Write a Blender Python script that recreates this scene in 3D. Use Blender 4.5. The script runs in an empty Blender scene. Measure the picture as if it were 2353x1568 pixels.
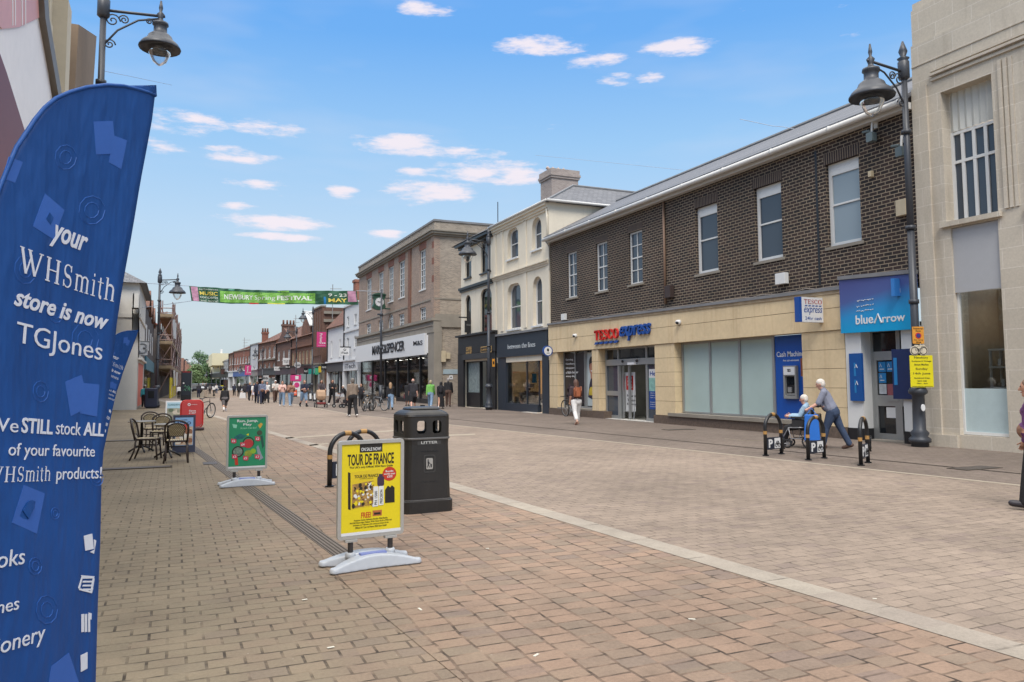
import bpy, math, random
from mathutils import Vector as V, Matrix, geometry, noise
random.seed(7)
sc = bpy.context.scene
COL = sc.collection
R_ = math.radians
def S(r, g, b, k=0.78):                      # sRGB 0-255 -> linear albedo
    f = lambda c: (c/255/12.92 if c < 11 else ((c/255+.055)/1.055)**2.4)*k
    return (f(r), f(g), f(b), 1)
# ------------------------------------------------------------------ camera
# photo measured in a 2353 x 1568 frame; street runs along +Y, camera 1.65 m above the paving
FL, PCX, PCY = 1767., 1176.5, 744.
ROLL, PITCH, HEAD = R_(.29), R_(4.2744), R_(23.6825)
CAM = V((0, 0, 1.65))
def _rot():
    c, s = math.cos(ROLL), math.sin(ROLL); Rz = Matrix(((c, s, 0), (-s, c, 0), (0, 0, 1)))
    c, s = math.cos(PITCH), math.sin(PITCH); Rx = Matrix(((1, 0, 0), (0, c, -s), (0, s, c)))
    c, s = math.cos(HEAD), math.sin(HEAD); L = Matrix(((c, 0, -s), (-s, 0, -c), (0, 1, 0)))
    return L @ Rx @ Rz
ROT = _rot()
cd = bpy.data.cameras.new('camera'); cam = bpy.data.objects.new('camera', cd); COL.objects.link(cam)
cam.matrix_world = Matrix.Translation(CAM) @ ROT.to_4x4()
cd.sensor_width = 36; cd.sensor_fit = 'HORIZONTAL'; cd.lens = 36*FL/2353; cd.shift_y = -(784-PCY)/2353
cd.clip_start = .05; cd.clip_end = 3000
sc.camera = cam
# ------------------------------------------------------------------ sun, sky, exposure
SUN_EL, SUN_AZ = R_(52), R_(205)             # azimuth clockwise from +Y
sl = bpy.data.lights.new('sun', 'SUN'); sl.energy = 1.5; sl.angle = R_(22); sl.color = (1, .95, .88)
so = bpy.data.objects.new('sun', sl); COL.objects.link(so)
sd = V((math.sin(SUN_AZ)*math.cos(SUN_EL), math.cos(SUN_AZ)*math.cos(SUN_EL), math.sin(SUN_EL)))
so.rotation_euler = sd.to_track_quat('Z', 'Y').to_euler(); so.location = (0, 0, 60)
sc.view_settings.view_transform = 'Standard'; sc.view_settings.look = 'None'
sc.view_settings.exposure = .8; sc.view_settings.gamma = 1
def ray(x, y): return ROT @ V(((x-PCX)/FL, (PCY-y)/FL, -1))
def G(x, y, z=0.):                           # ground point seen at photo pixel
    d = ray(x, y); return CAM + d*((z-CAM.z)/d.z)
class NT:                                    # tiny node helper
    def __init__(s, nt): s.nt = nt; nt.nodes.clear()
    def n(s, t, inp={}, **kw):
        nd = s.nt.nodes.new(t)
        for k, v in kw.items(): setattr(nd, k, v)
        for k, v in inp.items():
            if isinstance(v, bpy.types.NodeSocket): s.nt.links.new(v, nd.inputs[k])
            else: nd.inputs[k].default_value = v
        return nd
    def m(s, op, a, b=0., c=0.):
        return s.n('ShaderNodeMath', {0: a, 1: b, 2: c}, operation=op).outputs[0]
    def mix(s, fac, a, b, bt='MIX'):
        nd = s.n('ShaderNodeMix', {}, data_type='RGBA', blend_type=bt)
        for k, v in ((0, fac), (6, a), (7, b)):
            if isinstance(v, bpy.types.NodeSocket): s.nt.links.new(v, nd.inputs[k])
            else: nd.inputs[k].default_value = v
        return nd.outputs[2]
    def ramp(s, fac, stops):
        nd = s.n('ShaderNodeValToRGB', {0: fac}); e = nd.color_ramp.elements
        while len(e) < len(stops): e.new(.5)
        for i, (p, c) in enumerate(stops): e[i].position = p; e[i].color = c if len(c) == 4 else (*c, 1)
        return nd.outputs[0]
    def noise(s, vec, scale, detail=3., rough=.55):
        return s.n('ShaderNodeTexNoise', {'Vector': vec, 'Scale': scale, 'Detail': detail, 'Roughness': rough}).outputs[0]
w = bpy.data.worlds.new('World'); sc.world = w; w.use_nodes = True
N = NT(w.node_tree)
gen = N.n('ShaderNodeTexCoord').outputs['Generated']
sky = N.n('ShaderNodeTexSky', sky_type='NISHITA', sun_disc=False, sun_elevation=SUN_EL, sun_rotation=SUN_AZ, dust_density=2.5).outputs[0]
xyz = N.n('ShaderNodeSeparateXYZ', {0: gen}).outputs
el = N.m('ARCSINE', xyz[2]); az = N.m('ARCTAN2', xyz[0], xyz[1])
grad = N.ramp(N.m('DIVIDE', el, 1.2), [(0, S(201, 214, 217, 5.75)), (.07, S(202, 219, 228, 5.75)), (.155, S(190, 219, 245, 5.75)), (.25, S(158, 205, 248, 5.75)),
              (.36, S(112, 178, 247, 5.75)), (.47, S(104, 170, 246, 5.75)), (.62, (13.5, 13.4, 13.2)), (1, (16, 15.8, 15.4))])  # last stops: bright white cloud overhead, out of view, added to light the street
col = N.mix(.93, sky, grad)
# wisps of cloud at their bearings (radians) and heights; widths and depths in radians
CL = [(1232,104,62,12),(1290,110,50,9),(1368,138,44,9),(1560,108,52,11),(1425,180,34,9),(1490,178,28,7),(432,288,62,14),(620,297,62,10),(375,340,34,9),(545,354,56,9),
      (912,328,60,10),(1030,354,105,9),(1100,388,120,14),(985,442,72,14),(590,423,46,7),(788,441,24,8),(625,511,88,9),(548,474,26,5),(950,394,30,8),(1200,395,50,10),(970,22,45,9),(880,538,34,6),(640,545,60,5),(1190,412,60,8)]
wn = N.n('ShaderNodeVectorMath', {0: gen, 1: (1, 1, 4.2)}, operation='MULTIPLY').outputs[0]
n1 = N.noise(wn, 17, 6, .64); n2 = N.noise(wn, 4, 3)
tot = None
for (x, y, wx, wy) in CL:
    d = ray(x, y).normalized(); a0, e0 = math.atan2(d.x, d.y), math.asin(d.z)
    a = N.m('DIVIDE', N.m('SUBTRACT', az, a0), wx/FL*1.7); b = N.m('DIVIDE', N.m('SUBTRACT', el, e0), wy/FL*2.1)
    q = N.m('SUBTRACT', 1, N.m('ADD', N.m('MULTIPLY', a, a), N.m('MULTIPLY', b, b)))
    tot = q if tot is None else N.m('MAXIMUM', tot, q)
tot = N.m('MAXIMUM', tot, -.6)
k = N.m('ADD', tot, N.m('MULTIPLY', N.m('SUBTRACT', n1, .5), 4.2))
mk = N.n('ShaderNodeMapRange', {0: k, 1: .1, 2: 1.25, 3: 0., 4: .95}, interpolation_type='SMOOTHSTEP').outputs[0]
col = N.mix(mk, col, S(247, 238, 246, 5.75))
hz = N.n('ShaderNodeMapRange', {0: n2, 1: .5, 2: .8, 3: 0., 4: .22}).outputs[0]
col = N.mix(hz, col, S(226, 228, 240, 5.75))
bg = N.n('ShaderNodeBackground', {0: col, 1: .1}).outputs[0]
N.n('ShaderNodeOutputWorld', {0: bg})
# ------------------------------------------------------------------ materials
MATS = {}
def mat(name, c, rough=.7, var=.12, vs=6., bump=0., bs=60., metal=0., spec=.5, emit=0., fine=.06, streak=None):
    if name in MATS: return MATS[name]
    m = bpy.data.materials.new(name); MATS[name] = m; m.use_nodes = True; n = NT(m.node_tree)
    p = n.n('ShaderNodeNewGeometry').outputs['Position']
    big = n.noise(p, vs, 4); sm = n.noise(p, vs*9, 3)
    f = n.m('ADD', n.m('MULTIPLY', n.m('SUBTRACT', big, .5), var*2.4), n.m('MULTIPLY', n.m('SUBTRACT', sm, .5), fine*2.4))
    c2 = n.n('ShaderNodeVectorMath', {0: c[:3], 3: n.m('ADD', f, 1)}, operation='SCALE').outputs[0]
    if streak:                                # rain streaks and grime with a shape of their own
        w2 = n.n('ShaderNodeVectorMath', {0: p, 1: (2.6, 2.6, .22)}, operation='MULTIPLY').outputs[0]
        c2 = n.mix(n.n('ShaderNodeMapRange', {0: n.noise(w2, 1.3, 5, .65), 1: .52, 2: .8, 3: 0., 4: .6}).outputs[0], c2, streak)
    b = n.n('ShaderNodeBsdfPrincipled', {'Base Color': c2, 'Roughness': rough, 'Metallic': metal, 'Specular IOR Level': spec})
    if emit: n.nt.links.new(c2, b.inputs['Emission Color']); b.inputs['Emission Strength'].default_value = emit
    if bump:
        n.nt.links.new(n.n('ShaderNodeBump', {'Height': n.noise(p, bs, 3), 'Strength': bump, 'Distance': .02}).outputs[0], b.inputs['Normal'])
    n.n('ShaderNodeOutputMaterial', {0: b.outputs[0]})
    return m
def facade_vec(n):                            # runs along the wall whichever way it faces
    g = n.n('ShaderNodeNewGeometry'); p = n.n('ShaderNodeSeparateXYZ', {0: g.outputs['Position']}).outputs
    nn = n.n('ShaderNodeSeparateXYZ', {0: g.outputs['True Normal']}).outputs
    fx = n.m('GREATER_THAN', n.m('ABSOLUTE', nn[0]), .5)
    u = n.m('ADD', n.m('MULTIPLY', p[1], fx), n.m('MULTIPLY', p[0], n.m('SUBTRACT', 1, fx)))
    return n.n('ShaderNodeCombineXYZ', {0: u, 1: p[2]}).outputs[0], g.outputs['Position']
def brick(name, c1, c2, mo, bw=.225, rh=.075, ms=.012, off=.5, rough=.85, stain=.25, bump=.5, tint=None):
    if name in MATS: return MATS[name]
    m = bpy.data.materials.new(name); MATS[name] = m; m.use_nodes = True; n = NT(m.node_tree)
    v, p = facade_vec(n)
    bt = n.n('ShaderNodeTexBrick', {'Vector': v, 'Color1': c1, 'Color2': c2, 'Mortar': mo, 'Scale': 1., 'Mortar Size': ms, 'Mortar Smooth': .2,
             'Bias': 0., 'Brick Width': bw, 'Row Height': rh}, offset=off)
    st = n.noise(p, .55, 4); fi = n.noise(p, 22, 3)
    f = n.m('ADD', n.m('MULTIPLY', n.m('SUBTRACT', st, .5), stain*2), n.m('MULTIPLY', n.m('SUBTRACT', fi, .5), .35))
    c = n.n('ShaderNodeVectorMath', {0: bt.outputs[0], 3: n.m('ADD', f, 1)}, operation='SCALE').outputs[0]
    if tint:                                  # damp streaks running down
        w2 = n.n('ShaderNodeVectorMath', {0: p, 1: (2.2, 2.2, .25)}, operation='MULTIPLY').outputs[0]
        c = n.mix(n.n('ShaderNodeMapRange', {0: n.noise(w2, 1, 4), 1: .55, 2: .75, 3: 0., 4: .45}).outputs[0], c, tint)
    b = n.n('ShaderNodeBsdfPrincipled', {'Base Color': c, 'Roughness': rough})
    h = n.m('SUBTRACT', n.m('MULTIPLY', fi, .25), bt.outputs[1])
    n.nt.links.new(n.n('ShaderNodeBump', {'Height': h, 'Strength': bump, 'Distance': .012}).outputs[0], b.inputs['Normal'])
    n.n('ShaderNodeOutputMaterial', {0: b.outputs[0]}); return m
def paving(name, c1, c2, mo, bw, rh, swap, ms=.01, tintL=None, off=.5, zone=None):
    m = bpy.data.materials.new(name); MATS[name] = m; m.use_nodes = True; n = NT(m.node_tree)
    p = n.n('ShaderNodeNewGeometry').outputs['Position']; x = n.n('ShaderNodeSeparateXYZ', {0: p}).outputs
    wob = n.m('MULTIPLY', n.m('SUBTRACT', n.noise(p, 2.2, 3), .5), .07)
    a, b = (x[1], x[0]) if swap else (x[0], x[1])
    v = n.n('ShaderNodeCombineXYZ', {0: a, 1: n.m('ADD', b, wob)}).outputs[0]
    bt = n.n('ShaderNodeTexBrick', {'Vector': v, 'Color1': c1, 'Color2': c2, 'Mortar': c1, 'Scale': 1., 'Mortar Size': ms, 'Mortar Smooth': .35, 'Bias': -.1,
             'Brick Width': bw, 'Row Height': rh}, offset=off)
    cell = n.n('ShaderNodeVectorMath', {0: n.n('ShaderNodeCombineXYZ', {0: n.m('FLOOR', n.m('DIVIDE', a, bw)), 1: n.m('FLOOR', n.m('DIVIDE', b, rh))}).outputs[0], 1: (7.13, 3.71, 0)}, operation='MULTIPLY').outputs[0]
    big = n.noise(p, .35, 3); mid = n.noise(p, 3.2, 4); fi = n.noise(p, 45, 3); gr = n.noise(p, 220, 2)
    c = bt.outputs[0]
    pk = n.n('ShaderNodeMapRange', {0: n.n('ShaderNodeTexWhiteNoise', {0: cell}, noise_dimensions='3D').outputs[0], 1: .8, 2: 1., 3: 0., 4: .5}).outputs[0]
    c = n.mix(pk, c, S(128, 112, 106))
    if tintL:                                 # mossier blocks towards the shop side on the left
        t = n.n('ShaderNodeMapRange', {0: n.m('ADD', n.m('SUBTRACT', 1.1, n.m('ADD', x[0], n.m('MULTIPLY', x[1], -.03))), n.m('MULTIPLY', n.m('SUBTRACT', mid, .5), 3)), 1: -.8, 2: 1.2, 3: 0., 4: .75}).outputs[0]
        c = n.mix(t, c, tintL)
    f = n.m('ADD', n.m('MULTIPLY', n.m('SUBTRACT', big, .5), .75), n.m('ADD', n.m('MULTIPLY', n.m('SUBTRACT', mid, .5), .5), n.m('ADD', n.m('MULTIPLY', n.m('SUBTRACT', fi, .5), .4), n.m('MULTIPLY', n.m('SUBTRACT', gr, .5), .5))))
    c = n.n('ShaderNodeVectorMath', {0: c, 3: n.m('ADD', n.m('MULTIPLY', f, 1.1), 1)}, operation='SCALE').outputs[0]
    ds = n.n('ShaderNodeMapRange', {0: n.noise(n.n('ShaderNodeVectorMath', {0: p, 1: (1.3, .8, 1)}, operation='MULTIPLY').outputs[0], 1.1, 6, .7), 1: .58, 2: .72, 3: 0., 4: .3}).outputs[0]   # old spills and worn dirt
    c = n.mix(ds, c, S(88, 76, 64, .6))
    jo = n.m('MULTIPLY', bt.outputs[1], n.n('ShaderNodeMapRange', {0: n.noise(p, 5.5, 3), 1: .36, 2: .66, 3: .05, 4: .9}).outputs[0])
    c = n.mix(jo, c, mo)
    sp = n.n('ShaderNodeMapRange', {0: n.n('ShaderNodeTexVoronoi', {'Vector': p, 'Scale': 9.}).outputs[0], 1: .0, 2: .085, 3: .55, 4: 0.}).outputs[0]   # old chewing gum
    c = n.mix(n.m('MULTIPLY', sp, n.m('GREATER_THAN', n.noise(p, 7, 1), .58)), c, S(196, 184, 168))
    b_ = n.n('ShaderNodeBsdfPrincipled', {'Base Color': c, 'Roughness': .86, 'Specular IOR Level': .35})
    h = n.m('SUBTRACT', n.m('ADD', n.m('MULTIPLY', fi, .35), n.m('MULTIPLY', mid, .4)), jo)
    n.nt.links.new(n.n('ShaderNodeBump', {'Height': h, 'Strength': .6, 'Distance': .012}).outputs[0], b_.inputs['Normal'])
    n.n('ShaderNodeOutputMaterial', {0: b_.outputs[0]}); return m
def glassy(name, c, rough=.04, trans=0.):     # window glass; trans = share that lets the room behind show
    if name in MATS: return MATS[name]
    m = bpy.data.materials.new(name); MATS[name] = m; m.use_nodes = True; n = NT(m.node_tree)
    p = n.n('ShaderNodeNewGeometry').outputs['Position']
    bmp = n.n('ShaderNodeBump', {'Height': n.noise(p, 1.3, 2), 'Strength': .05, 'Distance': .05}).outputs[0]
    b = n.n('ShaderNodeBsdfPrincipled', {'Base Color': c, 'Roughness': rough, 'Normal': bmp, 'IOR': 1.5}).outputs[0]
    if trans:
        gl = n.n('ShaderNodeBsdfGlossy', {'Color': (1, 1, 1, 1), 'Roughness': .02, 'Normal': bmp}).outputs[0]
        tr = n.n('ShaderNodeBsdfTransparent', {0: c}).outputs[0]
        fr = n.n('ShaderNodeFresnel', {0: 1.5, 1: bmp}).outputs[0]
        b = n.n('ShaderNodeMixShader', {0: n.m('ADD', n.m('MULTIPLY', fr, .8), .02), 1: tr, 2: gl}).outputs[0]
    n.n('ShaderNodeOutputMaterial', {0: b}); return m
# ------------------------------------------------------------------ mesh helpers
class Pl:                                     # a flat reference plane: o + a*u + b*v, outward normal n
    def __init__(s, o, u, v): s.o, s.u, s.v = V(o), V(u).normalized(), V(v).normalized(); s.n = s.u.cross(s.v)
    def P(s, a, b, d=0.): return s.o + s.u*a + s.v*b + s.n*d
    def uv(s, x, y):
        r = ray(x, y); t = (s.o-CAM).dot(s.n)/r.dot(s.n); q = CAM + r*t - s.o
        return q.dot(s.u), q.dot(s.v)
    def rect(s, x0, y0, x1, y1):              # photo corners top-left, bottom-right -> a0, b0(bottom), a1, b1(top)
        a0, b1 = s.uv(x0, y0); a1, b0 = s.uv(x1, y1); return a0, b0, a1, b1
def FX(X): return Pl((X, 0, 0), (0, -1, 0), (0, 0, 1))     # right-hand frontage, looks to -X
def FL_(X): return Pl((X, 0, 0), (0, 1, 0), (0, 0, 1))     # left-hand frontage, looks to +X
def FY(Y): return Pl((0, Y, 0), (1, 0, 0), (0, 0, 1))      # looks back to the camera
LOC = Pl((0, 0, 0), (1, 0, 0), (0, 0, 1))                  # local upright plane, looks to -Y
FLAT = Pl((0, 0, 0), (1, 0, 0), (0, 1, 0))                 # local flat plane, looks up
class MB:
    def __init__(s): s.v = []; s.f = []; s.ch = []
    def add(s, vs, fs):
        s.ch.append((len(s.v), len(s.f))); k = len(s.v); s.v += [V(q) for q in vs]; s.f += [tuple(i+k for i in f) for f in fs]; return s
    def hexa(s, c): return s.add(c, [(0, 3, 2, 1), (4, 5, 6, 7), (0, 1, 5, 4), (1, 2, 6, 5), (2, 3, 7, 6), (3, 0, 4, 7)])
    def box(s, x0, y0, z0, x1, y1, z1): return s.pb(FLAT, x0, y0, x1, y1, z0, z1)
    def pb(s, pl, a0, b0, a1, b1, d0, d1):
        return s.hexa([pl.P(a, b, d) for d in (d0, d1) for a, b in ((a0, b0), (a1, b0), (a1, b1), (a0, b1))])
    def prism(s, pl, pts, d0, d1, holes=()):
        loops = [list(pts)] + [list(h) for h in holes]; flat = [q for l in loops for q in l]; n = len(flat)
        tri = geometry.tessellate_polygon([[V((q[0], q[1], 0)) for q in l] for l in loops])
        fs = []
        for t in tri:
            (ax, ay), (bx, by), (cx, cy) = [flat[i][:2] for i in t]
            ar = (bx-ax)*(cy-ay)-(cx-ax)*(by-ay)
            if abs(ar) < 1e-12: continue
            t = tuple(t) if ar > 0 else tuple(reversed(t))
            fs.append(tuple(i+n for i in t))
            fs.append(tuple(reversed(t)))
        k = 0
        for li, l in enumerate(loops):
            m = len(l); ar = sum(l[i][0]*l[(i+1) % m][1]-l[(i+1) % m][0]*l[i][1] for i in range(m))
            for i in range(m):
                j = (i+1) % m; q = (k+i, k+j, k+j+n, k+i+n)
                fs.append(q if (ar > 0) == (li == 0) else tuple(reversed(q)))
            k += m
        return s.add([pl.P(q[0], q[1], d) for d in (d0, d1) for q in flat], fs)
    def cyl(s, p, q, r0, r1=None, n=8, cap=True):
        p, q = V(p), V(q); r1 = r0 if r1 is None else r1; d = (q-p).normalized()
        a = d.orthogonal().normalized(); b = d.cross(a); vs = []
        for c, r in ((p, r0), (q, r1)): vs += [c+(a*math.cos(t)+b*math.sin(t))*r for t in [2*math.pi*i/n for i in range(n)]]
        fs = [(i, (i+1) % n, n+(i+1) % n, n+i) for i in range(n)]
        if cap: fs += [tuple(range(n-1, -1, -1)), tuple(range(n, 2*n))]
        return s.add(vs, fs)
    def tube(s, pts, r, n=6, closed=False):
        pts = [V(p) for p in pts]; m = len(pts); vs = []; a = None
        for i, p in enumerate(pts):
            d = (pts[(i+1) % m if closed else min(i+1, m-1)]-pts[i-1 if closed else max(i-1, 0)]).normalized()
            if a is None: a = d.orthogonal()
            a = (a-d*a.dot(d)); a = a.normalized() if a.length > 1e-6 else d.orthogonal().normalized(); b = d.cross(a)
            rr = r[i] if isinstance(r, (list, tuple)) else r
            vs += [p+(a*math.cos(2*math.pi*k/n)+b*math.sin(2*math.pi*k/n))*rr for k in range(n)]
        fs = [(i*n+k, i*n+(k+1) % n, ((i+1) % m)*n+(k+1) % n, ((i+1) % m)*n+k) for i in range(m if closed else m-1) for k in range(n)]
        if not closed: fs += [tuple(range(n-1, -1, -1)), tuple(range((m-1)*n, m*n))]
        return s.add(vs, fs)
    def lathe(s, prof, c=(0, 0, 0), n=16, sx=1., sy=1.):
        c = V(c); vs = []
        for r, z in prof: vs += [c+V((sx*r*math.cos(2*math.pi*k/n), sy*r*math.sin(2*math.pi*k/n), z)) for k in range(n)]
        m = len(prof); fs = [(i*n+k, i*n+(k+1) % n, (i+1)*n+(k+1) % n, (i+1)*n+k) for i in range(m-1) for k in range(n)]
        fs += [tuple(range(n-1, -1, -1)), tuple(range((m-1)*n, m*n))]
        return s.add(vs, fs)
    def ball(s, c, r, n=10, m=7):
        r = (r, r, r) if isinstance(r, (int, float)) else r; c = V(c)
        vs = [c+V((0, 0, -r[2]))]; fs = []
        for i in range(1, m):
            t = math.pi*i/m-math.pi/2
            vs += [c+V((r[0]*math.cos(t)*math.cos(2*math.pi*k/n), r[1]*math.cos(t)*math.sin(2*math.pi*k/n), r[2]*math.sin(t))) for k in range(n)]
        vs.append(c+V((0, 0, r[2]))); e = len(vs)-1
        for k in range(n):
            fs.append((0, 1+(k+1) % n, 1+k)); fs.append((e, e-n+k, e-n+(k+1) % n))
            for i in range(m-2): fs.append((1+i*n+k, 1+i*n+(k+1) % n, 1+(i+1)*n+(k+1) % n, 1+(i+1)*n+k))
        return s.add(vs, fs)
    def cap(s, p, q, r0, r1=None, n=10):      # capsule with different end radii
        p, q = V(p), V(q); r1 = r0 if r1 is None else r1; d = q-p; L = d.length; d = d/L if L > 1e-6 else V((0, 0, 1)); pts = []; rs = []
        for t in (-89, -60, -30, 0): pts.append(p+d*r0*math.sin(R_(t))); rs.append(max(r0*math.cos(R_(t)), r0*.05))
        for t in (0, 30, 60, 89): pts.append(q+d*r1*math.sin(R_(t))); rs.append(max(r1*math.cos(R_(t)), r1*.05))
        a = d.orthogonal().normalized(); b = d.cross(a); vs = []
        for c, r in zip(pts, rs): vs += [c+(a*math.cos(2*math.pi*k/n)+b*math.sin(2*math.pi*k/n))*r for k in range(n)]
        m = len(pts); fs = [(i*n+k, i*n+(k+1) % n, (i+1)*n+(k+1) % n, (i+1)*n+k) for i in range(m-1) for k in range(n)]
        fs += [tuple(range(n-1, -1, -1)), tuple(range((m-1)*n, m*n))]
        return s.add(vs, fs)
    def text(s, pl, txt, a0, b0, a1, b1, d0, d1, bold=0., shear=0., rise=0., fn=None, keep=False):
        """lettering fitted in the box a0..a1 x b0..b1 of the plane; rise = extra height at the right end"""
        vs, fs, bb = glyphs(txt, bold, shear)
        if not vs: return s
        sx = (a1-a0)/(bb[1]-bb[0]); sy = (b1-b0)/(bb[3]-bb[2])
        if keep: sx = min(sx, sy); sy = sx
        out = []
        for q in vs:
            a = a0+(q[0]-bb[0])*sx; b = b0+(q[1]-bb[2])*sy+rise*((a-a0)/(a1-a0)); d = d1 if q[2] > 0 else d0
            out.append(fn(a, b, d) if fn else pl.P(a, b, d))
        return s.add(out, fs)
    def build_each(s, name, m, parent=None, **k):   # one object per added piece
        out = []
        for i, (v0, f0) in enumerate(s.ch):
            v1, f1 = s.ch[i+1] if i+1 < len(s.ch) else (len(s.v), len(s.f))
            mb = MB(); mb.v = s.v[v0:v1]; mb.f = [tuple(j-v0 for j in f) for f in s.f[f0:f1]]; out.append(mb.build(name, m, parent, **k))
        return out
    def build(s, name, m, parent=None, smooth=False, bev=0., org=None, mods=()):
        me = bpy.data.meshes.new(name)
        o0 = V(org) if org is not None else (root_loc(parent) if parent is not None and not parent.get('_local') else V())
        me.from_pydata([tuple(q-o0) for q in s.v], [], s.f); me.update()
        if smooth: me.polygons.foreach_set('use_smooth', [True]*len(me.polygons))
        o = bpy.data.objects.new(name, me); COL.objects.link(o); me.materials.append(m)
        if parent is not None:
            o.parent = parent
            if parent.get('_local'): o['_local'] = 1
        elif org is not None: o.location = o0
        if bev:
            b = o.modifiers.new('bevel', 'BEVEL'); b.width = bev; b.segments = 2; b.limit_method = 'ANGLE'; b.angle_limit = R_(40)
        if smooth and bev == 0: pass
        return o
def root_loc(o):
    while o.parent is not None: o = o.parent
    return o.location.copy()
_gc = {}
def glyphs(txt, bold, shear):
    key = (txt, bold, shear)
    if key in _gc: return _gc[key]
    cu = bpy.data.curves.new('t', 'FONT'); cu.body = txt; cu.size = 1; cu.offset = bold; cu.shear = shear; cu.extrude = .05; cu.resolution_u = 3; cu.align_x = 'CENTER'; cu.space_line = .95
    ob = bpy.data.objects.new('t', cu); me = ob.to_mesh()
    vs = [tuple(q.co) for q in me.vertices]; fs = [tuple(p.vertices) for p in me.polygons]
    ob.to_mesh_clear(); bpy.data.objects.remove(ob); bpy.data.curves.remove(cu)
    bb = (min(q[0] for q in vs), max(q[0] for q in vs), min(q[1] for q in vs), max(q[1] for q in vs)) if vs else None
    _gc[key] = (vs, fs, bb); return _gc[key]
def thing(name, label, cat, loc=(0, 0, 0), rz=None, group=None):
    o = bpy.data.objects.new(name, None); COL.objects.link(o); o.location = loc; o.empty_display_size = .2
    o['label'] = label; o['category'] = cat
    if group: o['group'] = group
    if rz is not None: o.rotation_euler = (0, 0, rz); o['_local'] = 1      # parts are given in the thing's own frame
    return o
def tag(o, label, cat, group=None):
    o['label'] = label; o['category'] = cat
    if group: o['group'] = group
    return o
def dup(root, loc, rz=None, label=None, group=None, scale=None):
    def cp(o, par):
        c = o.copy(); COL.objects.link(c)
        if par is not None: c.parent = par
        for ch in kids.get(o, []): cp(ch, c)
        return c
    kids = {}
    for o in list(COL.objects):
        if o.parent is not None: kids.setdefault(o.parent, []).append(o)
    r = cp(root, None); r.location = loc
    if rz is not None: r.rotation_euler = (0, 0, rz)
    if label: r['label'] = label
    if group: r['group'] = group
    if scale: r.scale = (scale,)*3
    return r
def arc(cx, cy, rx, ry, a0, a1, n): return [(cx+rx*math.cos(R_(a0+(a1-a0)*i/n)), cy+ry*math.sin(R_(a0+(a1-a0)*i/n))) for i in range(n+1)]
def rect(a0, b0, a1, b1): return [(a0, b0), (a1, b0), (a1, b1), (a0, b1)]
def arched(a0, b0, a1, b1, k=1.): h = (a1-a0)/2*k; return [(a0, b0), (a1, b0)] + arc((a0+a1)/2, b1-h, (a1-a0)/2, h, 0, 180, 8)
def rrect(a0, b0, a1, b1, r, n=4):
    return arc(a0+r, b0+r, r, r, 180, 270, n)+arc(a1-r, b0+r, r, r, 270, 360, n)+arc(a1-r, b1-r, r, r, 0, 90, n)+arc(a0+r, b1-r, r, r, 90, 180, n)
# ------------------------------------------------------------------ ground
M_pave = paving('block_paving', S(178, 153, 132, .57), S(161, 143, 124, .57), S(64, 55, 47, .52), .215, .14, False, .010, S(152, 140, 116, 0.56))
M_course = paving('course_paving', S(183, 154, 132, .57), S(160, 142, 124, .57), S(56, 48, 41, .52), .15, .22, True, .011, S(152, 140, 116, 0.56), .35)
M_road = paving('road_paving', S(180, 161, 144, .55), S(170, 152, 136, .55), S(108, 95, 83, .55), .205, .137, False, .009)
M_foot = paving('footway_paving', S(148, 133, 121, .57), S(140, 125, 114, .57), S(92, 82, 74, .5), .21, .105, False, .006)
M_kerb = paving('kerb_stone', S(196, 184, 168, 0.56), S(188, 176, 162, 0.56), S(104, 94, 84, 0.56), .92, 5., True, .012)
M_line = mat('pale_line', S(196, 182, 162, .56), .85, .2, 3, .3, 80, fine=.15)
M_darkjoint = mat('dark_joint', S(84, 72, 62, .5), .9, .2)
M_drain = mat('drain_metal', S(130, 118, 106, .6), .7, .2, 8, .3, 90)
def sheet(name, pts, z, m, kind='structure'):
    mb = MB(); mb.add([(p[0], p[1], z) for p in pts], [tuple(range(len(pts)))])
    o = mb.build(name, m); o['kind'] = kind; return o
sheet('ground', [(-120, -30), (260, -30), (260, 700), (-120, 700)], 0, M_pave)
def strip(name, up, lo, z, m):                # photo polylines of the two edges -> one flat ribbon on the ground
    mb = MB(); a = [G(*p) for p in up]; b = [G(*p) for p in lo]; n = len(a)
    mb.add([(p.x, p.y, z) for p in a+b], [(n+i, n+i+1, i+1, i) for i in range(n-1)])
    o = mb.build(name, m); o['kind'] = 'structure'; return o
cv = lambda L, ox, oy, k: [((ox+x/k)*.5745, (oy+y/k)*.5745) for x, y in L]
# carriageway: the slightly greyer running-bond paving between the kerb band and the footway line
k0, k1, k2 = G(495, 943), G(600, 984), G(2353, 1505)
kx = lambda y: 4.86-.0744*(y-3.0)             # kerb band centre line
lx = lambda y: 12.85-.103*(y-7.8) if y < 28 else 10.77-.02*(y-28)     # pale line before the right-hand footway
ys = [-8, 3, 8, 14, 20, 28, 40, 60, 90]
def band(name, fa, fb, z, m, ys=ys):
    mb = MB(); n = len(ys); mb.add([(fa(y), y, z) for y in ys]+[(fb(y), y, z) for y in ys], [(i, n+i, n+i+1, i+1) for i in range(n-1)])
    o = mb.build(name, m); o['kind'] = 'structure'; return o
kcl = [(G(*p)) for p in cv([(1150, 684), (1520, 795), (2050, 942), (2353, 1020)], 1900, 1650, 1.0715)]
def kx(y, P=[(p.x, p.y) for p in kcl]+[(G(610, 991).x, G(610, 991).y)]):
    xs = sorted(P, key=lambda q: q[1]); n = len(xs)
    sx = sum(q[1] for q in xs)/n; sy = sum(q[0] for q in xs)/n
    k = sum((q[1]-sx)*(q[0]-sy) for q in xs)/sum((q[1]-sx)**2 for q in xs)
    return sy+k*(y-sx)
_l = [(G(*p)) for p in cv([(0, 65), (700, 140), (1250, 200), (2353, 315)], 1900, 1650, 1.0715)]
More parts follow.
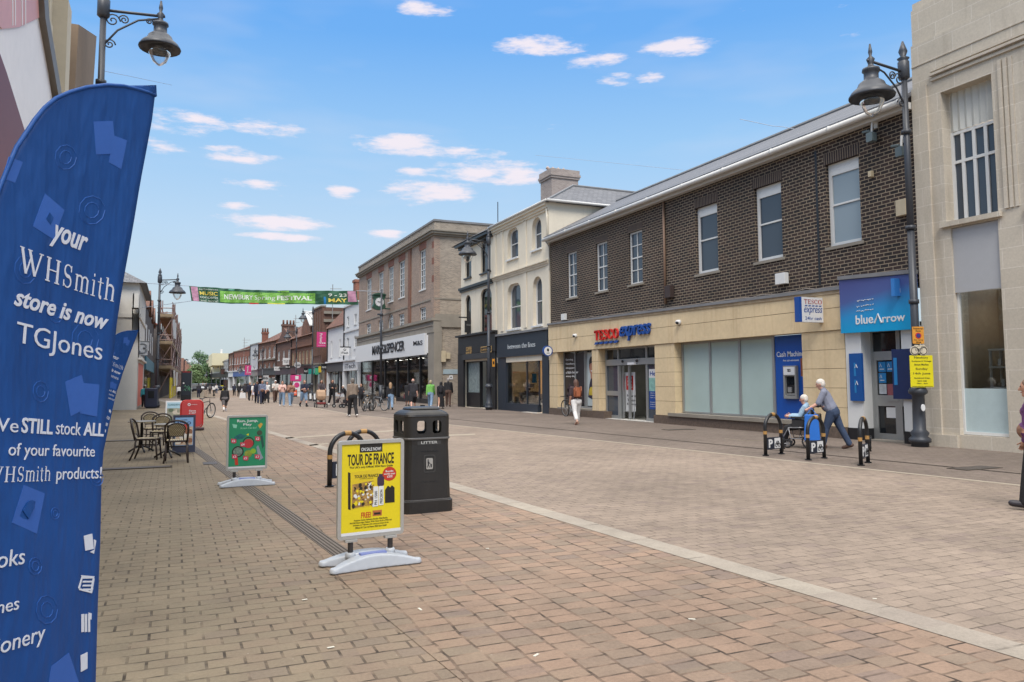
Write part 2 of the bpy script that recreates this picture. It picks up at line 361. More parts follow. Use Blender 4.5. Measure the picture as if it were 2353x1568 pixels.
def lx(y, P=[(p.x, p.y) for p in _l]):
    n = len(P); sx = sum(q[1] for q in P)/n; sy = sum(q[0] for q in P)/n
    k = sum((q[1]-sx)*(q[0]-sy) for q in P)/sum((q[1]-sx)**2 for q in P)
    return sy+k*(min(y, 40)-sx)
_d = [(G(*p)) for p in cv([(0, 38), (1000, 140), (2353, 262)], 1900, 1650, 1.0715)]
def dx(y, P=[(p.x, p.y) for p in _d]):
    n = len(P); sx = sum(q[1] for q in P)/n; sy = sum(q[0] for q in P)/n
    k = sum((q[1]-sx)*(q[0]-sy) for q in P)/sum((q[1]-sx)**2 for q in P)
    return sy+k*(min(y, 44)-sx)
band('road', lambda y: kx(y)+.1, lx, .004, M_road)
band('footway', lx, lambda y: 24, .004, M_foot)
band('kerb_band', lambda y: kx(y)-.14, lambda y: kx(y)+.14, .008, M_kerb)
band('footway_line', lambda y: lx(y)-.07, lambda y: lx(y)+.07, .008, M_line)
band('footway_joint', lambda y: dx(y)-.035, lambda y: dx(y)+.035, .012, M_darkjoint)
_dr = [(G(*p)) for p in ((454, 1037), (567, 1123.5), (777, 1268))]
drx = lambda y: _dr[2].x+(_dr[0].x-_dr[2].x)*(y-_dr[2].y)/(_dr[0].y-_dr[2].y)
band('course_path', lambda y: drx(y)-.28, lambda y: kx(y)-.13, .004, M_course, [-4, 3, 8, 14, 20, 28])
for p in ([(730, 330), (1660, 265)], [(935, 392), (1100, 376)], [(2130, 305), (2353, 296)]):
    q = cv(p, 800, 1600, 2.139); strip('paving_row', [(x, y-1.4) for x, y in q], [(x, y+1.4) for x, y in q], .008, M_line)
# drain channel with its slots
t = thing('drain_channel', 'narrow grey slotted drainage channel running along the block paving past the yellow poster stand', 'drain', (drx(12), 12, 0))
mb = MB(); y0, y1 = 6.9, 22.
mb.hexa([(drx(y)+a, y, z) for z in (.002, .009) for y, a in ((y0, -.1), (y0, .1), (y1, .1), (y1, -.1))]); mb.build('channel_cover', M_drain, t)
mb = MB()
for a in (-.082, -.045, -.005, .035, .078):
    mb.hexa([(drx(y)+a+e, y, z) for z in (.008, .0115) for y, e in ((y0, -.006), (y0, .006), (y1, .006), (y1, -.006))])
mb.build('slot', M_darkjoint, t)
mb = MB(); q = G(481, 1066); mb.box(q.x-.12, q.y-.25, .009, q.x+.14, q.y+.25, .0145); mb.build('access_cover', mat('iron_dark', S(80, 72, 66), .6, .2), t)
def cover(px, py, wx, wy, label, c):
    q = G(px, py); t = thing('access_cover', label, 'manhole cover', (q.x, q.y, .008))
    mb = MB(); mb.box(q.x-wx, q.y-wy, .006, q.x+wx, q.y+wy, .016); mb.build('lid', c, t)
    mb = MB()
    for s in (-1, 1): mb.box(q.x-wx-.04, q.y+s*(wy+.02)-.02, .005, q.x+wx+.04, q.y+s*(wy+.02)+.02, .013); mb.box(q.x+s*(wx+.02)-.02, q.y-wy, .005, q.x+s*(wx+.02)+.02, q.y+wy, .013)
    mb.build('surround', M_line if c is not MATS['iron_dark'] else M_darkjoint, t)
cover(1728, 1010, .55, .42, 'pale inset cover in the footway beside the first cycle hoop', MATS['footway_paving'])
cover(1560, 988, .5, .18, 'dark iron grating in the footway below the frosted windows', MATS['iron_dark'])
cover(2240, 1077, .45, .16, 'dark worn iron grating near the right edge of the footway', MATS['iron_dark'])
cover(300, 1077, .7, .13, 'dark slotted gully grating in the paving left of the cafe chairs', MATS['iron_dark'])
cover(300, 1013, .9, .12, 'dark slotted gully grating behind the cafe chairs', MATS['iron_dark'])
rr = random.Random(5); M_lit = mat('paper', S(225, 220, 205), .8)
for i, (x, y) in enumerate([(1232, 1508), (965, 1402), (905, 1218), (700, 1380), (1590, 1425), (2010, 1378), (1120, 1262), (760, 1490)]):
    q = G(x, y); mb = MB(); a = rr.random()*6; l = rr.uniform(.012, .03)
    mb.hexa([(q.x+c*l*math.cos(a)-d*.008*math.sin(a), q.y+c*l*math.sin(a)+d*.008*math.cos(a), z+.004) for z in (.001, .004) for c, d in ((-1, -1), (1, -1), (1, 1), (-1, 1))])
    tag(mb.build('litter_scrap', M_lit, org=(q.x, q.y, 0)), 'small pale scrap of litter lying on the block paving', 'litter', 'litter scraps on the paving')
# ------------------------------------------------------------------ shared building materials
W_ = mat('white_paint', S(232, 232, 230), .45, .05); WD = mat('white_render', S(226, 226, 226), .8, .08, 1.5, .1)
CREAM = mat('cream_render', S(242, 230, 208), .8, .1, .8, .15, fine=.05, streak=S(206, 192, 166))
DARKB = brick('dark_brick', S(62, 45, 39), S(28, 23, 24), S(152, 136, 116), .265, .1, .0125, stain=.6)
BRN = brick('brown_brick', S(176, 146, 126), S(138, 116, 104), S(178, 166, 152), .225, .075, .012, stain=.25)
GREYB = brick('grey_brick', S(180, 166, 148), S(142, 130, 118), S(180, 168, 154), .225, .075, .012, stain=.25)
REDB = brick('red_brick', S(150, 82, 62), S(126, 70, 56), S(150, 126, 108), .225, .075, .01)
REDB2 = brick('rust_brick', S(140, 92, 70), S(118, 76, 60), S(140, 118, 102), .225, .075, .01)
SLATE = brick('slate', S(122, 122, 126), S(98, 99, 104), S(62, 62, 66), .3, .12, .012, rough=.6)
TILE = brick('clay_tile', S(140, 96, 78), S(116, 82, 68), S(70, 52, 44), .2, .11, .012)
SAND = mat('sandstone', S(230, 206, 166), .85, .16, .9, .2, 40, fine=.1, streak=S(190, 156, 112))
LIME = brick('limestone', S(212, 201, 184), S(202, 191, 174), S(226, 217, 204), .95, .46, .008, stain=.16, bump=.2, tint=S(150, 136, 118))
GRAN = mat('granite', S(108, 92, 80), .6, .5, 14, .2, fine=.5)
STONE = mat('grey_stone', S(150, 142, 130), .85, .2, 1.5, .2)
GLS = glassy('window_glass', S(70, 80, 92)); GLD = glassy('dark_glass', S(34, 38, 42)); GLP = glassy('pale_glass', S(150, 165, 175))
GLT = glassy('shop_glass', (.78, .8, .79, 1), trans=.8)
ALU = mat('aluminium', S(176, 178, 178), .35, .04, metal=.5); BLK = mat('black_paint', S(34, 34, 37), .4, .08)
NAVY = mat('dark_blue_paint', S(46, 54, 66), .45, .06); LEAD = mat('lead', S(132, 132, 134), .7, .25, 2)
PVC = mat('gutter_plastic', S(222, 220, 216), .4, .05); BROWNP = mat('brown_pipe', S(140, 112, 92), .6, .1)
FROST = mat('frosted_glass', S(184, 204, 200), .28, .14, .7, fine=0); INT = mat('shop_interior', S(120, 112, 104), .9, .2, 1)
REDS = mat('red_sign', S(214, 44, 40), .4, .03); BLUES = mat('blue_sign', S(26, 78, 160), .4, .03); WS = mat('white_sign', S(236, 236, 236), .45, .02)
INK = mat('ink', S(28, 28, 34), .5, .03); CYAN = mat('cyan_sign', S(34, 130, 196), .45, .05); YEL = mat('yellow_sign', S(240, 226, 20), .5, .03)
GREYP = mat('grey_plastic', S(150, 150, 148), .5); BEIGEP = mat('beige_plastic', S(206, 190, 160), .5)
def window(par, pl, r, d, cols=2, rows=4, m=W_, glass=GLS, fr=.07, bar=.022, shape=None, sill=None, meet=True):
    a0, b0, a1, b1 = r; mb = MB(); out = shape(a0, b0, a1, b1) if shape else rect(a0, b0, a1, b1)
    inn = shape(a0+fr, b0+fr, a1-fr, b1-fr) if shape else rect(a0+fr, b0+fr, a1-fr, b1-fr)
    mb.prism(pl, out, d-.06, d, [inn])
    h = (b1-b0-2*fr)
    if meet: mb.pb(pl, a0+fr, b0+fr+h/2-.025, a1-fr, b0+fr+h/2+.025, d-.045, d-.006)
    for i in range(1, cols): x = a0+fr+(a1-a0-2*fr)*i/cols; mb.pb(pl, x-bar/2, b0+fr, x+bar/2, b1-fr-(.04 if shape else 0), d-.04, d-.01)
    for i in range(1, rows):
        if meet and rows % 2 == 0 and i == rows//2: continue
        y = b0+fr+h*i/rows; mb.pb(pl, a0+fr, y-bar/2, a1-fr, y+bar/2, d-.04, d-.013)
    w = mb.build('window', m, par)
    g = MB(); g.prism(pl, out, d-.075, d-.062+.02); g.build('pane', glass, w)
    if sill: s = MB(); s.pb(pl, a0-.08, b0-.09, a1+.08, b0-.002, d-.05, sill); s.build('sill', m if sill > .05 else STONE, w)
    return w
def wall(par, pl, out, holes, m, t=.35, name='wall', d=0.):
    mb = MB(); mb.prism(pl, out, d-t, d, holes); return mb.build(name, m, par)
def slab(par, name, m, pl, *boxes):
    mb = MB()
    for b in boxes: mb.pb(pl, *b)
    return mb.build(name, m, par)
def sign_text(par, pl, items, name='lettering'):
    """items: (text, px_left, py_base_left, px_right, py_top_left, material, bold, shear, d0, d1[, rise_px])"""
    by = {}
    for it in items:
        txt, x0, yb, x1, yt, m, bold, sh = it[:8]; d0 = it[8] if len(it) > 8 else .002; d1 = it[9] if len(it) > 9 else .012
        yb1 = it[10] if len(it) > 10 else None
        a0, b0 = pl.uv(x0, yb); _, b1 = pl.uv(x0, yt); a1, b01 = pl.uv(x1, yb1 if yb1 is not None else yb)
        rise = (b01-b0) if yb1 is not None else 0
        by.setdefault((m.name, len(by)), MB()).text(pl, txt, a0, b0, a1, b1, d0, d1, bold, sh, rise)
    return [mb.build(name, bpy.data.materials[k[0]], par) for k, mb in by.items()]
# ------------------------------------------------------------------ dark brick shop building with sandstone front (right)
P = FX(17.2)
aL, aR = P.uv(1264, 745)[0], -13.52
t = tb = thing('shop_building', 'long dark brick building with slate roof over a sandstone shop front', 'building', (19, 24, 0))
big = [P.rect(1597, 481, 1646, 620), P.rect(1732, 435, 1793, 592), P.rect(1896, 380, 1972, 557)]
big = [(a0, 5.45, a1+.12, 7.87) for a0, b0, a1, b1 in big]
sml = [P.rect(1302, 585, 1322, 682), P.rect(1368, 562, 1392, 668), P.rect(1443, 535, 1472, 650)]
sml = [(a0, 5.6, a1+.12, 7.78) for a0, b0, a1, b1 in sml]
aj = P.uv(1530, 600)[0]
wall(t, P, [(aL, 4.3), (aj, 4.3), (aj, 8.72), (aL, 8.72)], [rect(*r) for r in sml], DARKB, name='wall', d=-.03)
wall(t, P, [(aj, 4.1), (aR, 4.1), (aR, 8.72), (aj, 8.72)], [rect(*r) for r in big], DARKB)
SOLD = brick('soldier_brick', S(60, 46, 44), S(44, 36, 37), S(138, 122, 106), .085, .6, .014)
for r in big: slab(t, 'lintel', SOLD, P, (r[0]-.06, r[3]+.003, r[2]+.06, r[3]+.33, -.1, .004))
for r in sml: slab(t, 'lintel', SOLD, P, (r[0]-.05, r[3]+.003, r[2]+.05, r[3]+.3, -.1, -.026))
for i, r in enumerate(big):
    w = window(t, P, r, -.12, 1, 1, glass=GLP if i == 2 else GLS, fr=.11, sill=.04)
    slab(w, 'head_panel', W_, P, (r[0]+.11, r[3]-.34, r[2]-.11, r[3]-.11, -.17, -.125))
    if i == 2: slab(w, 'blind', mat('blind', S(206, 216, 212), .7), P, (r[0]+.13, r[1]+.3, r[2]-.32, r[3]-.36, -.182, -.166))
for r in sml: window(t, P, r, -.11, 2, 4, fr=.07, bar=.03, sill=.03)
slab(t, 'joint_strip', BLK, P, (P.uv(1879, 500)[0]-.04, 4.4, P.uv(1879, 500)[0]+.04, 8.4, 0, .006))
mb = MB(); mb.hexa([(16.85, 13.5, 8.74), (16.85, 34.45, 8.74), (21.2, 34.45, 10.98), (21.2, 13.5, 10.98), (16.85, 13.5, 8.86), (16.85, 34.45, 8.86), (21.2, 34.45, 11.1), (21.2, 13.5, 11.1)])
mb.hexa([(21.2, 13.5, 10.98), (21.2, 34.45, 10.98), (25.6, 34.45, 8.74), (25.6, 13.5, 8.74), (21.2, 13.5, 11.1), (21.2, 34.45, 11.1), (25.6, 34.45, 8.86), (25.6, 13.5, 8.86)])
rf = mb.build('roof', SLATE, t)
mb = MB(); mb.tube([(21.2, 13.5, 11.12), (21.2, 34.45, 11.12)], .09, 8); mb.build('ridge', LEAD, rf)
slab(t, 'fascia_board', PVC, P, (aL, 8.56, aR, 8.73, .002, .22))
mb = MB(); mb.tube([(16.84, 13.5, 8.72), (16.84, 34.5, 8.72)], .085, 10)
for a in [13.6+i*2.3 for i in range(10)]: mb.tube([(16.84, a, 8.72), (16.84, a+.05, 8.72)], .1, 10)
mb.build('gutter', PVC, t, True)
mb = MB(); x = P.uv(1530, 600)[0]; mb.cyl(P.P(x, 4.55, .06), P.P(x, 8.5, .06), .05); mb.build('downpipe', BROWNP, t, True)
mb = MB(); mb.tube([(16.84, 34.2, 8.65), (17.1, 34.3, 8.4), (17.16, 34.42, 8.0), (17.16, 34.42, 7.2)], .02); mb.build('cable', GREYP, t)
wall(t, Pl((0, 13.52, 0), (1, 0, 0), (0, 0, 1)), [(17.3, 4.0), (25.5, 4.0), (25.5, 8.72), (21.2, 10.98), (17.3, 8.75)], [], DARKB, name='gable_wall', d=-.02)
wall(t, Pl((0, 34.4, 0), (-1, 0, 0), (0, 0, 1)), [(-25.5, 0), (-17.3, 0), (-17.3, 8.7), (-21.2, 10.95), (-25.5, 8.7)], [], DARKB, name='gable_wall', d=-.02)
# sandstone front
aF = P.uv(1943, 757)[0]; zb, zt = 3.05, 4.28
mb = MB()
zt_ = lambda a: 4.49-.3*(a-aL)/(aR-aL)*1.0
cuts = [aL, P.uv(1415, 700)[0], P.uv(1527, 700)[0], P.uv(1690, 700)[0], P.uv(1830, 700)[0], aF]
for i in range(5):
    a0, a1 = cuts[i]+.003, cuts[i+1]-.003
    mb.prism(P, [(a0, zb), (a1, zb), (a1, 3.67), (a0, 3.67)], -.4, .1)
    mb.prism(P, [(a0, 3.685), (a1, 3.685), (a1, zt_(a1)-.16), (a0, zt_(a0)-.16)], -.4, .1)
mb.build('stone_band', SAND, t)
mb = MB(); mb.prism(P, [(aL, 3.1), (aF, 3.1), (aF, zt_(aF)-.2), (aL, zt_(aL)-.2)], -.35, .085); mb.build('joint', mat('joint', S(120, 100, 78), .9), t)
mb = MB(); mb.prism(P, [(aL, zt_(aL)-.155), (aF, zt_(aF)-.155), (aF, zt_(aF)-.06), (aL, zt_(aL)-.06)], -.3, .13); mb.build('coping', mat('stained_stone', S(190, 168, 138), .9, .5, 3), t)
mb = MB(); mb.prism(P, [(aL, zt_(aL)-.058), (aF, zt_(aF)-.058), (aF, zt_(aF)+.04), (aL, zt_(aL)+.02)], -.05, .17); mb.build('flashing', LEAD, t)
mb = MB(); rr = random.Random(3); pts = []; n = 46
for i in range(n+1): a = aL+.3+(aF-aL-.5)*i/n; pts.append(P.P(a, zt_(a)+.1+.07*noise.noise((a*1.7, 0, 0))-.03, .05))
mb.tube(pts, .012, 5); mb.build('cable', mat('pale_cable', S(176, 162, 148), .6), t)
piers = [(aL, P.uv(1284, 850)[0]), (P.uv(1363, 850)[0], P.uv(1378, 850)[0]), (P.uv(1508, 850)[0], P.uv(1553, 850)[0]), (P.uv(1848, 850)[0], aF)]
jb = MB()
for a0, a1 in piers:
    mb = MB(); jb = MB()
    hs = [.32, .86, 1.41, 1.96, 2.5, 3.045]
    for i in range(5): mb.pb(P, a0, hs[i]+.006, a1, hs[i+1]-.006, -.4, .06)
    jb.pb(P, a0+.01, .3, a1-.01, 3.04, -.38, .045); mb.build('pier', SAND, t); jb.build('pier_joint', MATS['joint'], t)
mb = MB(); aW0, aW1 = P.uv(1553, 850)[0], P.uv(1848, 850)[0]
for a0, a1 in ((aL, P.uv(1392, 940)[0]), (P.uv(1507, 940)[0], aF)): mb.pb(P, a0-.01, 0, a1+.01, .31, -.42, .1)
mb.build('plinth', GRAN, t)
slab(t, 'sill', STONE, P, (aW0-.35, .311, aW1+.1, .43, -.38, .16)); slab(t, 'sill', STONE, P, (piers[0][1], .311, piers[1][0], .38, -.38, .1))
D = -.27                                      # recess of the glazing
Pg = FX(17.2-D)
gl = [Pg.uv(x, 850)[0] for x in (1570, 1633, 1701, 1779)]
fw = MB(); fp = MB()
for i in range(3): fp.pb(Pg, gl[i]+.05, .5, gl[i+1]-.05, 2.97, -.04, -.01)
for x in gl: fw.pb(Pg, x-.05, .45, x+.05, 3.03, -.06, .03)
fw.pb(Pg, gl[0], .44, gl[3], .5, -.06, .02); fw.pb(Pg, gl[0], 2.97, gl[3], 3.04, -.06, .02)
w = fw.build('shop_window', ALU, t); fp.build_each('frosted_pane', FROST, w)
# cash machine bay
a0, a1 = gl[3]+.06, P.uv(1848, 850)[0]+.3
cm = thing('cash_machine', 'grey cash machine set in a bright blue panel beside the frosted windows', 'cash machine', (17.45, 18.6, .4))
slab(cm, 'blue_panel', mat('royal_blue', S(10, 84, 178), .4, .03), Pg, (a0, .44, a1, 3.03, -.05, 0))
b = Pg.rect(1804, 838, 1838, 966); bz = (b[0], 1.06, b[2], 2.08)
mb = MB(); mb.prism(Pg, rect(*bz), -.02, .1, [rect(bz[0]+.07, bz[1]+.1, bz[2]-.07, bz[3]-.32)]); mb.build('surround', GREYP, cm, bev=.01)
slab(cm, 'recess', BLK, Pg, (bz[0]+.05, bz[1]+.08, bz[2]-.05, bz[3]-.3, .001, .02))
slab(cm, 'screen', GLD, Pg, (bz[0]+.13, bz[1]+.42, bz[2]-.13, bz[3]-.36, .021, .03))
slab(cm, 'keypad', ALU, Pg, (bz[0]+.14, bz[1]+.2, bz[2]-.25, bz[1]+.36, .021, .06)); slab(cm, 'cash_slot', GREYP, Pg, (bz[0]+.1, bz[1]+.12, bz[2]-.1, bz[1]+.17, .021, .07))
hd = slab(cm, 'header_panel', WS, Pg, (bz[0]+.04, bz[3]-.28, bz[2]-.04, bz[3]-.04, .101, .112))
sign_text(cm, Pg, [('Cash Machine', 1785, 821, 1847, 809, WS, .01, 0, .001, .006), ('Free cash withdrawals', 1800, 831, 1836, 827, WS, 0, 0, .001, .006)])
mb = MB(); mb.text(Pg, 'TESCO', bz[0]+.2, bz[3]-.19, bz[2]-.2, bz[3]-.1, .113, .117, .02); mb.build('lettering', INK, hd)
po = thing('poster', 'small brown and red circus poster stuck beside the cash machine', 'poster', (17.45, 17.6, 1.7)); r = Pg.rect(1839.5, 830, 1849, 872)
slab(po, 'sheet', mat('poster_brown', S(150, 84, 50), .6, .5, 14), Pg, (r[0], 1.75, r[0]+.3, 2.3, .001, .006))
mb = MB(); q = Pl(Pg.P(r[0]+.2, 2.27, 0), (0, 0, -1), (0, -1, 0)); mb.text(q, 'CIRCUS', .03, -.08, .5, .06, .007, .009, .02); mb.build('lettering', YEL, po)
# left window with posters
lw0, lw1 = Pg.uv(1296, 850)[0], Pg.uv(1378, 850)[0]
fw = MB(); xs = [lw0, Pg.uv(1322, 850)[0], Pg.uv(1344, 850)[0], Pg.uv(1347.5, 850)[0], lw1+.05]
for x in xs: fw.pb(Pg, x-.035, .4, x+.035, 3.03, -.06, .02)
fw.pb(Pg, lw0, .38, lw1, .46, -.06, .015); w = fw.build('shop_window', ALU, t)
slab(w, 'pane', GLD, Pg, (lw0, .46, lw1, 3.03, -.05, -.03))
po = thing('window_poster', 'black window poster with white text left of the shop doors', 'poster', (17.46, 33.2, 1)); slab(po, 'sheet', mat('poster_black', S(38, 34, 40), .4, .3, 3), Pg, (xs[0]+.05, .6, xs[2]-.05, 2.95, -.029, -.022))
mb = MB()
for i, s in enumerate(['Serving', "Newbury's", 'shoppers', 'a little better', 'every day']): mb.text(Pg, s, xs[0]+.16, 2.6-i*.2, xs[0]+.16+[.75, 1.05, .95, 1.25, .95][i], 2.72-i*.2, -.021, -.016, .01)
mb.build('lettering', WS, po)
mb = MB(); rr = random.Random(8)
for i in range(14): c = (xs[0]+rr.uniform(.3, 1.3), rr.uniform(.75, 1.45)); mb.prism(Pg, arc(c[0], c[1], rr.uniform(.05, .16), rr.uniform(.05, .14), 0, 345, 9), -.0215, -.019)
mb.build('picture', mat('poster_plum', S(74, 58, 74), .5, .5, 8), po)
po = thing('window_poster', 'tall photo poster of a smiling shop worker with bananas right of the black poster', 'poster', (17.46, 30.8, 1)); r = (xs[3]+.04, .5, lw1, 2.95)
sh = slab(po, 'sheet', mat('poster_sky', S(196, 206, 206), .5, .06), Pg, (*r[:4], -.029, -.022)); c = r[0]+.42
mb = MB(); mb.prism(Pg, [(r[0]+.05, .9), (r[2], .6), (r[2], 1.9), (c-.05, 1.85), (r[0]+.2, 1.5)], -.021, -.019); mb.build('picture_jacket', mat('poster_navy', S(48, 34, 58), .5, .2, 3), po)
mb = MB(); mb.prism(Pg, arc(c, 2.28, .22, .36, 0, 350, 16), -.0185, -.017); mb.prism(Pg, rect(c-.1, 1.75, c+.12, 2.05), -.018, -.0172); mb.build('picture_face', mat('poster_skin', S(186, 128, 100), .5, .2, 4), po)
mb = MB(); mb.prism(Pg, arc(c+.02, 2.46, .26, .3, 0, 180, 12)+[(c-.24, 2.2), (c-.17, 2.42), (c+.18, 2.5)], -.0165, -.0155); mb.build('picture_hair', mat('poster_hair', S(40, 28, 26), .5), po)
mb = MB(); mb.prism(Pg, arc(c, 2.12, .1, .05, 180, 360, 8), -.0165, -.0155); mb.build('picture_smile', WS, po)
mb = MB()
for i in range(3): mb.prism(Pg, arc(r[0]+.35+i*.12, .95, .22, .42, 70, 170, 8)+list(reversed(arc(r[0]+.37+i*.12, .9, .12, .34, 70, 170, 8))), -.0185+i*.001, -.0175+i*.001)
mb.build('picture_bananas', mat('poster_yellow', S(220, 190, 60), .5, .2, 6), po)
# entrance
e0, e1 = Pg.uv(1391, 850)[0], Pg.uv(1515, 850)[0]
m0, m1, m2 = Pg.uv(1419, 850)[0], Pg.uv(1485, 850)[0], Pg.uv(1433, 850)[0]
fr = MB()
for x0, x1 in ((e0, e0+.09), (m0, m0+.1), (m1-.05, m1+.07), (e1-.2, e1)): fr.pb(Pg, x0, 0, x1, 3.04, -.12, 0)
fr.pb(Pg, e0+.1, 2.3, e1, 2.56, -.12, .03); fr.pb(Pg, e0+.09, 0, m0, .16, -.1, -.01); fr.pb(Pg, e0+.09, 1.0, m0, 1.2, -.1, -.01); fr.pb(Pg, m1, 0, e1, .14, -.1, -.01)
fr.pb(Pg, e0, 2.98, e1, 3.05, -.12, -.02)
en = fr.build('entrance', ALU, t)
g = MB(); g.pb(Pg, e0+.09, .16, m0, 1.0, -.07, -.05); g.pb(Pg, e0+.09, 1.2, m0, 2.3, -.07, -.05); g.pb(Pg, m1+.07, .14, e1, 2.3, -.07, -.05); g.build_each('pane', GLS, en)
g = MB(); g.pb(Pg, e0+.09, 2.56, m0, 2.98, -.07, -.05); g.pb(Pg, m0+.1, 2.56, m1-.05, 2.98, -.07, -.05); g.pb(Pg, m1+.07, 2.56, e1, 2.98, -.07, -.05); g.build_each('transom_pane', GLD, en)
mb = MB()
for x in (m0+.5, m1-.6): mb.ball(Pg.P(x, 2.46, .06), .06)
mb.build_each('door_sensor', BLK, en, smooth=True); slab(en, 'door_closer', WS, Pg, (m2+.55, 2.3, m2+1.05, 2.4, .03, .16))
dr = MB(); dr.pb(Pg, m0+.11, .05, m0+.19, 2.28, -.22, -.14); dr.pb(Pg, m2+.12, .05, m2+.24, 2.28, -.22, -.14); dr.build_each('sliding_door', ALU, en); slab(en, 'threshold', mat('pale_mat', S(200, 196, 188), .8), Pg, (e0, .006, e1, .02, -.3, .3))
inn = MB(); inn.pb(Pg, e0-1, .02, e1+1, 3.2, -4.1, -4.0); inn.pb(Pg, e0-1, 3.05, e1+1, 3.1, -4, -.15); inn.pb(Pg, e0-1, .003, e1+1, .016, -4, -.31); inn.pb(Pg, e0-1.1, .02, e0-1, 3, -4, -.2); inn.pb(Pg, e1+1, .02, e1+1.1, 3, -4, -.2)
inn.build('interior', mat('dim_interior', S(150, 146, 138), .9, .3, 1.5), t)
lm = MB(); lm.pb(Pg, m0, 3.0, m1+.4, 3.04, -1.6, -1.35); lm.pb(Pg, m0, 3.0, m1+.4, 3.04, -3.1, -2.85); lm.build_each('ceiling_light', mat('added_glow_cool', (.95, 1, .96, 1), .5, 0, emit=3.5, fine=0), t)  # unseen glowing strips, added to brighten the room behind the doors
rr = random.Random(4); mb = MB()
for k in range(4):
    for i in range(12): x = m0+rr.uniform(.2, 2.2); mb.pb(Pg, x, .3+k*.5, x+rr.uniform(.1, .25), .3+k*.5+rr.uniform(.12, .35), -3.9, -3.6-rr.random()*.2)
mb.build('shelf_goods', mat('goods', S(150, 110, 80), .6, .9, 6), t)
bn = thing('banner_stand', 'white banner stand with red price panel inside the shop doorway', 'sign', (17.9, 27.2, 0)); Pb = FX(17.75)
r = Pb.rect(1433, 856, 1461, 961)
slab(bn, 'banner', WS, Pb, (r[0], .35, r[2]-.02, 2.0, -.02, 0)); slab(bn, 'red_panel', REDS, Pb, (r[0]+.2, 1.25, r[2]-.15, 1.85, .001, .006)); 
mb = MB()
for i, s in enumerate(['ALDI', 'Price', 'Match']): mb.text(Pb, s, r[0]+.32, 1.7-i*.14, r[2]-.25, 1.8-i*.14, .007, .011, .01)
mb.tube([Pb.P(r[0]+.45, 1.36, .009), Pb.P(r[0]+.53, 1.3, .009), Pb.P(r[0]+.68, 1.38, .009)], .015, 5); mb.build('lettering', WS, bn)
mb = MB()
for i, s in enumerate(['Now in', 'Tesco', 'Express.']): mb.text(Pb, s, r[0]+.26, .95-i*.18, r[0]+.26+[.7, .62, .85][i], 1.06-i*.18, .001, .007, .01)
mb.build('lettering', INK, bn)
mb = MB(); mb.tube([Pb.P(r[0]+.05, 0, .1), Pb.P(r[0]+.12, .5, 0), Pb.P(r[0]+.12, 1.9, -.03)], .02); mb.tube([Pb.P(r[2], 0, .1), Pb.P(r[2]-.07, .5, 0), Pb.P(r[2]-.07, 1.9, -.03)], .02); mb.tube([Pb.P(r[0]+.1, .33, .02), Pb.P(r[2]-.08, .33, .02)], .02); mb.build('leg_frame', ALU, bn)
po = thing('door_poster', 'blue and white greeting poster on the glass right of the shop doors', 'poster', (17.45, 25.2, 1)); r = (m1+.12, .5, e1-.02, 2.1)
slab(po, 'sheet', WS, Pg, (r[0], 1.75, r[2], 2.1, -.049, -.044)); slab(po, 'photo_strip', mat('poster_mint', S(150, 200, 190), .5, .5, 5), Pg, (r[0], 1.22, r[2], 1.75, -.049, -.044)); slab(po, 'blue_strip', BLUES, Pg, (r[0], .5, r[2], 1.22, -.049, -.044))
mb = MB(); mb.text(Pg, 'Hello', r[0]+.08, 1.84, r[2]-.02, 2.02, -.043, -.038, .015); mb.build('lettering', BLUES, po)
mb = MB()
for i, s in enumerate(["We're open", 'Monday to Sunday', '7am to 8pm', '', 'Fresh', 'Bakery', 'Healthy']):
    if s: mb.text(Pg, s, r[0]+.08, 1.12-i*.09, r[0]+.08+.065*min(len(s), 9), 1.16-i*.09, -.043, -.038)
mb.build('lettering', WS, po)
# lettering over the doors
stroke_letters = {}
def ribbon(mb, fn, pts, wid, d0, d1):
    n = len(pts); Lp, Rp = [], []
    for i, p in enumerate(pts):
        q0 = pts[max(i-1, 0)]; q1 = pts[min(i+1, n-1)]; dx, dy = q1[0]-q0[0], q1[1]-q0[1]; l = math.hypot(dx, dy) or 1
        w = (wid[i] if isinstance(wid, list) else wid)/2; nx, ny = -dy/l*w, dx/l*w
        Lp.append((p[0]+nx, p[1]+ny)); Rp.append((p[0]-nx, p[1]-ny))
    vs = [fn(a, b, d) for d in (d0, d1) for a, b in Lp+Rp]; fs = []
    for i in range(n-1):
        a, b, c, e = i, i+1, n+i+1, n+i; k = 2*n
        fs += [(a+k, e+k, c+k, b+k), (a, b, c, e), (a, a+k, b+k, b), (e, c, c+k, e+k)]
    fs += [(0, n, n+2*n, 2*n), (n-1, n-1+2*n, 2*n-1+2*n, 2*n-1)]
    mb.add(vs, fs)
